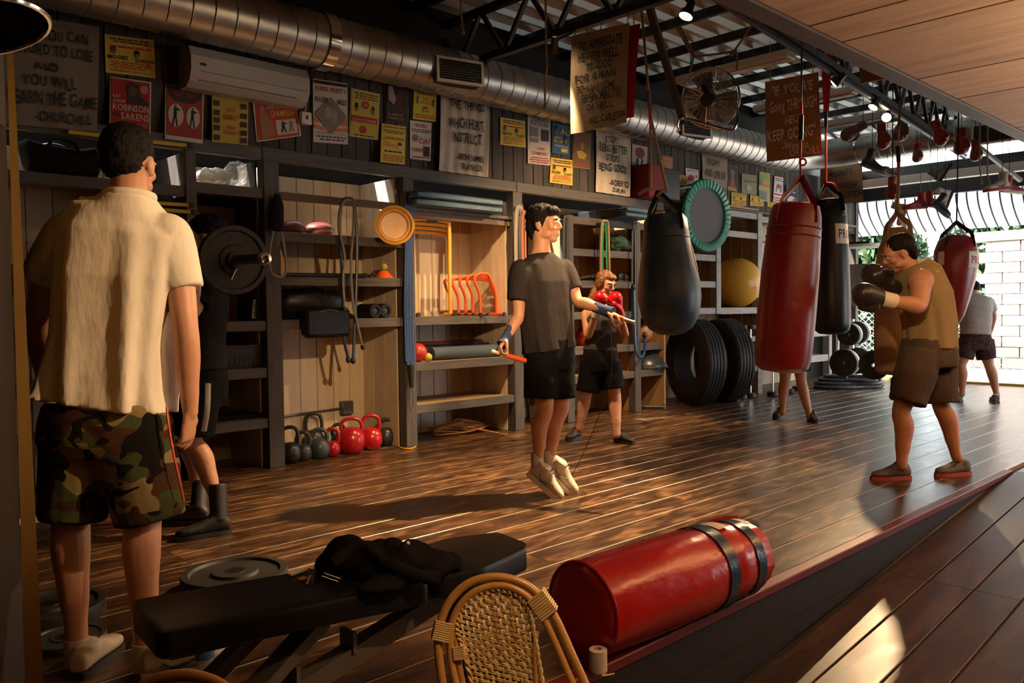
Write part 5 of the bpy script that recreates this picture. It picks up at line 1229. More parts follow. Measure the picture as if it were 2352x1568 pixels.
# fluorescent housings and board at the soffit
for x0, ya, yb, lab in ((7.65, 3.95, 5.25, 'white lamp housing under the roof behind the fan'), (9.45, 4.10, 5.35, 'white lamp housing under the roof behind the brown quotation board'), (10.95, 3.75, 5.6, 'white lamp housing under the roof just before the cross duct')):
    t = thing('lamp_housing', lab, 'lamp', (x0, ya, 3.62), 'unlit lamp housings'); MB().cbox((x0-0.09, ya, 3.62), (x0+0.09, yb, 3.70), 0.012).build('casing', M['whitemetal'], t, smooth=False)
    MB().cbox((x0-0.06, ya+0.03, 3.605), (x0+0.06, yb-0.03, 3.62), 0.004).build('diffuser', M['white'], t, smooth=False)
    for yy in (ya+0.15, yb-0.15): MB().tube([(x0, yy, 3.69), (x0, yy, RZ)], 0.006, 6).build('hanger', M['steel'], t)
q = [at_x(*p, 6.15) for p in ((1974, 120), (2058, 98), (2056, 176), (1976, 192))]
mb = MB(); nn = V(1, 0, 0)*0.02; mb.add(q+[p+nn for p in q], [(0, 1, 2, 3), (7, 6, 5, 4), (0, 4, 5, 1), (1, 5, 6, 2), (2, 6, 7, 3), (3, 7, 4, 0)])
t = thing('hanging_board', 'blank brown board hung by the girder just under the soffit', 'board', q[3]); mb.build('board', pmat('reddish_board', (0.30, 0.13, 0.05), 0.6), t, smooth=False)
for p in (q[0], q[1]): MB().tube([p+V(0.01, 0, -0.02), V(p.x+0.01, p.y, 3.93)], 0.005, 5).build('hanger', M['steel'], t)
# lamp shade at the top left corner
lc = at_d(-75, 20, 1.5); t = thing('pendant_lamp', 'dark dish-shaped pendant lamp cut off by the top left corner', 'lamp', lc)
MB().lathe([(0.03, 0.09), (0.06, 0.085), (0.11, 0.03), (0.125, -0.03), (0.128, -0.035), (0.122, -0.03), (0.105, 0.03), (0.05, 0.08)], 32, lc, UP-RT*0.25).build('shade', M['lampshade'], t)
MB().torus(lc-UP*0.033+RT*0.008, UP-RT*0.25, 0.126, 0.005, 40, 6).build('rim', M['chrome'], t)
MB().tube([lc+UP*0.08, V(lc.x, lc.y, 2.455)], 0.006, 6).build('cord', M['black'], t)
# speed bag platform and grey panel at the open end
sp = at_x(1985, 565, 12.6); t = thing('speed_bag_platform', 'white round speed bag platform beside the black PRO bag', 'platform', sp); t['label'] = 'white round speed bag platform right of the black heavy bag'
MB().lathe([(0.0, -0.02), (0.30, -0.02), (0.31, -0.01), (0.31, 0.02), (0.0, 0.02)], 36, sp, UP).build('disc', M['whitemetal'], t); MB().box(sp+V(-0.05, -0.1, 0.02), sp+V(0.05, 0.72, 0.07)).build('arm', M['steel'], t)
MB().box(sp+V(-0.06, 0.70, -0.3), sp+V(0.06, 0.78, 0.3)).build('wall_plate', M['steel'], t)
q0, q1 = at_x(1953, 607, 13.2), at_x(2014, 702, 13.2); t = thing('grey_panel', 'plain dark grey panel standing at the open end behind the boxer\'s gloves', 'panel', V(13.2, (q0.y+q1.y)/2, 0))
MB().cbox((13.18, q1.y, q1.z), (13.22, q0.y+0.25, q0.z), 0.004).build('board', pmat('grey_board', (0.16, 0.14, 0.13), 0.7), t, smooth=False)
for yy in (q1.y+0.02, q0.y+0.22): MB().box((13.22, yy-0.02, 0.0), (13.25, yy+0.02, q0.z)).build('upright', M['whitemetal'], t, smooth=False)
# ================================================================== posters and quotations
K, RD, YE, WH, GY, BL, DK, OR, GN, CRM = (0.02,0.02,0.02), (0.45,0.03,0.02), (0.78,0.48,0.05), (0.66,0.60,0.54), (0.22,0.2,0.19), (0.03,0.10,0.28), (0.05,0.03,0.03), (0.75,0.20,0.04), (0.30,0.33,0.10), (0.60,0.50,0.38)
YG = (0.60, 0.42, 0.06)
def wall_pt(px, py):
    p = at_y(px, py, 5.938)
    return p if p.z > 2.49 else at_y(px, py, 5.872)
def sheet(name, label, cat, c, mat, n, group=None, curl=0.006, nx=6, nz=8, th=0.002):
    mb = MB(); ph = random.uniform(0, 6)
    def fn(u, v): return hat(c, u, v)+n*(curl*math.sin(ph+3*u)*math.sin(1.5+3*v)*0.5)
    mb.grid(fn, nx, nz); o = mb.build(name, mat, None, loc=c[3].lerp(c[2], 0.5)); tag(o, label, cat, group); return o
def draw(o, c, n, elems, off=0.006):
    for e in elems:
        mb = MB(); k = e[0]
        if k == 't': put_text(mb, c, n, e[1], *e[2:6], off=off+0.002)
        elif k == 'e': put_ell(mb, c, n, *e[1:5], off=off+(0.0004 if e[3] > 0.12 or e[4] > 0.12 else 0.0016))
        elif k == 'p': put_poly(mb, c, n, e[1], off=off+0.0010)
        elif k == 'l':
            v0, v1, m = e[1:4]
            for i in range(m):
                v = v0+(v1-v0)*(i+0.5)/m; h = (v1-v0)/m*0.22; a = random.uniform(0.06, 0.18)
                x = a
                while x < 1-a:
                    w = random.uniform(0.06, 0.2); put_rect(mb, c, n, x, v-h, min(x+w, 1-a*0.7), v+h, off=off+0.001); x += w+0.03
        q = mb.build({'t': 'title', 'e': 'printed_shape', 'p': 'printed_shape', 'l': 'small_print'}[k], flat(e[-1]), o, smooth=False)
        if k == 'l': q['kind'] = 'stuff'
NW = V(0, -1, 0)
def poster(label, q, bg, elems, border=None):
    c = [wall_pt(*p) for p in q]; o = sheet('poster', label, 'poster', c, flat(border or bg), NW, 'boxing posters on the board wall')
    if border: elems = [('r', 0.035, 0.025, 0.965, 0.975, bg)]+elems
    # background rectangles lie lowest: draw them on their own layer
    rects = [e for e in elems if e[0] == 'r']; rest = [e for e in elems if e[0] != 'r']
    for i, e in enumerate(rects): draw_rect_layer(o, c, e, i)
    if rest: draw(o, c, NW, rest, 0.006+0.0006*len(rects))
def draw_rect_layer(o, c, e, i):
    mb = MB(); put_rect(mb, c, NW, *e[1:5], off=0.005+0.0006*i); mb.build('printed_panel', flat(e[-1]), o, smooth=False)
def R4(x0, y0, x1, y1, dy=0, dx=0): return [(x0, y0), (x1, y0+dy), (x1+dx, y1+dy), (x0+dx, y1)]
def fighter(u, v, s, col):
    return [('e', u, v-0.40*s, 0.045*s*1.6, 0.045*s, col), ('p', [(u-0.09*s, v-0.34*s), (u+0.09*s, v-0.34*s), (u+0.28*s, v-0.26*s), (u+0.28*s, v-0.22*s), (u+0.09*s, v-0.22*s), (u+0.08*s, v+0.05*s), (u-0.10*s, v+0.05*s)], col),
            ('p', [(u-0.10*s, v+0.04*s), (u+0.0*s, v+0.04*s), (u-0.10*s, v+0.42*s), (u-0.2*s, v+0.42*s)], col), ('p', [(u-0.02*s, v+0.04*s), (u+0.08*s, v+0.04*s), (u+0.17*s, v+0.42*s), (u+0.07*s, v+0.42*s)], col)]
def face(u, v, s, col=(0.20, 0.13, 0.09)): return [('e', u, v, 0.055*s, 0.085*s, col), ('e', u, v-0.05*s, 0.05*s, 0.05*s, K)]
def yellow_bill(label, q, a, b, first=None):
    el = [('l', 0.06, 0.20, 2, K), ('l', 0.24, 0.34, 1, RD)]+face(0.16, 0.40, 1.0)+face(0.63, 0.44, 1.0)
    el += [('t', a, 0.06, 0.52, 0.44, 0.62, K), ('t', '-', 0.50, 0.56, 0.56, 0.58, K), ('t', b, 0.60, 0.55, 0.97, 0.64, K), ('l', 0.66, 0.86, 4, RD), ('t', 'WEDNESDAY NOV 11 20 25', 0.08, 0.89, 0.92, 0.94, K)]
    poster(label, q, (0.74, 0.50, 0.07), el)
yellow_bill('yellow fight bill reading MOORE and DURAN at the far left', R4(240, 78, 354, 166, 14, 3), 'MOORE', 'DURAN')
poster('red fight poster with large words ROBINSON and SARENS above the man\'s head', [(253, 175), (347, 189), (346, 312), (251, 303)], (0.40, 0.02, 0.02),
    [('e', 0.52, 0.18, 0.16, 0.13, DK), ('p', [(0.38, 0.10), (0.68, 0.08), (0.72, 0.3), (0.95, 0.42), (0.95, 0.46), (0.42, 0.46), (0.4, 0.3)], DK), ('e', 0.54, 0.22, 0.1, 0.09, (0.14, 0.06, 0.03)),
     ('t', 'RAY', 0.07, 0.31, 0.25, 0.37, WH), ('t', 'SUGAR', 0.07, 0.40, 0.36, 0.45, WH), ('t', 'ROBINSON', 0.06, 0.48, 0.94, 0.59, CRM), ('t', 'SARENS', 0.26, 0.63, 0.94, 0.75, CRM), ('t', 'RENARD JAGER', 0.08, 0.80, 0.92, 0.86, (0.35, 0.2, 0.16)), ('l', 0.87, 0.95, 1, DK), ('e', 0.82, 0.17, 0.1, 0.08, (0.5, 0.2, 0.15)), ('r', 0.06, 0.64, 0.24, 0.70, DK)], WH)
poster('poster with two boxers in pale ovals on red', [(380, 192), (468, 207), (466, 330), (378, 318)], (0.34, 0.05, 0.035),
    [('p', [(0.04, 0.03), (0.96, 0.03), (0.92, 0.2), (0.7, 0.30), (0.3, 0.30), (0.08, 0.2)], DK), ('t', 'FIGHT NIGHT', 0.2, 0.1, 0.8, 0.2, (0.3, 0.03, 0.02)), ('e', 0.27, 0.55, 0.2, 0.21, CRM), ('e', 0.72, 0.55, 0.18, 0.2, CRM), ('r', 0.03, 0.93, 0.97, 0.98, WH)]+fighter(0.25, 0.56, 0.45, K)+fighter(0.70, 0.56, 0.42, K), WH)
poster('olive yellow poster framed by small dark photos', [(487, 202), (570, 212), (570, 333), (487, 326)], (0.50, 0.37, 0.06),
    [('l', 0.04, 0.16, 3, K), ('t', 'JACK', 0.36, 0.34, 0.62, 0.42, RD), ('t', 'DEMPSEY', 0.28, 0.47, 0.72, 0.57, RD), ('t', 'GENE', 0.36, 0.68, 0.62, 0.74, RD), ('t', 'TUNNEY', 0.28, 0.77, 0.72, 0.84, RD)]+[('r', 0.04, v, 0.2, v+0.1, DK) for v in (0.22, 0.40, 0.54, 0.68, 0.86)]+[('r', 0.78, v, 0.95, v+0.1, DK) for v in (0.24, 0.42, 0.58, 0.74, 0.88)])
poster('red film poster hung askew below the air conditioner', [(580, 236), (678, 231), (692, 312), (590, 326)], (0.48, 0.05, 0.03),
    [('t', 'KIRK DOUGLAS', 0.30, 0.07, 0.88, 0.19, WH), ('t', 'CHAMPION', 0.36, 0.24, 0.88, 0.40, YE), ('r', 0.46, 0.50, 0.93, 0.90, CRM), ('e', 0.18, 0.18, 0.06, 0.1, (0.4, 0.18, 0.1)), ('p', [(0.10, 0.28), (0.28, 0.28), (0.42, 0.7), (0.4, 0.9), (0.12, 0.95), (0.1, 0.6)], (0.34, 0.15, 0.07))]+fighter(0.62, 0.7, 0.36, K)+fighter(0.8, 0.7, 0.36, GY), WH)
o_ = poster('tall white poster reading SUPER FIGHT II with a grey diamond photo', [(718, 180), (798, 192), (799, 332), (720, 326)], WH,
    [('r', 0.02, 0.02, 0.98, 0.07, K), ('t', 'SUPER FIGHT II', 0.06, 0.11, 0.94, 0.18, RD), ('p', [(0.5, 0.26), (0.97, 0.55), (0.5, 0.86), (0.03, 0.55)], (0.26, 0.2, 0.17)), ('p', [(0.02, 0.60), (0.22, 0.68), (0.02, 0.70)], OR), ('p', [(0.98, 0.58), (0.75, 0.70), (0.98, 0.70)], OR), ('p', [(0.02, 0.72), (0.34, 0.75), (0.44, 0.80), (0.02, 0.78)], OR), ('p', [(0.98, 0.74), (0.62, 0.76), (0.54, 0.81), (0.98, 0.80)], OR),
     ('t', 'FRAZIER', 0.04, 0.28, 0.42, 0.36, K), ('t', 'ALI', 0.68, 0.28, 0.94, 0.37, K), ('e', 0.42, 0.52, 0.10, 0.10, (0.4, 0.32, 0.28)), ('e', 0.6, 0.56, 0.09, 0.10, (0.38, 0.3, 0.25)), ('t', 'MADISON SQUARE GARDEN', 0.1, 0.83, 0.9, 0.865, (0.45, 0.25, 0.15)), ('l', 0.88, 0.97, 2, K)])
poster('yellow poster with two red discs and a CLAY banner', [(806, 202), (873, 216), (868, 322), (801, 312)], YG,
    [('l', 0.05, 0.2, 3, K), ('e', 0.5, 0.30, 0.12, 0.08, RD), ('t', '26', 0.43, 0.27, 0.57, 0.33, CRM), ('r', 0.04, 0.55, 0.94, 0.68, RD), ('t', 'CLAY-COOPER', 0.08, 0.60, 0.9, 0.66, CRM), ('e', 0.45, 0.83, 0.12, 0.08, RD), ('l', 0.93, 0.98, 1, K)]+face(0.2, 0.38, 1)+face(0.76, 0.40, 1), CRM)
poster('dark poster with a pale figure tucked under the duct', [(888, 190), (936, 200), (934, 284), (886, 277)], (0.05, 0.022, 0.02),
    [('p', [(0.05, 0.1), (0.25, 0.05), (0.45, 0.4), (0.35, 0.55), (0.1, 0.45)], (0.4, 0.3, 0.26)), ('e', 0.6, 0.35, 0.18, 0.16, (0.12, 0.02, 0.015)), ('t', 'CLEMENT', 0.05, 0.78, 0.8, 0.84, (0.4, 0.25, 0.1)), ('t', 'POMPEYO', 0.05, 0.88, 0.85, 0.94, (0.35, 0.22, 0.1))])
poster('bright yellow bill under the duct next to the Franklin-style cloth'.replace('Franklin-style ', 'creased '), [(951, 203), (1003, 212), (1001, 280), (948, 273)], (0.72, 0.52, 0.05), [('l', 0.04, 0.16, 2, K), ('t', 'JOE', 0.4, 0.26, 0.6, 0.33, RD), ('t', 'FRAZIER', 0.3, 0.38, 0.8, 0.47, OR), ('t', 'JIMMY', 0.38, 0.55, 0.65, 0.62, K), ('t', 'ELLIS', 0.38, 0.66, 0.65, 0.73, K), ('l', 0.80, 0.95, 2, RD)]+fighter(0.15, 0.35, 0.3, BL)+fighter(0.85, 0.4, 0.3, K))
poster('yellow bill reading ROSSMAN just above the shelf rail', [(877, 283), (932, 291), (930, 378), (873, 372)], (0.74, 0.50, 0.06), [('t', 'BOXING AT THE FELT FORUM', 0.05, 0.05, 0.95, 0.10, K), ('l', 0.14, 0.24, 2, K), ('l', 0.32, 0.40, 2, K), ('t', 'MIKE', 0.2, 0.44, 0.36, 0.48, OR), ('t', 'ROSSMAN', 0.06, 0.51, 0.55, 0.58, OR), ('l', 0.66, 0.74, 1, K), ('l', 0.78, 0.96, 4, RD), ('e', 0.76, 0.49, 0.07, 0.05, K), ('e', 0.76, 0.58, 0.12, 0.06, CRM)])
poster('white bill with CLAY in red letters left of the creased cloth', [(941, 276), (992, 282), (989, 370), (942, 364)], WH, [('t', 'BOXING', 0.25, 0.07, 0.75, 0.16, RD), ('l', 0.2, 0.3, 2, K), ('e', 0.25, 0.45, 0.12, 0.09, GY), ('t', 'CLAY', 0.42, 0.43, 0.95, 0.57, RD), ('t', 'WARNER', 0.08, 0.70, 0.6, 0.80, RD), ('r', 0.62, 0.64, 0.92, 0.90, DK), ('l', 0.9, 0.98, 1, RD)])
yellow_bill('yellow bill reading NORTON and COONEY right of the creased cloth', [(1149, 269), (1206, 278), (1207, 339), (1150, 332)], 'NORTON', 'COONEY')
poster('tall pale bill with two grey portraits reading LOUIS and SCHMELING', [(1212, 258), (1264, 268), (1264, 380), (1212, 375)], (0.58, 0.50, 0.46), [('l', 0.05, 0.24, 5, K), ('r', 0.1, 0.27, 0.45, 0.46, GY), ('r', 0.58, 0.29, 0.92, 0.52, DK), ('r', 0.1, 0.49, 0.45, 0.57, GY), ('t', 'LOUIS', 0.4, 0.66, 0.72, 0.71, RD), ('t', 'SCHMELING', 0.18, 0.75, 0.85, 0.81, RD), ('l', 0.85, 0.98, 3, RD)])
poster('blue poster reading ALI and JIMMY ELLIS', [(1269, 281), (1310, 288), (1308, 358), (1268, 351)], (0.03, 0.12, 0.24), [('t', 'ALI', 0.42, 0.16, 0.95, 0.34, YE), ('t', 'JIMMY', 0.08, 0.44, 0.5, 0.51, YE), ('t', 'ELLIS', 0.08, 0.54, 0.55, 0.63, YE), ('r', 0.5, 0.80, 0.86, 0.92, YE), ('l', 0.7, 0.78, 2, WH)]+face(0.2, 0.25, 1.8)+face(0.74, 0.52, 1.6))
yellow_bill('yellow bill reading FRAZIER and QUARRY below the blue poster', [(1266, 361), (1316, 368), (1315, 426), (1262, 419)], 'FRAZIER', 'QUARRY')
poster('dark golden poster partly behind the hanging banner', [(1316, 300), (1357, 308), (1355, 389), (1314, 384)], (0.17, 0.08, 0.03), [('e', 0.5, 0.38, 0.12, 0.1, (0.35, 0.2, 0.04)), ('p', [(0.2, 0.55), (0.45, 0.5), (0.8, 0.6), (0.65, 0.75), (0.3, 0.72)], (0.5, 0.32, 0.05)), ('l', 0.85, 0.93, 2, RD)], (0.3, 0.2, 0.12))
poster('poster of a boxer in dark robe beside the red speaker box', [(1450, 328), (1488, 336), (1485, 412), (1449, 405)], (0.42, 0.33, 0.30), [('e', 0.5, 0.25, 0.3, 0.16, (0.16, 0.02, 0.02)), ('p', [(0.3, 0.42), (0.42, 0.42), (0.4, 0.75), (0.3, 0.75)], K), ('p', [(0.6, 0.42), (0.7, 0.42), (0.7, 0.75), (0.6, 0.75)], K), ('e', 0.5, 0.85, 0.2, 0.06, RD)], K)
poster('reddish poster between the ropes of the blue bag', [(1521, 356), (1545, 361), (1544, 432), (1520, 428)], (0.42, 0.16, 0.08), [('l', 0.06, 0.5, 5, (0.55, 0.3, 0.18)), ('e', 0.5, 0.7, 0.3, 0.15, (0.3, 0.08, 0.06))])
yellow_bill('upper yellow bill left of the trampoline', [(1544, 398), (1578, 404), (1578, 426), (1543, 424)], 'MILLS', 'BOS')
yellow_bill('lower yellow bill left of the trampoline', [(1542, 426), (1577, 429), (1575, 452), (1541, 448)], 'PEREZ', 'VALE')
poster('pale bill with pink print left of the upright quotation board', [(1575, 385), (1604, 391), (1604, 420), (1576, 424)], (0.62, 0.55, 0.54), [('l', 0.08, 0.2, 1, RD), ('e', 0.4, 0.6, 0.25, 0.2, RD), ('e', 0.8, 0.5, 0.06, 0.1, K)])
poster('dark poster of a robed boxer right of the trampoline', [(1671, 379), (1695, 384), (1693, 441), (1671, 436)], (0.05, 0.05, 0.07), [('e', 0.45, 0.25, 0.22, 0.12, (0.2, 0.2, 0.16)), ('p', [(0.3, 0.35), (0.6, 0.35), (0.7, 0.85), (0.2, 0.85)], (0.30, 0.1, 0.05)), ('r', 0.0, 0.85, 0.9, 0.98, (0.45, 0.25, 0.08))], GY)
poster('faded green poster right of the trampoline', [(1703, 398), (1738, 403), (1737, 448), (1704, 443)], (0.24, 0.24, 0.14), [('e', 0.45, 0.7, 0.2, 0.15, (0.36, 0.36, 0.3)), ('l', 0.3, 0.42, 2, DK)])
poster('tall green and yellow poster above the far yellow bills', [(1744, 394), (1769, 398), (1768, 466), (1742, 458)], (0.42, 0.40, 0.15), [('r', 0.3, 0.40, 0.95, 0.50, OR), ('l', 0.08, 0.28, 3, GN), ('r', 0.02, 0.66, 0.7, 0.95, GY), ('r', 0.05, 0.25, 0.25, 0.48, GY)])
poster('white and red poster with two boxers near the duct elbow', [(1778, 403), (1799, 407), (1797, 468), (1774, 464)], (0.66, 0.62, 0.60), [('l', 0.06, 0.2, 2, K), ('r', 0.1, 0.66, 0.95, 0.71, RD), ('e', 0.5, 0.38, 0.12, 0.1, RD), ('l', 0.78, 0.95, 2, RD)]+fighter(0.3, 0.45, 0.35, GY)+fighter(0.75, 0.45, 0.35, K), RD)
poster('blue and white poster farthest along the wall', [(1805, 424), (1829, 428), (1828, 468), (1804, 464)], (0.03, 0.04, 0.16), [('t', 'ROYAL', 0.25, 0.18, 0.75, 0.28, WH), ('l', 0.32, 0.44, 1, WH), ('e', 0.5, 0.8, 0.4, 0.2, WH), ('e', 0.75, 0.82, 0.1, 0.1, BL)])
yellow_bill('yellow bill on the top shelf edge right of the trampoline', [(1680, 441), (1715, 446), (1713, 473), (1680, 474)], 'HALE', 'ROSS')
yellow_bill('middle yellow bill on the top shelf edge', [(1723, 447), (1755, 453), (1753, 474), (1723, 472)], 'BASS', 'VINE')
yellow_bill('yellow bill touching the red bag on the top shelf edge', [(1763, 463), (1790, 467), (1789, 477), (1763, 474)], 'KIDD', 'MOON')

def cloth_sign(label, c, n, lines, mat, ink, hand=0.8, waves=5, amp=0.012, seed=3, name='cloth_banner', red=None):
    rnd = random.Random(seed); mb = MB()
    def fn(u, v): return hat(c, u, v)+n*(0.6*amp*math.sin(waves*2*PI*u+2*v)*(0.3+0.7*v)+0.01*math.sin(3*v))
    mb.grid(fn, 40, 24); o = mb.build(name, mat, None, loc=c[3].lerp(c[2], 0.5)); tag(o, label, 'banner')
    for txt, u0, v0, u1, v1 in lines:
        tb = MB(); put_text(tb, fn, n, txt, u0, v0, u1, v1, hand, rnd, off=0.011); tb.build('lettering', ink, o, smooth=False)
    return o
def wq(*p): return [wall_pt(*q) for q in p]
cloth_sign('large tan cloth quotation signed CHURCHILL behind the pillar at far left', wq((-60, 15), (228, 62), (222, 302), (-40, 280)), NW,
    [('THAN YOU CAN', 0.24, 0.10, 0.90, 0.20), ('AFFORD TO LOSE', 0.26, 0.25, 0.94, 0.35), ('AND', 0.44, 0.42, 0.64, 0.49), ('YOU WILL', 0.34, 0.54, 0.80, 0.64), ('LEARN THE GAME', 0.22, 0.68, 0.99, 0.80), ('-CHURCHILL', 0.44, 0.86, 0.94, 0.95)], pmat('dim_canvas', (0.25, 0.19, 0.14), 0.95), M['ink'], 0.9, 3, 0.006, 1)
cloth_sign('creased white cloth reading WHICH HURT, INSTRUCT below the duct', wq((1012, 185), (1124, 205), (1120, 407), (1007, 392)), NW,
    [('THE THINGS', 0.16, 0.19, 0.88, 0.28), ('WHICH HURT,', 0.15, 0.39, 0.88, 0.50), ('INSTRUCT.', 0.25, 0.55, 0.85, 0.66), ('-BENJAMIN', 0.34, 0.78, 0.90, 0.85), ('FRANKLIN', 0.43, 0.88, 0.88, 0.95)], M['cloth_sign'], M['ink'], 0.8, 5, 0.012, 2)
cloth_sign('long cloth reading STOPS BEING GOOD behind the hanging banner', wq((1368, 270), (1448, 285), (1446, 452), (1367, 440)), NW,
    [('STOPS', 0.24, 0.22, 0.62, 0.31), ('BEING BETTER', 0.08, 0.33, 0.90, 0.44), ('STOPS', 0.28, 0.47, 0.66, 0.56), ('BEING GOOD', 0.08, 0.60, 0.88, 0.70), ('-ROBERTO', 0.40, 0.80, 0.94, 0.88), ('DURAN', 0.48, 0.91, 0.86, 0.97)], M['cloth_sign'], M['ink'], 0.8, 4, 0.010, 4)
cloth_sign('upright tan board reading FIGHT AND LIFE OF above the trampoline', wq((1612, 350), (1671, 365), (1668, 452), (1612, 440)), NW,
    [('FIGHT', 0.18, 0.12, 0.66, 0.28), ('AND LIFE OF', 0.06, 0.40, 0.90, 0.58), ('GRACE', 0.45, 0.80, 0.95, 0.95)], pmat('tan_board', (0.36, 0.27, 0.19), 0.9), M['ink'], 0.5, 2, 0.001, 5, 'quotation_board')
# banner hung in the room: plane across the room at X = 5
BX = 4.92
c = [at_x(1313, 82, BX), at_x(1447, 52, BX), at_x(1441, 282, BX), at_x(1313, 308, BX)]
NX = V(-1, 0, 0)
o = cloth_sign('hanging cloth banner beginning TO APPRECIATE HEAVEN WELL', c, NX,
    [('TO APPRECIATE', 0.15, 0.09, 0.90, 0.18), ('HEAVEN WELL,', 0.15, 0.21, 0.86, 0.30), ('TIS GOOD', 0.28, 0.32, 0.74, 0.40), ('FOR A MAN', 0.10, 0.42, 0.80, 0.50), ('TO HAVE SOME', 0.12, 0.54, 0.80, 0.62), ('FIFTEEN MINUTES', 0.21, 0.63, 0.90, 0.72), ('OF HELL.', 0.30, 0.74, 0.78, 0.81), ('-WILL CARLETON', 0.32, 0.87, 0.99, 0.94)], M['banner_cloth'], M['ink'], 0.7, 2, 0.014, 6)
for u in (0.05, 0.5, 0.95): p = hat(c, u, 0); MB().tube([p-V(0, 0, 0.02), V(4.95, p.y, 3.40)], 0.004, 5).build('tie', M['rope'], o)
cr = [p+V(0.04, -0.012, 0) for p in c]; cr[2] = at_x(1441, 270, BX+0.04)-V(0, 0.012, 0); cr[3] = at_x(1318, 290, BX+0.04)
o = cloth_sign('plain red cloth hanging directly behind the Heaven banner'.replace('Heaven', 'hanging cloth'), [q+V(0.03, -0.03, 0) for q in cr], NX, [], flat((0.42, 0.01, 0.012)), M['ink'], 0, 2, 0.008, 7, 'red_cloth')
for u in (0.1, 0.9): p = hat([q+V(0.03, -0.03, 0) for q in cr], u, 0); MB().tube([p-V(0, 0, 0.01), V(4.98, p.y, 3.40)], 0.004, 5).build('tie', M['rope'], o)
# brown cardboard quotation
CX_ = 7.9; c = [at_x(1757, 188, CX_), at_x(1880, 165, CX_), at_x(1889, 356, CX_), at_x(1762, 372, CX_)]
o = cloth_sign('brown cardboard with white handwriting reading KEEP GOING', c, NX, [('"IF YOUR\'E', 0.14, 0.08, 0.90, 0.20), ('Going THROUGH', 0.10, 0.27, 0.96, 0.40), ('HELL,', 0.38, 0.47, 0.70, 0.57), ('KEEP GOING"', 0.04, 0.62, 0.92, 0.75), ('-Winston', 0.30, 0.80, 0.78, 0.88), ('CHURCHILL', 0.44, 0.88, 0.97, 0.97)], M['cardboard'], M['chalk'], 0.6, 1, 0.004, 8, 'cardboard_sign')
for u in (0.1, 0.9): p = hat(c, u, 0); MB().tube([p-V(0, 0, 0.02), V(p.x, p.y, 3.93)], 0.004, 5).build('tie', M['rope'], o)
c = [at_x(1884, 378, 12.4), at_x(1980, 362, 12.4), at_x(1984, 462, 12.4), at_x(1886, 474, 12.4)]
o = cloth_sign('cardboard sign reading MAJORITY by the open end', c, NX, [('COURAGE MAKES A', 0.1, 0.02, 0.9, 0.12), ('MAJORITY', 0.22, 0.20, 0.78, 0.34), ('-ANDREW', 0.32, 0.52, 0.88, 0.66), ('JACKSON', 0.42, 0.72, 0.99, 0.86)], M['cardboard'], M['ink'], 0.6, 1, 0.004, 9, 'cardboard_sign')
for u in (0.1, 0.9): p = hat(c, u, 0); MB().tube([p-V(0, 0, 0.02), V(p.x, p.y, 3.93)], 0.004, 5).build('tie', M['rope'], o)
# ================================================================== things on and by the shelves
def local_build(fn):
    pass
# ---------------------------------------------- kettlebells
def kettlebell(label, px, py, r, h, mat):
    b = at_z(px, py, 0.0); t = thing('kettlebell', label, 'kettlebell', b, 'kettlebells on the floor of the shelf bay')
    prof = [(0.0, 0.004), (r*0.55, 0.0), (r*0.75, r*0.12), (r*0.96, r*0.55), (r, r*0.95), (r*0.94, r*1.35), (r*0.75, r*1.7), (r*0.45, r*1.9), (0.0, r*1.95)]
    MB().lathe(prof, 24, b, UP, cap=False).build('bell', M[mat], t)
    w = r*0.78; z0 = r*1.5; z1 = h; a = (RT*0.9+FW*0.2).normalized()
    pts = [b+a*(-w*0.8)+UP*z0, b+a*(-w*0.98)+UP*(z0+(z1-z0)*0.4), b+a*(-w*0.8)+UP*(z1-0.028), b+a*(-w*0.4)+UP*(z1-0.008), b+UP*(z1-0.004), b+a*(w*0.4)+UP*(z1-0.008), b+a*(w*0.8)+UP*(z1-0.028), b+a*(w*0.98)+UP*(z0+(z1-z0)*0.4), b+a*(w*0.8)+UP*z0]
    MB().tube(dense(pts, 4), 0.0155, 10).build('handle', M[mat], t)
for a in (('black kettlebell at the left end of the row', 667, 1062, 0.085, 0.29, 'castblack'), ('small grey kettlebell second from the left', 697, 1057, 0.07, 0.235, 'castgrey'), ('tall black kettlebell standing in the back row', 722, 1032, 0.09, 0.32, 'castblack'), ('slate blue kettlebell in the front row', 734, 1052, 0.085, 0.245, 'castslate'),
          ('small red kettlebell beside the slate blue one', 764, 1047, 0.066, 0.235, 'castred'), ('dark teal kettlebell half hidden in the back', 778, 1030, 0.07, 0.22, 'castgreen'), ('largest red kettlebell in the middle of the row', 808, 1040, 0.115, 0.30, 'castred'), ('red kettlebell with tall handle right of the largest', 853, 1031, 0.098, 0.30, 'castred'),
          ('black kettlebell right of the red ones', 887, 1022, 0.082, 0.24, 'castblack'), ('little black kettlebell at the right end of the row', 909, 1014, 0.075, 0.22, 'castblack')): kettlebell(*a)
# ---------------------------------------------- conduit on the bay wall
t = thing('conduit', 'thin metal conduit running low across the kettlebell bay wall', 'pipe', (3.3, 6.46, 0.33)); MB().tube([(3.22, 6.47, 0.30), (4.1, 6.47, 0.33)], 0.010, 8).build('pipe', M['iron'], t); MB().cbox((4.08, 6.44, 0.27), (4.20, 6.5, 0.39), 0.006).build('box', M['iron'], t)
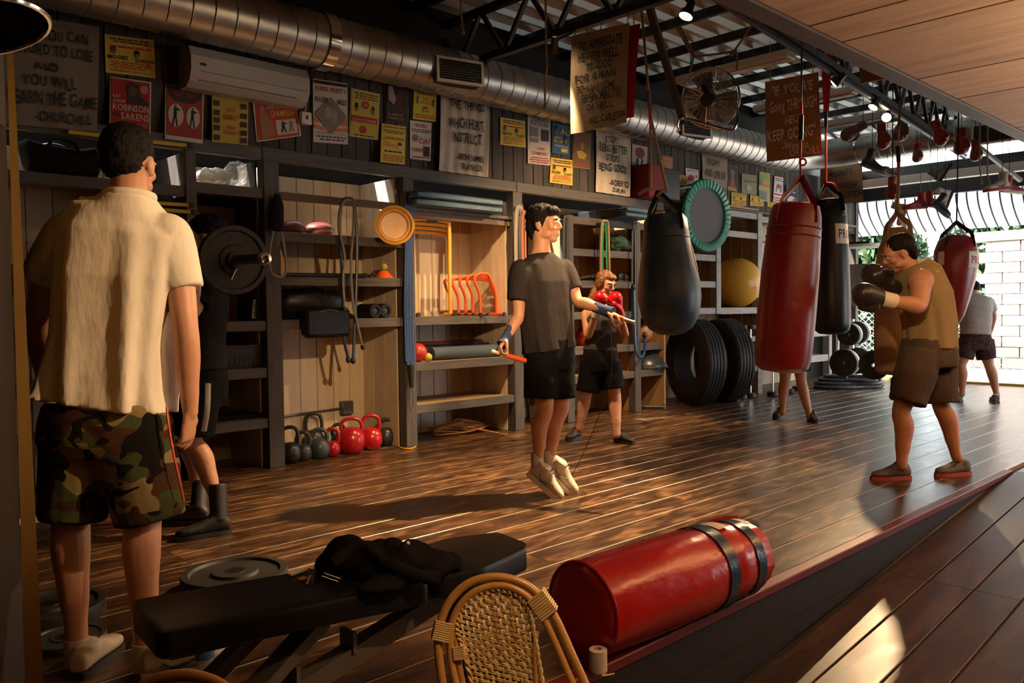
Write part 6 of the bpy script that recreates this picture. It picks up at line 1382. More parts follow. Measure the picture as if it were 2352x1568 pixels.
# ---------------------------------------------- bay A
def sat(px, py, z, y=6.1): p = at_y(px, py, y); return V(p.x, y, z)
p0, p1 = at_y(48, 395, 6.05), at_y(232, 395, 6.05); t = thing('duffel_bag', 'black duffel bag with handles on the upper shelf at far left', 'bag', V((p0.x+p1.x)/2, 6.1, 2.112))
c = V((p0.x+p1.x)/2, 6.12, 2.112); L = (p1.x-p0.x)/2
mb = MB(); mb.loft([c+V(-L, 0, 0.12), c+V(-L*0.85, 0, 0.125), c+V(-L*0.4, 0, 0.11), c+V(L*0.4, 0, 0.105), c+V(L*0.85, 0, 0.12), c+V(L, 0, 0.11)], Y_, [0.10, 0.15, 0.16, 0.16, 0.15, 0.10], [0.09, 0.115, 0.105, 0.10, 0.115, 0.09], 18, 2.6); mb.build('body', M['tee_dark'], t)
for s in (-1, 1): MB().tube(dense([c+V(-L*0.4, -0.14*s, 0.15), c+V(-L*0.25, -0.1*s, 0.235), c+V(L*0.25, -0.1*s, 0.235), c+V(L*0.4, -0.14*s, 0.15)], 5), 0.012, 7).build('handle', M['black'], t)
p = sat(503, 425, 2.152); t = thing('plastic_bag', 'crumpled clear plastic bag on the shelf above the lifter', 'bag', p)
mb = MB(); mb.ell(p+V(0, 0, 0.07), (0.20, 0.12, 0.075)); mb.ell(p+V(0.13, 0, 0.12), (0.10, 0.08, 0.09)); mb.ell(p+V(0.18, 0, 0.19), (0.04, 0.03, 0.04)); fuse(mb, 'film', M['plasticbag'], t, 0.012, 2, 0.06, 0.06)
for pa, pb, lab in (((340, 326), (432, 334), 'yellow pole lying along the shelf trim behind the man\'s head'), ((360, 470), (436, 471), 'upper of two yellow poles beside the man\'s neck'), ((375, 482), (440, 487), 'lower of two yellow poles beside the man\'s neck')):
    t = thing('yellow_pole', lab, 'pole', at_y(*pa, 5.853), 'yellow poles at the left shelves'); MB().tube([at_y(*pa, 5.856)-V(0.5, 0, 0), at_y(*pb, 5.856)], 0.014, 10).build('shaft', M['pole'], t); MB().lathe([(0.0, 0), (0.016, 0), (0.016, 0.03), (0.0, 0.03)], 10, at_y(*pb, 5.84), X_).build('end_cap', M['black'], t)
q = [at_y(*a_, 6.2) for a_ in ((452, 455), (600, 462), (600, 735), (452, 733))]; x0, x1 = 2.58, 3.03
t = thing('pegboard', 'brown board with wire grid standing on the shelf behind the lifter', 'board', (2.8, 6.3, 1.142)); MB().box((x0, 6.30, 1.142), (x1, 6.32, 2.04)).build('panel', pmat('maroon_board', (0.12, 0.045, 0.03), 0.6), t, smooth=False)
mb = MB()
for i in range(12): mb.box((x0+0.12+0.022*i, 6.292, 1.22), (x0+0.124+0.022*i, 6.298, 1.92))
for i in range(30): mb.box((x0+0.12, 6.290, 1.22+0.0235*i), (x0+0.37, 6.296, 1.224+0.0235*i))
mb.build('wire_grid', M['iron'], t, smooth=False); MB().box((x0+0.02, 6.285, 1.82), (x0+0.16, 6.295, 1.98)).build('picture', flat(WH), t, smooth=False)
p = at_y(592, 732, 6.0); tg = [at_y(*a_, 6.0) for a_ in ((582, 687), (604, 690), (600, 733), (578, 730))]; o = sheet('paper_tag', 'small white printed card leaning on the shelf right of the barbell', 'card', tg, flat((0.62, 0.54, 0.42)), NW); draw(o, tg, NW, [('l', 0.1, 0.9, 6, K)], 0.004)
p = sat(556, 846, 0.782, 6.08); t = thing('basket', 'dark perforated plastic basket on the shelf right of the lifter', 'basket', p)
mb = MB(); w, h = 0.19, 0.17
mb.add([p+V(-w*.9, -.12, 0), p+V(w*.9, -.12, 0), p+V(w*.9, .12, 0), p+V(-w*.9, .12, 0), p+V(-w, -.14, h), p+V(w, -.14, h), p+V(w, .14, h), p+V(-w, .14, h)], [(0, 3, 2, 1), (0, 1, 5, 4), (1, 2, 6, 5), (2, 3, 7, 6), (3, 0, 4, 7)]); mb.build('shell', M['black'], t, smooth=False)
MB().tube([p+V(-w, -.14, h), p+V(w, -.14, h), p+V(w, .14, h), p+V(-w, .14, h)], 0.009, 6, closed=True).build('rim', M['black'], t)
mb = MB()
for i in range(9):
    for j in range(3): mb.ell(p+V(-w*0.8+0.038*i, -0.128-0.006*j, 0.03+0.03*j), (0.008, 0.004, 0.008), None, 8, 5)
mb.build('holes', M['castgrey'], t)['kind'] = 'stuff'
p = sat(545, 960, 0.392, 6.1); t = thing('folded_pad', 'flat dark pad lying on the low shelf right of the lifter', 'pad', p); MB().cbox(p+V(-0.22, -0.14, 0), p+V(0.2, 0.14, 0.035), 0.012).build('pad', M['tee_dark'], t, smooth=False); mb = MB(); mb.ell(p+V(-0.12, 0, 0.06), (0.09, 0.07, 0.035)); fuse(mb, 'cloth', M['tee_dark'], t, 0.01, 2, 0.03, 0.05)
# ---------------------------------------------- bay B
for px, py, rx, lab in ((672, 534, 0.105, 'left of two dark red flattened medicine balls'), (733, 538, 0.125, 'right of two dark red flattened medicine balls')):
    p = sat(px, py, 1.832, 6.12); t = thing('medicine_ball', lab, 'ball', p, 'dark red balls on the upper shelf'); MB().ell(p+V(0, 0, 0.062), (rx, rx, 0.062), None, 28, 16).build('skin', flat((0.16, 0.03, 0.02), 0.4), t); MB().torus(p+V(0, 0, 0.062), Z_, rx, 0.003, 30, 5).build('seam', M['dark'], t)
hk = at_y(636, 445, 5.82); t = thing('suspension_trainer', 'black suspension trainer with looped grey strap hung on the post', 'trainer', at_y(650, 635, 5.82))
mb = MB(); mb.loft([at_y(637, 447, 5.82), at_y(637, 470, 5.81), at_y(635, 500, 5.80), at_y(634, 530, 5.80)], X_, [0.025, 0.05, 0.06, 0.062], [0.02, 0.035, 0.04, 0.03], 14); mb.build('pouch', M['tee_dark'], t)
MB().tube(dense([at_y(627, 530, 5.80), at_y(620, 575, 5.80), at_y(621, 620, 5.80), at_y(640, 636, 5.80), at_y(656, 625, 5.80), at_y(654, 575, 5.80), at_y(645, 530, 5.80)], 5), 0.009, 7).build('strap', M['tee_grey'], t)
MB().tube([at_y(641, 447, 5.84), at_y(637, 441, 5.9)], 0.006, 6).build('hook', M['chrome'], t)
a, b = at_y(655, 630, 5.84), at_y(835, 632, 5.84); t = thing('steel_bar', 'slim black bar hung level in front of the cone shelf', 'bar', a); MB().tube([a, b], 0.014, 10).build('shaft', M['steel'], t); MB().lathe([(0.0, -0.01), (0.018, -0.01), (0.018, 0.03), (0, 0.03)], 10, b, X_).build('end_cap', M['black'], t)
p = sat(645, 622, 1.495, 6.0); t = thing('yellow_wedge', 'yellow wedge standing at the left end of the cone shelf', 'wedge', p); MB().prism([(-0.09, 0), (0.06, 0), (0.06, 0.06), (-0.03, 0.30), (-0.09, 0.30)], p, X_, Z_, Y_*0.12).build('body', M['conemat'], t, smooth=False); MB().box(p+V(-0.05, -0.004, 0.1), p+V(0.0, 0.0, 0.16)).build('hand_hole', M['dark'], t, smooth=False)
def hung_tube(label, pts, r, mat, Y=5.80, ends='black', group='rubber tubes hung on the shelf bay'):
    P = [at_y(a, b, Y) for a, b in pts]; t = thing('rubber_tube', label, 'exercise tube', P[-1], group); MB().tube(dense(P, 5), r, 9).build('tube', mat, t)
    for q in (P[0], P[-1]): MB().ell(q, (r*1.7, r*1.7, r*2.2), None, 10, 8).build('end_plug', M[ends], t)
grt = pmat('grey_tube', (0.16, 0.14, 0.13), 0.4); blt = pmat('blue_tube', (0.02, 0.045, 0.09), 0.3)
hung_tube('blue rubber exercise tube, its plug ends hanging lowest', [(800, 826), (788, 760), (786, 640), (780, 520), (786, 466), (800, 455), (814, 470), (820, 560), (817, 700), (811, 828)], 0.013, blt)
hung_tube('grey rubber exercise tube hung with the blue one', [(833, 797), (822, 750), (810, 690), (806, 600), (812, 520), (812, 470), (799, 458), (784, 470), (778, 520), (792, 590), (788, 640), (792, 710)], 0.011, grt, 5.77)
c = at_y(906, 517, 5.70); t = thing('yellow_tub', 'round yellow plastic tub lying on its side, open end to the room', 'tub', c-UP*0.15); d = (CAM-c); d.z = 0; d = (d.normalized()*0.75-Y_*0.25-X_*0.05).normalized()
MB().lathe([(0.0, -0.22), (0.10, -0.22), (0.125, -0.20), (0.148, -0.02), (0.165, 0.0), (0.165, 0.012), (0.150, 0.014), (0.138, 0.004), (0.13, -0.02), (0.118, -0.02), (0.110, -0.04), (0.0, -0.045)], 40, c, d, cap=False).build('shell', M['conemat'], t)
MB().torus(c-d*0.01, d, 0.128, 0.006, 40, 6).build('inner_ring', M['conemat'], t); MB().tube([c-d*0.2+V(0, 0, 0.09), V(c.x-d.x*0.2, 5.88, c.z+0.09)], 0.006, 6).build('hook', M['iron'], t)
p = sat(882, 638, 1.492, 5.98); t = thing('marker_cone', 'small orange marker cone carrying a green-yellow ball', 'cone', p); MB().lathe([(0.085, 0), (0.085, 0.006), (0.045, 0.05), (0.03, 0.066), (0.02, 0.066), (0.02, 0.0)], 24, p).build('skirt', M['orange'], t)
t = thing('tennis_ball', 'small yellow ball balanced on the orange marker cone', 'ball', p+V(0, 0, 0.066)); MB().ell(p+V(0, 0, 0.098), 0.033).build('felt', flat((0.35, 0.33, 0.05)), t); MB().torus(p+V(0, 0, 0.098), V(0.5, 0.3, 1), 0.0332, 0.002, 24, 4).build('seam', M['label'], t)
p = sat(835, 640, 1.492, 6.05); t = thing('ankle_strap', 'flat black strap lying left of the marker cone', 'strap', p); MB().cbox(p+V(-0.1, -0.05, 0), p+V(0.1, 0.05, 0.03), 0.01).build('band', M['tee_dark'], t); MB().torus(p+V(0.06, -0.05, 0.03), Y_, 0.02, 0.004, 14, 5).build('ring', M['iron'], t)
a, b = at_y(645, 745, 6.0), at_y(790, 740, 6.0); t = thing('gym_bag', 'bulky black gym bag with two handles on the lower shelf', 'bag', V((a.x+b.x)/2, 6.08, 1.147))
c = V((a.x+b.x)/2, 6.1, 1.147); L = (b.x-a.x)/2; mb = MB(); mb.loft([c+V(-L, 0, 0.10), c+V(-L*.8, 0, 0.125), c+V(0, 0, 0.135), c+V(L*.8, 0, 0.12), c+V(L, 0, 0.10)], Y_, [0.12, 0.17, 0.18, 0.17, 0.12], [0.08, 0.12, 0.13, 0.115, 0.08], 18, 3.0); mb.build('body', M['vinyl_black'], t)
for s in (-0.35, 0.2): MB().tube(dense([c+V(L*s-0.05, -0.1, 0.22), c+V(L*s-0.03, -0.12, 0.33), c+V(L*s+0.03, -0.12, 0.33), c+V(L*s+0.06, -0.1, 0.22)], 4), 0.012, 6).build('handle', M['black'], t)
a, b = at_y(690, 725, 5.85), at_y(795, 722, 5.85); t = thing('kick_shield', 'black padded striking shield resting on the shelf front', 'pad', V((a.x+b.x)/2, 5.85, 1.147)); MB().cbox((a.x, 5.765, 1.0), (b.x, 5.875, 1.24), 0.03).build('pad', M['vinyl_black'], t); MB().tube(dense([V(a.x+.1, 5.78, 1.2), V((a.x+b.x)/2, 5.76, 1.22), V(b.x-.1, 5.78, 1.2)], 3), 0.012, 6).build('grip', M['black'], t)
for px, lab in ((848, 'left of two round black rolls on the lower shelf'), (872, 'right of two round black rolls on the lower shelf')):
    p = sat(px, 726, 1.147, 6.0); c = p+V(0, 0, 0.062); t = thing('black_roll', lab, 'roll', p, 'black rolls on the lower shelf'); MB().lathe([(0.035, 0), (0.058, 0), (0.062, 0.008), (0.062, 0.22), (0.0, 0.22)], 24, c-V(0, 0.1, 0), Y_, cap=False).build('tube', M['vinyl_black'], t); MB().ell(c-V(0, 0.08, 0), (0.04, 0.01, 0.04)).build('core', M['castblack'], t)
# blue bands bundle on the post
t = thing('band_bundle', 'bundle of dark blue resistance bands hanging down the post right of the yellow tub', 'bands', at_y(943, 880, 5.82)); bmat = pmat('navy_band', (0.012, 0.03, 0.11), 0.4, c2=(0.02, 0.05, 0.16), scale=30)
for i in range(7):
    x = 931+3*i; MB().tube(dense([at_y(x, 466+2*(i % 3), 5.835), at_y(x+1, 560, 5.83), at_y(x-1+2*(i % 2), 700, 5.83), at_y(x+2, 830+8*(i % 3), 5.835)], 3), 0.010, 6, flat_=0.5).build('band', bmat, t)
MB().tube(dense([at_y(944, 838, 5.83), at_y(946, 890, 5.83)], 2), [0.03, 0.028, 0.02], 8).build('grip', M['black'], t)
MB().tube(dense([at_y(943, 890, 5.83), at_y(941, 925, 5.83), at_y(946, 940, 5.83), at_y(950, 925, 5.83), at_y(948, 892, 5.83)], 3), 0.005, 6).build('carabiner', M['iron'], t)
# ---------------------------------------------- bay C
def mat_stack(label, pa, pb, z, y0, y1, thick=0.05, n=2, nm='blue_mat'):
    a, b = at_y(*pa, y0).x, at_y(*pb, y0).x; t = thing('exercise_mat', label, 'mat', (a, y0, z))
    for i in range(n): MB().cbox((a, y0-0.01*i, z+i*(thick+0.006)), (b, y1, z+i*(thick+0.006)+thick), 0.014).build('layer', M['matblue'], t)
    MB().cbox((a-0.004, y0+0.1, z+0.006), (a+0.01, y1-0.02, z+n*thick), 0.004).build('end_cover', M['black'], t)
a0_ = at_y(958, 474, 5.62); mat_stack('long folded blue mat sticking out of the bay above the hurdles', (956, 474), (1156, 480), 2.122, 5.74, 6.45, 0.06)
mat_stack('shorter blue folded mat on top of the cubby shelves', (1440, 500), (1500, 505), 2.192, 5.55, 6.4, 0.05)
def hurdle(label, x0, x1, z, y, h, mat, r, foot, lean=0.0, group=None, pad=False):
    t = thing('hurdle', label, 'hurdle', (x0, y, z), group)
    pts = [(x0, y-foot, z+r), (x0, y, z+r), (x0+lean*0.1, y+0.0, z+h*0.5), (x0+lean, y, z+h-0.06), (x0+lean+0.05, y, z+h), (x1+lean-0.05, y, z+h), (x1+lean, y, z+h-0.06), (x1+lean*0.1, y, z+h*0.5), (x1, y, z+r), (x1, y-foot, z+r)]
    P = [V(*p) for p in pts]; seg = dense(P[1:9], 5)
    MB().tube(seg, r, 9).build('frame', mat, t)
    for p, q in ((P[0], P[1]), (P[9], P[8])):
        MB().tube([p, q+V(0, 0.08, 0)], r, 9).build('foot', mat, t); 
        MB().lathe([(0, 0), (r*1.2, 0), (r*1.2, 0.02), (0, 0.02)], 10, p, -Y_).build('end_cap', M['black'], t)
    if pad: MB().tube([V((x0+x1)/2-0.04, y, z+h), V((x0+x1)/2+0.06, y, z+h)], r*1.25, 9).build('grip', M['black'], t)
for i in range(4):
    xa = at_y(953, 700, 5.95).x+0.015*i; xb = at_y(1030 + 14*i, 700, 5.95).x
    hurdle('yellow hurdle, %s of four nested on the shelf' % ('front', 'second', 'third', 'rear')[i], xa+0.02*i, xb+0.03, 1.152, 5.96+0.09*i, (0.88-0.03*i), M['yellow'], 0.0175, 0.05, 0, 'nested yellow hurdles', i == 0)
for i in range(5):
    xa = at_y(1092 - 8*i, 715, 6.0).x; xb = at_y(1130+8*i, 715, 6.0).x
    hurdle('orange hurdle, %s of five nested beside the yellow ones' % ('front', 'second', 'third', 'fourth', 'rear')[i], xa, xb, 1.152, 5.93+0.055*i, 0.40-0.012*i, M['orange'], 0.0135, 0.10, -0.07, 'nested orange hurdles')
p = sat(960, 826, 0.742, 6.0); t = thing('rubber_ball', 'red ball at the left end of the roller shelf', 'ball', p); MB().ell(p+V(0, 0, 0.085), 0.085, None, 24, 16).build('skin', flat((0.36, 0.02, 0.02), 0.4), t)
p = sat(983, 824, 0.742, 5.95); t = thing('rubber_ball', 'small yellow-green ball beside the red one', 'ball', p); MB().ell(p+V(0, 0, 0.04), 0.04).build('skin', flat((0.45, 0.40, 0.05), 0.5), t)
for pa, pb, z, r, m, yy, lab in (((990, 0), (1165, 0), 0.742, 0.062, pmat('slate_foam', (0.05, 0.075, 0.10), 0.8), 6.05, 'slate blue foam roller in front on the roller shelf'), ((970, 0), (1120, 0), 0.742, 0.07, pmat('navy_foam', (0.02, 0.03, 0.05), 0.8), 6.2, 'dark navy foam roller behind the slate blue one'), ((950, 0), (1150, 0), 0.80, 0.055, pmat('maroon_foam', (0.14, 0.03, 0.03), 0.8), 6.36, 'maroon foam roller at the back of the shelf')):
    a, b = at_y(pa[0], 810, yy).x, at_y(pb[0], 810, yy).x; t = thing('foam_roller', lab, 'foam roller', (a, yy, 0.742), 'foam rollers'); MB().lathe([(0.02, 0), (r*0.95, 0), (r, 0.01), (r, b-a-0.01), (r*0.95, b-a), (0.02, b-a)], 24, V(a, yy, z+r), X_).build('foam', m, t); MB().lathe([(0.0, -0.002), (0.02, -0.002), (0.02, 0.004), (0, 0.004)], 14, V(a, yy, z+r), X_).build('core', M['dark'], t)
t = thing('extension_cord', 'tangled orange cord heaped on the floor of the hurdle bay', 'cord', at_z(1060, 995, 0.0)); rnd = random.Random(5); c0 = at_z(1065, 998, 0)
P = []
for i in range(60):
    a = i*1.25; rr = rnd.uniform(0.06, 0.33); P.append(V(c0.x+rr*math.cos(a)*1.3, c0.y+0.12+rr*math.sin(a)*0.5, 0.012+rnd.uniform(0, 0.13)*max(0, 1-rr*2.5)+0.01*(i % 3)))
P.append(at_z(1165, 998, 0.012)); MB().tube(dense(P, 4), 0.007, 6).build('cord', pmat('orange_cord_dull', (0.50, 0.22, 0.05), 0.6), t)
t = thing('cord_loop', 'short yellow cord lying on the floor at the post', 'cord', at_z(935, 1027, 0)); MB().tube(dense([at_z(912, 1022, 0.006), at_z(925, 1029, 0.006), at_z(945, 1029, 0.006), at_z(955, 1025, 0.006)], 4), 0.006, 6).build('cord', M['conemat'], t)
# ---------------------------------------------- bay D
def loop_band(label, px, top, bot, w, mat, r, Y=5.82, fl=0.35):
    P = [at_y(px-w, bot, Y), at_y(px-w-1, (top+bot)/2, Y), at_y(px-w*0.8, top+8, Y), at_y(px, top, Y), at_y(px+w*0.8, top+8, Y), at_y(px+w, (top+bot)/2, Y), at_y(px+w+1, bot, Y), at_y(px, bot+6, Y)]
    t = thing('resistance_band', label, 'band', P[-1], 'bands looped over the shelf posts'); MB().tube(dense(P, 5, True), r, 8, closed=True, flat_=fl).build('loop', mat, t)
    MB().tube([at_y(px, top+4, Y), at_y(px, top+4, Y+0.06)], 0.008, 6).build('hook', M['iron'], t)
loop_band('wide grey band looped on the post behind the skipping man\'s head', 1193, 476, 610, 7, pmat('grey_band', (0.24, 0.2, 0.17), 0.6), 0.024)
loop_band('narrow orange band on the post behind the skipping man', 1204, 485, 620, 3, pmat('orange_band', (0.42, 0.10, 0.03), 0.6), 0.012, 5.80)
loop_band('black band loop on the dark post right of the skipping man', 1301, 500, 730, 6, M['rubber'], 0.020)
loop_band('beige rope loop hung on the cubbies above the woman', 1389, 507, 640, 9, M['rope'], 0.015, 5.80, 1.0)
loop_band('green band hung inside the beige rope loop', 1389, 512, 640, 4, flat((0.02, 0.20, 0.07)), 0.014, 5.81)
loop_band('black strap loop on the right cubby post', 1458, 510, 760, 5, M['rubber'], 0.016)
hung_tube('shiny blue tube hanging in a U below the teardrop bag', [(1455, 660), (1458, 780), (1463, 812), (1472, 820), (1480, 808), (1481, 770)], 0.018, pmat('shiny_blue', (0.02, 0.06, 0.17), 0.2), 5.78)
p = sat(1415, 572, 1.852, 6.0); t = thing('green_cloth', 'crumpled dark green cloth on the upper cubby shelf', 'cloth', p); mb = MB(); mb.ell(p+V(0, 0, 0.10), (0.17, 0.13, 0.09)); mb.ell(p+V(0.08, 0, 0.05), (0.15, 0.13, 0.05)); fuse(mb, 'cloth', flat((0.02, 0.055, 0.04)), t, 0.012, 2, 0.07, 0.07)
p = sat(1340, 640, 1.512, 6.0); t = thing('strap_pile', 'pile of grey-green straps on the second cubby shelf', 'straps', p); mb = MB()
for i in range(5): mb.torus(p+V(-0.1+0.07*i, 0, 0.02+0.006*i), V(0.1*i-0.2, 0.2, 1), 0.08, 0.012, 18, 6)
mb.build('straps', M['castgrey'], t)
p = sat(1432, 642, 1.512, 6.0); t = thing('black_shoe', 'single black shoe on the second cubby shelf', 'shoe', p); shoe(t, p+V(-0.05, 0, 0.10), p+V(-0.12, 0, 0), p+V(0.15, -0.03, 0), M['shoe_black'], M['shoe_black'], 1.0)
for px, r, col, lab in ((1478, 0.12, (0.33, 0.17, 0.08), 'tan medicine ball on the cubby shelf behind the teardrop bag'), (1510, 0.12, (0.10, 0.06, 0.05), 'dark brown medicine ball beside the tan one'), (1345, 0.11, (0.30, 0.02, 0.02), 'red medicine ball on the cubby shelf behind the woman')):
    p = sat(px, 790, 0.792, 6.08); t = thing('medicine_ball', lab, 'ball', p, 'balls on the lower cubby shelf'); MB().ell(p+V(0, 0, r), r, None, 28, 18).build('skin', flat(col, 0.45), t); MB().torus(p+V(0, 0, r), V(1, 0.3, 0.2), r, 0.003, 32, 5).build('seam', M['dark'], t)
p = sat(1478, 875, 0.482, 6.12); t = thing('balance_dome', 'dark half-dome balance trainer on the low cubby shelf', 'balance trainer', p); MB().lathe([(0.28, 0.0), (0.29, 0.02), (0.285, 0.05), (0.24, 0.13), (0.15, 0.20), (0.0, 0.225)], 40, p).build('dome', pmat('slate_dome', (0.03, 0.04, 0.045), 0.3), t); MB().lathe([(0.0, -0.0), (0.295, 0.0), (0.30, 0.012), (0.295, 0.03), (0.0, 0.03)], 40, p).build('base', M['black'], t)
a, b = at_z(1400, 932, 0.03), at_z(1523, 934, 0.03); t = thing('steel_pipe', 'steel bar lying on the floor under the cubby shelves', 'bar', a); MB().tube([a, b], 0.022, 12).build('shaft', M['iron'], t); MB().lathe([(0.014, 0), (0.03, 0), (0.03, 0.04), (0.014, 0.04)], 14, b, b-a).build('end_collar', M['chrome'], t)
# ---------------------------------------------- weight tree and rope at the far end
wt = thing('weight_rack', 'low steel rack for plates by the open end', 'rack', at_z(1955, 882, 0)); b0 = at_z(1968, 880, 0)
MB().box(b0+V(-0.3, 0.05, 0), b0+V(0.3, 0.11, 0.05)).build('base', M['steel'], wt, smooth=False); MB().box(b0+V(-0.03, 0.05, 0), b0+V(0.03, 0.11, 1.0)).build('upright', M['whitemetal'], wt, smooth=False)
for z in (0.35, 0.78): MB().tube([b0+V(0, 0.3, z), b0+V(0, -0.25, z)], 0.02, 8).build('peg', M['chrome'], wt)
whp = pmat('white_rim', (0.7, 0.68, 0.66), 0.5); dpl = 9.9
axp = (-FW*0.75-RT*0.62).normalized()
for px, py, R, lab, dd in ((1938, 833, 0.19, 'black plate with white rim, largest in front on the rack', 11.5), (1972, 828, 0.19, 'black plate with white rim just behind the largest', 11.9), (1950, 768, 0.155, 'upper plate with white rim under the black bag', 11.5), (1968, 764, 0.165, 'upper plate with white rim farther back', 11.9), (2008, 838, 0.20, 'plain black plate beside the rack behind the boxer', 11.2)):
    c = at_d(px, py, dd); t = thing('weight_plate', lab, 'weight plate', c-UP*R, 'plates stored at the far end')
    barbell_plate(t, c, axp, R, 0.07)
    if 'rim' in lab: MB().lathe([(R*0.9, -0.10), (R*1.0, -0.10), (R*1.01, -0.035), (R*0.9, -0.035)], 40, c, axp).build('white_rim', whp, t)
t = thing('battle_rope', 'thick black rope coiled on the floor under the rack', 'rope', at_z(1945, 888, 0)); P = []; cc = at_z(1950, 886, 0.03)
for i in range(56): a = i*0.42; rr = 0.42+0.10*math.sin(i*0.9)-0.004*i; P.append(cc+RT*(rr*math.cos(a)*1.15)+FW*(rr*math.sin(a)*0.8)+UP*(0.0+0.045*(i//15)))
MB().tube(dense(P, 3), [0.026+0.003*math.sin(k*2.2) for k in range(len(P)*3-2)], 8).build('coil', M['rubber'], t)
# ================================================================== bench
bn = thing('weight_bench', 'long black padded adjustable bench on grey steel legs', 'bench', (1.3, 2.03, 0.0))
def slab(p4, z0, z1, r, name, mat, root):
    """rounded pad from 4 ground points (ccw)"""
    mb = MB(); c = sum((Vector((a, b, 0)) for a, b in p4), V(0, 0, 0))/4; vs = []; lv = [(z0, 0.02), (z0+r*0.5, 0.0), (z1-r, 0.0), (z1-r*0.3, 0.3*r), (z1, r)]
    for z, ins in lv:
        for a, b in p4:
            d = V(a-c.x, b-c.y, 0); k = 1-ins/max(0.05, d.length); vs.append(V(c.x+d.x*k, c.y+d.y*k, z))
    n = len(p4); mb.add(vs, mb.ring_faces(n, len(lv))); return mb.build(name, mat, root)
def rnd_quad(p4, r=0.03, k=3):
    out = []; n = len(p4); P = [Vector((a, b)) for a, b in p4]
    for i in range(n):
        a, b, c = P[i-1], P[i], P[(i+1) % n]; d0 = (a-b).normalized(); d1 = (c-b).normalized()
        for j in range(k+1):
            t = j/k; q = b+d0*r*(1-t)**2+d1*r*t**2; out.append((q.x, q.y))
    return out
slab(rnd_quad([(0.74, 1.99), (1.44, 1.83), (1.50, 2.08), (0.77, 2.26)]), 0.365, 0.44, 0.02, 'back_pad', M['vinyl_black'], bn)
slab(rnd_quad([(1.47, 1.845), (1.60, 1.80), (1.86, 1.855), (1.89, 2.035), (1.72, 2.10), (1.53, 2.08)]), 0.365, 0.445, 0.02, 'seat_pad', M['vinyl_black'], bn)
MB().bar((0.80, 2.12, 0.355), (1.80, 1.95, 0.355), 0.16, 0.02, Z_).build('pad_plate', M['steel'], bn, smooth=False)
stl = pmat('grey_bench_steel', (0.10, 0.085, 0.07), 0.45, 0.3)
MB().bar((1.62, 1.97, 0.33), (0.62, 2.05, 0.03), 0.055, 0.055, Z_).build('spine', stl, bn, smooth=False)
for t in (0.35, 0.52, 0.70):
    p = V(1.62, 1.97, 0.33).lerp(V(0.62, 2.05, 0.03), t); MB().obox(p+V(0, 0, 0.045), (X_, Y_, Z_), (0.006, 0.035, 0.03)).build('notch', stl, bn, smooth=False)
MB().bar((1.20, 2.03, 0.34), (0.70, 1.98, 0.03), 0.07, 0.035, Z_).build('strut', stl, bn, smooth=False); MB().bar((1.05, 2.09, 0.34), (0.60, 2.12, 0.03), 0.05, 0.035, Z_).build('strut', stl, bn, smooth=False)
MB().bar((1.66, 1.97, 0.35), (1.66, 1.97, 0.18), 0.06, 0.05).build('upright', M['steel'], bn, smooth=False)
MB().bar((1.62, 1.97, 0.25), (1.80, 1.96, 0.03), 0.05, 0.05, X_).build('leg', stl, bn, smooth=False)
for x, y in ((0.64, 2.06), (1.80, 1.96)):
    MB().bar((x, y-0.17, 0.025), (x, y+0.17, 0.025), 0.05, 0.05).build('cross_foot', stl, bn, smooth=False)
    for s in (-1, 1): MB().obox(V(x, y+s*0.17, 0.025), (X_, Y_, Z_), (0.03, 0.012, 0.025)).build('end_cap', M['black'], bn, smooth=False)
MB().lathe([(0.0, 0), (0.018, 0), (0.022, 0.02), (0.018, 0.05), (0, 0.05)], 14, (1.60, 1.90, 0.24), -Y_).build('knob', M['black'], bn)
# jacket, keys, lighter
jk = thing('jacket', 'black jacket heaped on the padded bench', 'jacket', at_z(880, 1300, 0.44)); mb = MB()
for px, py, z, r in ((765, 1295, 0.46, (0.05, 0.06, 0.04)), (798, 1275, 0.49, (0.068, 0.075, 0.06)), (830, 1285, 0.475, (0.08, 0.08, 0.055)), (880, 1300, 0.465, (0.09, 0.085, 0.042)), (935, 1290, 0.475, (0.085, 0.075, 0.045)), (985, 1295, 0.465, (0.075, 0.08, 0.042)), (1020, 1290, 0.46, (0.05, 0.07, 0.03)), (900, 1335, 0.452, (0.11, 0.05, 0.02)), (900, 1256, 0.50, (0.035, 0.03, 0.03)), (870, 1256, 0.50, (0.03, 0.03, 0.025))): mb.ell(at_z(px, py, z), r)
mb.tube(dense([at_z(760, 1300, 0.50), at_z(820, 1255, 0.52), at_z(880, 1290, 0.50), at_z(950, 1320, 0.475), at_z(1010, 1325, 0.46)], 4), 0.020, 8); mb.torus(at_z(960, 1275, 0.495), V(0.2, -0.5, 1), 0.045, 0.018, 20, 8)
fuse(mb, 'cloth', pmat('black_fleece', (0.008, 0.006, 0.006), 0.95, spec=0.08), jk, 0.006, 2, 0.018, 0.06)
MB().ell(at_z(937, 1247, 0.53), 0.006).build('toggle', M['label'], jk)
def bz(px, py, dz=0.0): return at_z(px, py, 0.444+dz)
ky = thing('key_ring', 'bunch of keys with pale fob and red tag on the bench', 'keys', bz(700, 1325))
def flatbox(a, b, w, h, nm, m, root): a, b = Vector(a), Vector(b); MB().bar(a+UP*h/2, b+UP*h/2, w, h, UP).build(nm, m, root, smooth=False)
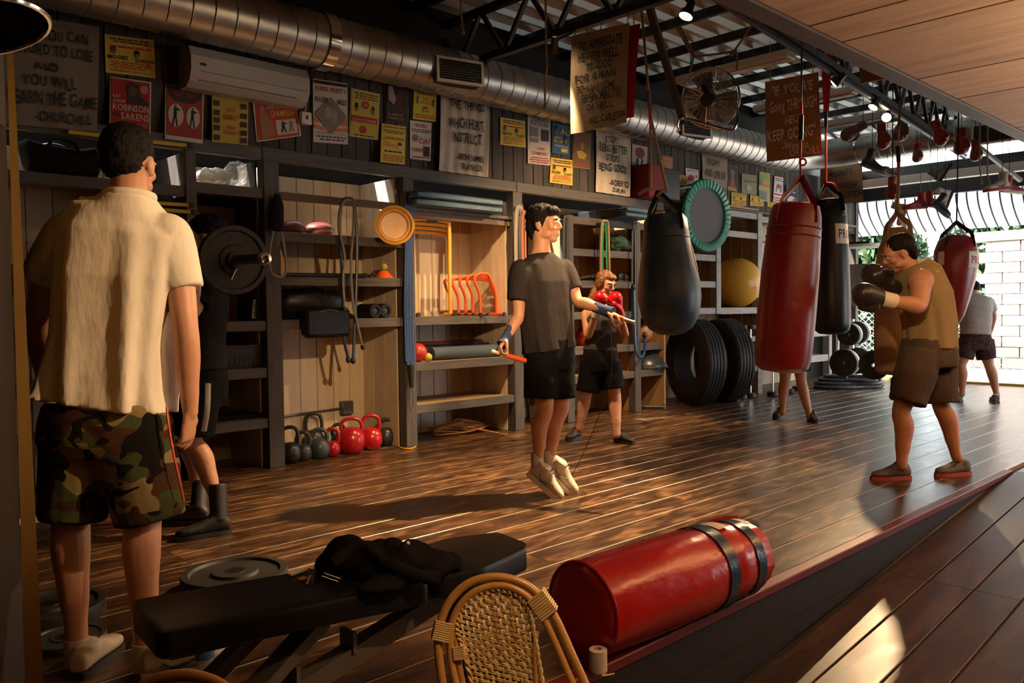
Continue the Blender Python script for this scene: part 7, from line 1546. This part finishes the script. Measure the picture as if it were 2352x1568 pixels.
flatbox(bz(664, 1322), bz(702, 1308), 0.016, 0.006, 'fob', M['label'], ky); flatbox(bz(686, 1332), bz(702, 1326), 0.018, 0.003, 'tag', flat((0.55, 0.12, 0.05)), ky); MB().torus(bz(714, 1312, 0.006), UP*0.6+RT*0.5, 0.011, 0.0016, 16, 5).build('ring', M['chrome'], ky); flatbox(bz(712, 1322), bz(705, 1344), 0.007, 0.0025, 'key', M['chrome'], ky); flatbox(bz(716, 1322), bz(718, 1340), 0.007, 0.0025, 'key', M['iron'], ky)
ph = thing('phone', 'small dark phone with bright metal edge lying before the jacket', 'phone', bz(760, 1325)); flatbox(bz(742, 1318), bz(779, 1331), 0.03, 0.008, 'body', M['black'], ph); a, b = bz(742, 1320, 0.008), bz(779, 1333, 0.008); MB().tube([a-FW*0.010, b-FW*0.010, b+FW*0.016, a+FW*0.016], 0.0014, 5, closed=True).build('metal_edge', M['chrome'], ph)
# ================================================================== plates on the floor
def floor_plate(label, c, R, w, mat='rubber', z=0.0):
    c = V(c[0], c[1], z+w/2); t = thing('weight_plate', label, 'weight plate', V(c.x, c.y, z), 'plates lying on the platform'); barbell_plate(t, c, UP, R, w, 'disc', mat)
    MB().lathe([(0.026, -w*0.5), (0.042, -w*0.5), (0.042, w*0.52), (0.026, w*0.52), (0.026, -w*0.5)], 24, c, UP, cap=False).build('hub', M['brass'], t); return t
floor_plate('large black bumper plate lying behind the bench', (1.61, 3.43), 0.225, 0.06, 'rubber', 0.016); floor_plate('thin red plate under the large black bumper plate', (1.60, 3.42), 0.222, 0.015, 'castred')
floor_plate('black plate lying beside the pillar, left of the man\'s legs', (0.93, 3.62), 0.20, 0.06); floor_plate('small grey plate lying flat before the man\'s left shoe', (0.90, 3.30), 0.13, 0.025, 'iron')
t = thing('red_case', 'small red box on the floor between the man\'s legs', 'box', at_z(248, 1160, 0)); c = at_z(248, 1160, 0); MB().cbox(c-V(0.07, 0.05, 0), c+V(0.07, 0.05, 0.09), 0.006).build('body', M['castred'], t); MB().cbox(c+V(-0.072, -0.052, 0.09), c+V(0.072, 0.052, 0.12), 0.006).build('lid', M['black'], t)
# ================================================================== bottle
bt = at_z(470, 1538, 0.0); t = thing('water_bottle', 'clear water bottle with blue label standing behind the bench', 'bottle', bt)
MB().lathe([(0.0, 0.0), (0.030, 0.0), (0.034, 0.01), (0.034, 0.04), (0.032, 0.045), (0.034, 0.05), (0.034, 0.125), (0.030, 0.145), (0.016, 0.175), (0.013, 0.18), (0.013, 0.195)], 24, bt).build('body', M['bottle'], t)
MB().lathe([(0.0345, 0.045), (0.035, 0.046), (0.035, 0.10), (0.0345, 0.101)], 24, bt, cap=False).build('label', M['bluelabel'], t); MB().lathe([(0.0, 0.212), (0.015, 0.212), (0.015, 0.195), (0.0, 0.195)], 16, bt).build('cap', M['white'], t)
# ================================================================== tape roll
tp = at_z(1374, 1540, 0.006); t = thing('tape_roll', 'roll of white athletic tape standing on the red platform edge', 'tape', tp)
MB().lathe([(0.012, 0.0), (0.029, 0.0), (0.030, 0.003), (0.030, 0.072), (0.028, 0.074), (0.012, 0.074), (0.012, 0.0)], 28, tp, UP, cap=False).build('roll', pmat('tape_white', (0.72, 0.62, 0.5), 0.8), t)
mb = MB(); mb.grid(lambda u, v: tp+RT*(0.01+0.04*u)-FW*(0.03+0.012*v)+UP*(0.001+0.006*u*u), 4, 2); mb.build('loose_end', M['label'], t)
MB().lathe([(0.0105, 0.002), (0.0125, 0.002), (0.0125, 0.073), (0.0105, 0.073)], 20, tp, UP, cap=False).build('core', M['cardboard'], t)
# ================================================================== rattan bistro chair
D = 2.16
def Q(px, py, o=0.0): return at_d(px, py, D+o+max(0, (py-1330))*-0.00022)
fz = ramp_z(1.4)
ch = thing('rattan_chair', 'bentwood rattan bistro chair with woven cream back, right of the bench', 'chair', V(at_d(1150, 1560, D-.15).x, at_d(1150, 1560, D-.15).y, fz), 'rattan bistro chairs')
outer = [(1075, 1750), (1032, 1640), (1012, 1540), (1007, 1460), (1026, 1392), (1072, 1342), (1135, 1325), (1198, 1338), (1246, 1376), (1278, 1425), (1312, 1500), (1352, 1590), (1400, 1710)]
inner = [(1105, 1750), (1068, 1640), (1040, 1540), (1034, 1470), (1046, 1408), (1085, 1362), (1142, 1344), (1194, 1358), (1234, 1396), (1262, 1448), (1294, 1520), (1330, 1605), (1370, 1710)]
for pts, r, o in ((outer, 0.0115, 0.0), (inner, 0.010, -0.004)): MB().tube(dense([Q(a, b, o) for a, b in pts], 6), r, 12).build('frame_hoop', M['rattan'], ch)
oval = [(1110, 1660), (1082, 1560), (1062, 1485), (1050, 1440), (1062, 1396), (1102, 1362), (1150, 1354), (1196, 1372), (1216, 1404), (1227, 1455), (1237, 1515), (1248, 1585), (1255, 1660)]
MB().tube(dense([Q(a, b, 0.0) for a, b in [(1238, 1720), (1228, 1500), (1232, 1450)]], 4), 0.008, 8).build('back_rod', M['rattan'], ch)
MB().tube(dense([Q(a, b, 0.002) for a, b in [(1080, 1700), (1060, 1560), (1050, 1500), (1046, 1450)]], 4), 0.009, 8).build('back_rod', M['rattan'], ch)
ov = dense([Q(a, b, -0.004) for a, b in oval], 10); br = MB(); n = len(ov)
for ph_ in (0, PI):
    P = []
    for i, p in enumerate(ov): a = i*1.15+ph_; P.append(p+_r*0.0035*math.cos(a)+_u*0.0035*math.cos(a)*0.6-_f*0.0035*math.sin(a))
    br.tube(P, 0.0036, 6)
br.build('braided_border', M['weave'], ch)
dpoly = dense([V(a, b, 0) for a, b in oval], 6)
def span(row):
    """x crossings of a slanted row line y = row + 0.26*(x-1050)"""
    xs = []; m = len(dpoly)
    for i in range(m):
        a, b = dpoly[i], dpoly[(i+1) % m]; fa = a.y-row-0.26*(a.x-1050); fb = b.y-row-0.26*(b.x-1050)
        if fa*fb < 0: xs.append(a.x+(b.x-a.x)*fa/(fa-fb))
    return (min(xs), max(xs)) if len(xs) >= 2 else None
def cspan(col):
    ys = []; m = len(dpoly)
    for i in range(m):
        a, b = dpoly[i], dpoly[(i+1) % m]; fa = a.x-col-0.16*(a.y-1360); fb = b.x-col-0.16*(b.y-1360)
        if fa*fb < 0: ys.append(a.y+(b.y-a.y)*fa/(fa-fb))
    return (min(ys), max(ys)) if len(ys) >= 2 else None
wv = MB(); j = 0; row = 1300
while row < 1690:
    s = span(row)
    if s:
        for dy in (-1.9, 1.9):
            P = []; x = s[0]
            while x < s[1]:
                ph_ = PI*(x-1000)/12.8+PI*j; P.append(Q(x, row+dy+0.26*(x-1050), -0.0025*math.sin(ph_))); x += 3.2
            if len(P) > 2: wv.tube(P, 0.0023, 5)
    row += 12.4; j += 1
col = 960
k = 0
while col < 1260:
    s = cspan(col)
    if s:
        P = []; y = s[0]
        while y < s[1]: P.append(Q(col+0.16*(y-1360), y, 0.0022*math.sin(PI*(y-0.26*(col-1050))/12.4+PI*k))); y += 3.1
        if len(P) > 2: wv.tube(P, 0.0042, 5, flat_=0.45)
    col += 12.8; k += 1
wv.build('woven_back', M['weave'], ch)['kind'] = 'stuff'
def wrap(pa, pb, w, n):
    mb = MB(); a, b = Q(*pa, -0.004), Q(*pb, -0.004); d = (b-a).normalized(); s = d.cross(_f).normalized()
    for i in range(n):
        p = a.lerp(b, (i+0.5)/n); r = (b-a).length/n*0.52; mb.tube([p-s*w*0.5+_f*0.012, p-s*w*0.42-_f*0.011, p+s*w*0.42-_f*0.011, p+s*w*0.5+_f*0.012], r, 6)
    mb.build('cane_wrap', M['weave'], ch)
wrap((1228, 1365), (1262, 1412), 0.055, 9); wrap((1022, 1425), (1012, 1470), 0.05, 9); wrap((1052, 1480), (1056, 1512), 0.03, 6)
# seat and legs (below the frame edge)
sc_ = ch.location+UP*0.45; sc_ = V(sc_.x, sc_.y, fz+0.45)
MB().torus(sc_, UP, 0.20, 0.014, 36, 8).build('seat_ring', M['rattan'], ch); MB().lathe([(0.0, -0.004), (0.195, -0.006), (0.195, 0.006), (0.0, 0.010)], 36, sc_).build('seat', M['weave'], ch)
for a in (0.8, 2.35, 3.95, 5.5):
    d = V(math.cos(a), math.sin(a), 0); p0 = sc_+d*0.18; p1 = V(sc_.x, sc_.y, 0)+d*0.225; p1.z = ramp_z(p1.x)+0.002; MB().tube([p0, p1], [0.013, 0.012], 10).build('leg', M['rattan'], ch)
c2 = copy_tree(ch); tgt = at_d(415, 1551, 1.66); src = Q(1135, 1325)
dlt = tgt-src; c2.location = V(ch.location.x+dlt.x, ch.location.y+dlt.y, LOW); c2['label'] = 'rattan chair whose hoop top just shows at the bottom left'
c2.rotation_euler = (0, 0, 0)
# ================================================================== gloves and shoes hung before the cross duct
def cordup(t, p, z=3.93): MB().tube([p, V(p.x, p.y, z)], 0.004, 5).build('cord', M['steel'], t)
def hung_glove(label, px, py, D, d, n, mat, s=1.05, ztop=3.93):
    w = at_d(px, py, D); t = thing('boxing_glove', label, 'boxing glove', w-UP*0.2, 'old gloves hung overhead'); d = Vector(d).normalized()
    glove(t, w-d*0.06, d, n, mat, mat, s, 'mitt'); cordup(t, w-d*0.12, ztop)
dn = -UP
hung_glove('worn brown glove hung sideways at the left of the row', 1962, 300, 9.6, -RT*0.85-UP*0.5, FW, M['glove_old'], 1.15)
hung_glove('worn red glove hanging under the glaring lamp', 2026, 312, 9.6, dn+RT*0.1, RT, M['glove_oldred'], 1.1)
hung_glove('dark brown glove hanging behind the pale rope', 2070, 292, 9.8, dn-RT*0.3, RT, M['glove_old'], 1.2)
hung_glove('worn red glove hanging left of the register', 2155, 304, 9.4, dn+RT*0.3, RT, M['glove_oldred'], 1.1)
hung_glove('shiny dark red glove hanging upright below the register', 2207, 324, 9.2, dn-RT*0.05, RT, M['glove_oldred'], 1.1)
hung_glove('maroon glove hanging right of the shiny one', 2240, 346, 9.9, dn, RT, M['glove_oldred'], 0.95)
hung_glove('small dark red glove half hidden under the duct', 2106, 352, 10.6, dn, RT, M['glove_oldred'], 0.9)
hung_glove('red glove hanging beside the pale rope above the tan bag', 2049, 432, 9.8, dn, RT, M['glove_oldred'], 1.0)
def hung_shoe(label, px, py, D, d, mat, sole, s=1.0, high=True, ztop=3.93, stripe=None, cordm=None):
    h = at_d(px, py, D); d = Vector(d).normalized(); t = thing('shoe', label, 'shoe', h, 'old shoes hung overhead'); up = (UP-d*UP.dot(d)).normalized()
    shoe(t, h+d*0.05+up*(0.16*s if high else 0.10*s), h, h+d*0.27*s, mat, sole, s, True, high, stripe)
    q = h+d*0.06+up*(0.18*s); MB().tube([q, V(q.x, q.y, ztop)], 0.004, 5).build('cord', cordm or M['steel'], t)
hung_shoe('black high-top shoe hanging before the duct at left', 1978, 378, 9.6, RT*0.75-UP*0.3, M['shoe_black'], M['shoe_black'], 1.1)
hung_shoe('grey low shoe hanging right of the black high-top', 2018, 398, 10.2, RT*0.9-UP*0.25, M['shoe_grey'], M['shoe_white'], 1.0, False)
hung_shoe('white boxing boot hanging next to the red glove', 2088, 472, 9.8, -RT*0.35-UP*0.9+FW*0.1, M['shoe_white'], M['shoe_white'], 0.95)
rsh = pmat('red_shoe', (0.40, 0.03, 0.03), 0.5); grc = flat((0.05, 0.3, 0.15))
hung_shoe('red high boot with white side mark hung on green laces', 2128, 478, 9.7, -RT*0.98-UP*0.05, rsh, rsh, 1.0, True, 3.93, M['white'], grc)
hung_shoe('second red high boot overlapping the first', 2122, 474, 9.95, RT*0.98-UP*0.08, rsh, rsh, 1.0, True, 3.93, M['white'], grc)
hung_shoe('black boot hanging right of the red pair', 2140, 468, 9.6, RT*0.6-UP*0.5, M['shoe_black'], M['shoe_black'], 0.95)
hung_shoe('dark grey shoe hanging higher above the black boot', 2158, 418, 10.0, RT*0.45+UP*0.7, M['shoe_grey'], M['shoe_black'], 0.95)
hung_shoe('white and black shoe hanging left of the thin black cord', 2188, 440, 9.8, -RT*0.3-UP*0.75, M['shoe_white'], M['shoe_black'], 0.95)
hung_shoe('red and white shoe hanging at the right edge', 2318, 434, 9.3, -RT*0.95-UP*0.1, M['shoe_white'], rsh, 1.05, True, 3.93, rsh)
hung_shoe('second red and white shoe hanging behind the first at the right', 2302, 440, 9.5, RT*0.97-UP*0.1, rsh, M['shoe_white'], 1.0)
# short cords dangling from the header and banner girder
for i, (pts, m, lab, dd) in enumerate((([(1254, 85), (1256, 150), (1252, 200), (1252, 245)], 'rope', 'frayed pale cord dangling left of the hanging cloth banner', 6.15), ([(2250, 370), (2252, 395), (2254, 420)], 'rope', 'short pale cord dangling below the maroon glove', 9.6), ([(2268, 370), (2268, 400), (2275, 426)], 'rope', 'second short pale cord dangling near the brace', 9.6), ([(1058, -10), (1060, 40), (1064, 75)], 'rope', 'short pale cord dangling under the roof above the duct register', 6.2))):
    P = [at_d(a, b, dd) for a, b in pts]; top = V(P[0].x, P[0].y, 3.93)
    t = thing('dangling_cord', lab, 'cord', P[-1]); MB().tube(dense([top]+P, 4), 0.008, 6).build('cord', M[m], t); MB().ell(P[-1], (0.014, 0.014, 0.02)).build('frayed_end', M[m], t)
# ================================================================== lamps
WARM = (1.0, 0.65, 0.33)
def spot_lamp(label, head, target, power, cone=60, blend=0.5, top=None, size=0.03, group='track spotlights under the girder'):
    head, target = Vector(head), Vector(target); d = (target-head).normalized()
    top = top if top is not None else head+Z_*0.12
    t = thing('track_spotlight', label, 'lamp', tuple(top), group)
    MB().tube([top, head-d*0.09], 0.010, 8).build('stem', M['steel'], t)
    MB().lathe([(0.022, -0.12), (0.028, -0.11), (0.030, -0.06), (0.045, -0.04), (0.052, 0.0), (0.047, 0.0), (0.04, -0.03), (0.0, -0.03)], 20, head, d, cap=False).build('shade', pmat('lamp_can', (0.10, 0.075, 0.05), 0.4, 0.4), t)
    MB().ell(head-d*0.012, (0.043, 0.043, 0.022), basis(d), 16, 8).build('bulb', M['bulb'], t)
    li = bpy.data.lights.new('spot', 'SPOT'); li.energy = power; li.color = WARM; li.spot_size = math.radians(cone); li.spot_blend = blend; li.shadow_soft_size = size
    lo = bpy.data.objects.new('light_source', li); COL.objects.link(lo); lo.parent = t
    lo.location = head+d*0.02-Vector(top); lo.rotation_euler = d.to_track_quat('-Z', 'Y').to_euler()
    return t
L1 = at_z(1575, 38, 3.18)
spot_lamp('brightest track lamp at the top beside the hanging fan', L1, (3.5, 3.8, 0.2), 1500, 62, 0.8)
spot_lamp('track lamp just left of the hanging cloth banner', at_z(1270, 122, 3.16), (5.5, 5.75, 0.5), 420, 76, 0.7, top=V(4.98, at_z(1270, 122, 3.16).y, 3.40))
spot_lamp('tilted track lamp left of the brown board under the soffit', at_z(1915, 192, 3.16), (6.6, 5.4, 1.4), 500, 75, 0.6)
spot_lamp('small track lamp beside the glaring one above the duct', at_z(2005, 247, 3.16), (6.4, 4.6, 0.0), 450, 65, 0.6)
spot_lamp('glaring track lamp in front of the cross duct', at_z(2036, 270, 3.16), (3.4, 2.4, 0.2), 800, 50, 0.6)
# added unseen lamps to lift the light: on the girder and under the soffit
def gpt(x): t = (x-G0.x)/(G1.x-G0.x); p = G0.lerp(G1, t); return V(p.x, p.y, 3.16)
spot_lamp('added unseen track lamp above the left shelves', gpt(3.75), (1.9, 6.0, 1.0), 20, 80, 0.8)
def soffit(label, head, target, power, cone, blend=0.8): spot_lamp(label, head, target, power, cone, blend, top=V(head[0], head[1], 2.455), group='added unseen spotlights under the soffit')
soffit('added unseen spotlight aimed at the man in white', (2.55, 0.35, 2.33), (0.85, 2.9, 1.3), 430, 34, 0.8)
soffit('added unseen spotlight above the rattan chairs', (1.6, 0.2, 2.33), (1.5, 1.62, 0.25), 110, 30)
soffit('added unseen spotlight aimed down the ramp', (2.5, 0.5, 2.33), (4.0, 1.10, -0.2), 45, 13, 1.0)
soffit('added unseen spotlight aimed along the platform edge', (2.5, 0.9, 2.33), (6.05, 2.1, 1.35), 230, 24)
soffit('added unseen spotlight facing the kettlebell shelves', (2.4, 1.2, 2.33), (4.75, 6.2, 0.7), 520, 34)

def added_uplight(label, x, y, z, power):  # invented uplight out of frame, added to brighten the soffit
    t = thing('added_uplight', label, 'lamp', (x, y, 2.455), 'added uplights for the soffit'); c = V(x, y, z)
    for k in range(3):
        d = V(math.cos(k*2.1), math.sin(k*2.1), 0); MB().tube([V(x, y, 2.455), c+d*0.145+UP*0.05], 0.003, 5).build('chain', M['brass'], t)
    MB().lathe([(0.02, -0.05), (0.08, -0.04), (0.13, 0.0), (0.15, 0.06), (0.155, 0.06), (0.135, -0.005), (0.085, -0.045), (0.02, -0.056)], 28, c).build('bowl', M['lampshade'], t)
    MB().ell(c+UP*0.0, 0.035).build('bulb', M['bulb'], t)
    li = bpy.data.lights.new('uplight', 'SPOT'); li.energy = power; li.color = WARM; li.shadow_soft_size = 0.04; li.spot_size = math.radians(165); li.spot_blend = 0.3
    lo = bpy.data.objects.new('light_source', li); COL.objects.link(lo); lo.parent = t; lo.location = (0, 0, z+0.045-2.455); lo.rotation_euler = (PI, 0, 0)
added_uplight('added unseen uplight over the lower seats', 3.0, -0.6, 1.85, 160)
added_uplight('added unseen uplight over the middle of the ramp', 4.6, -0.5, 1.85, 260)
added_uplight('added unseen uplight over the upper end of the ramp', 6.4, -0.4, 1.85, 260)
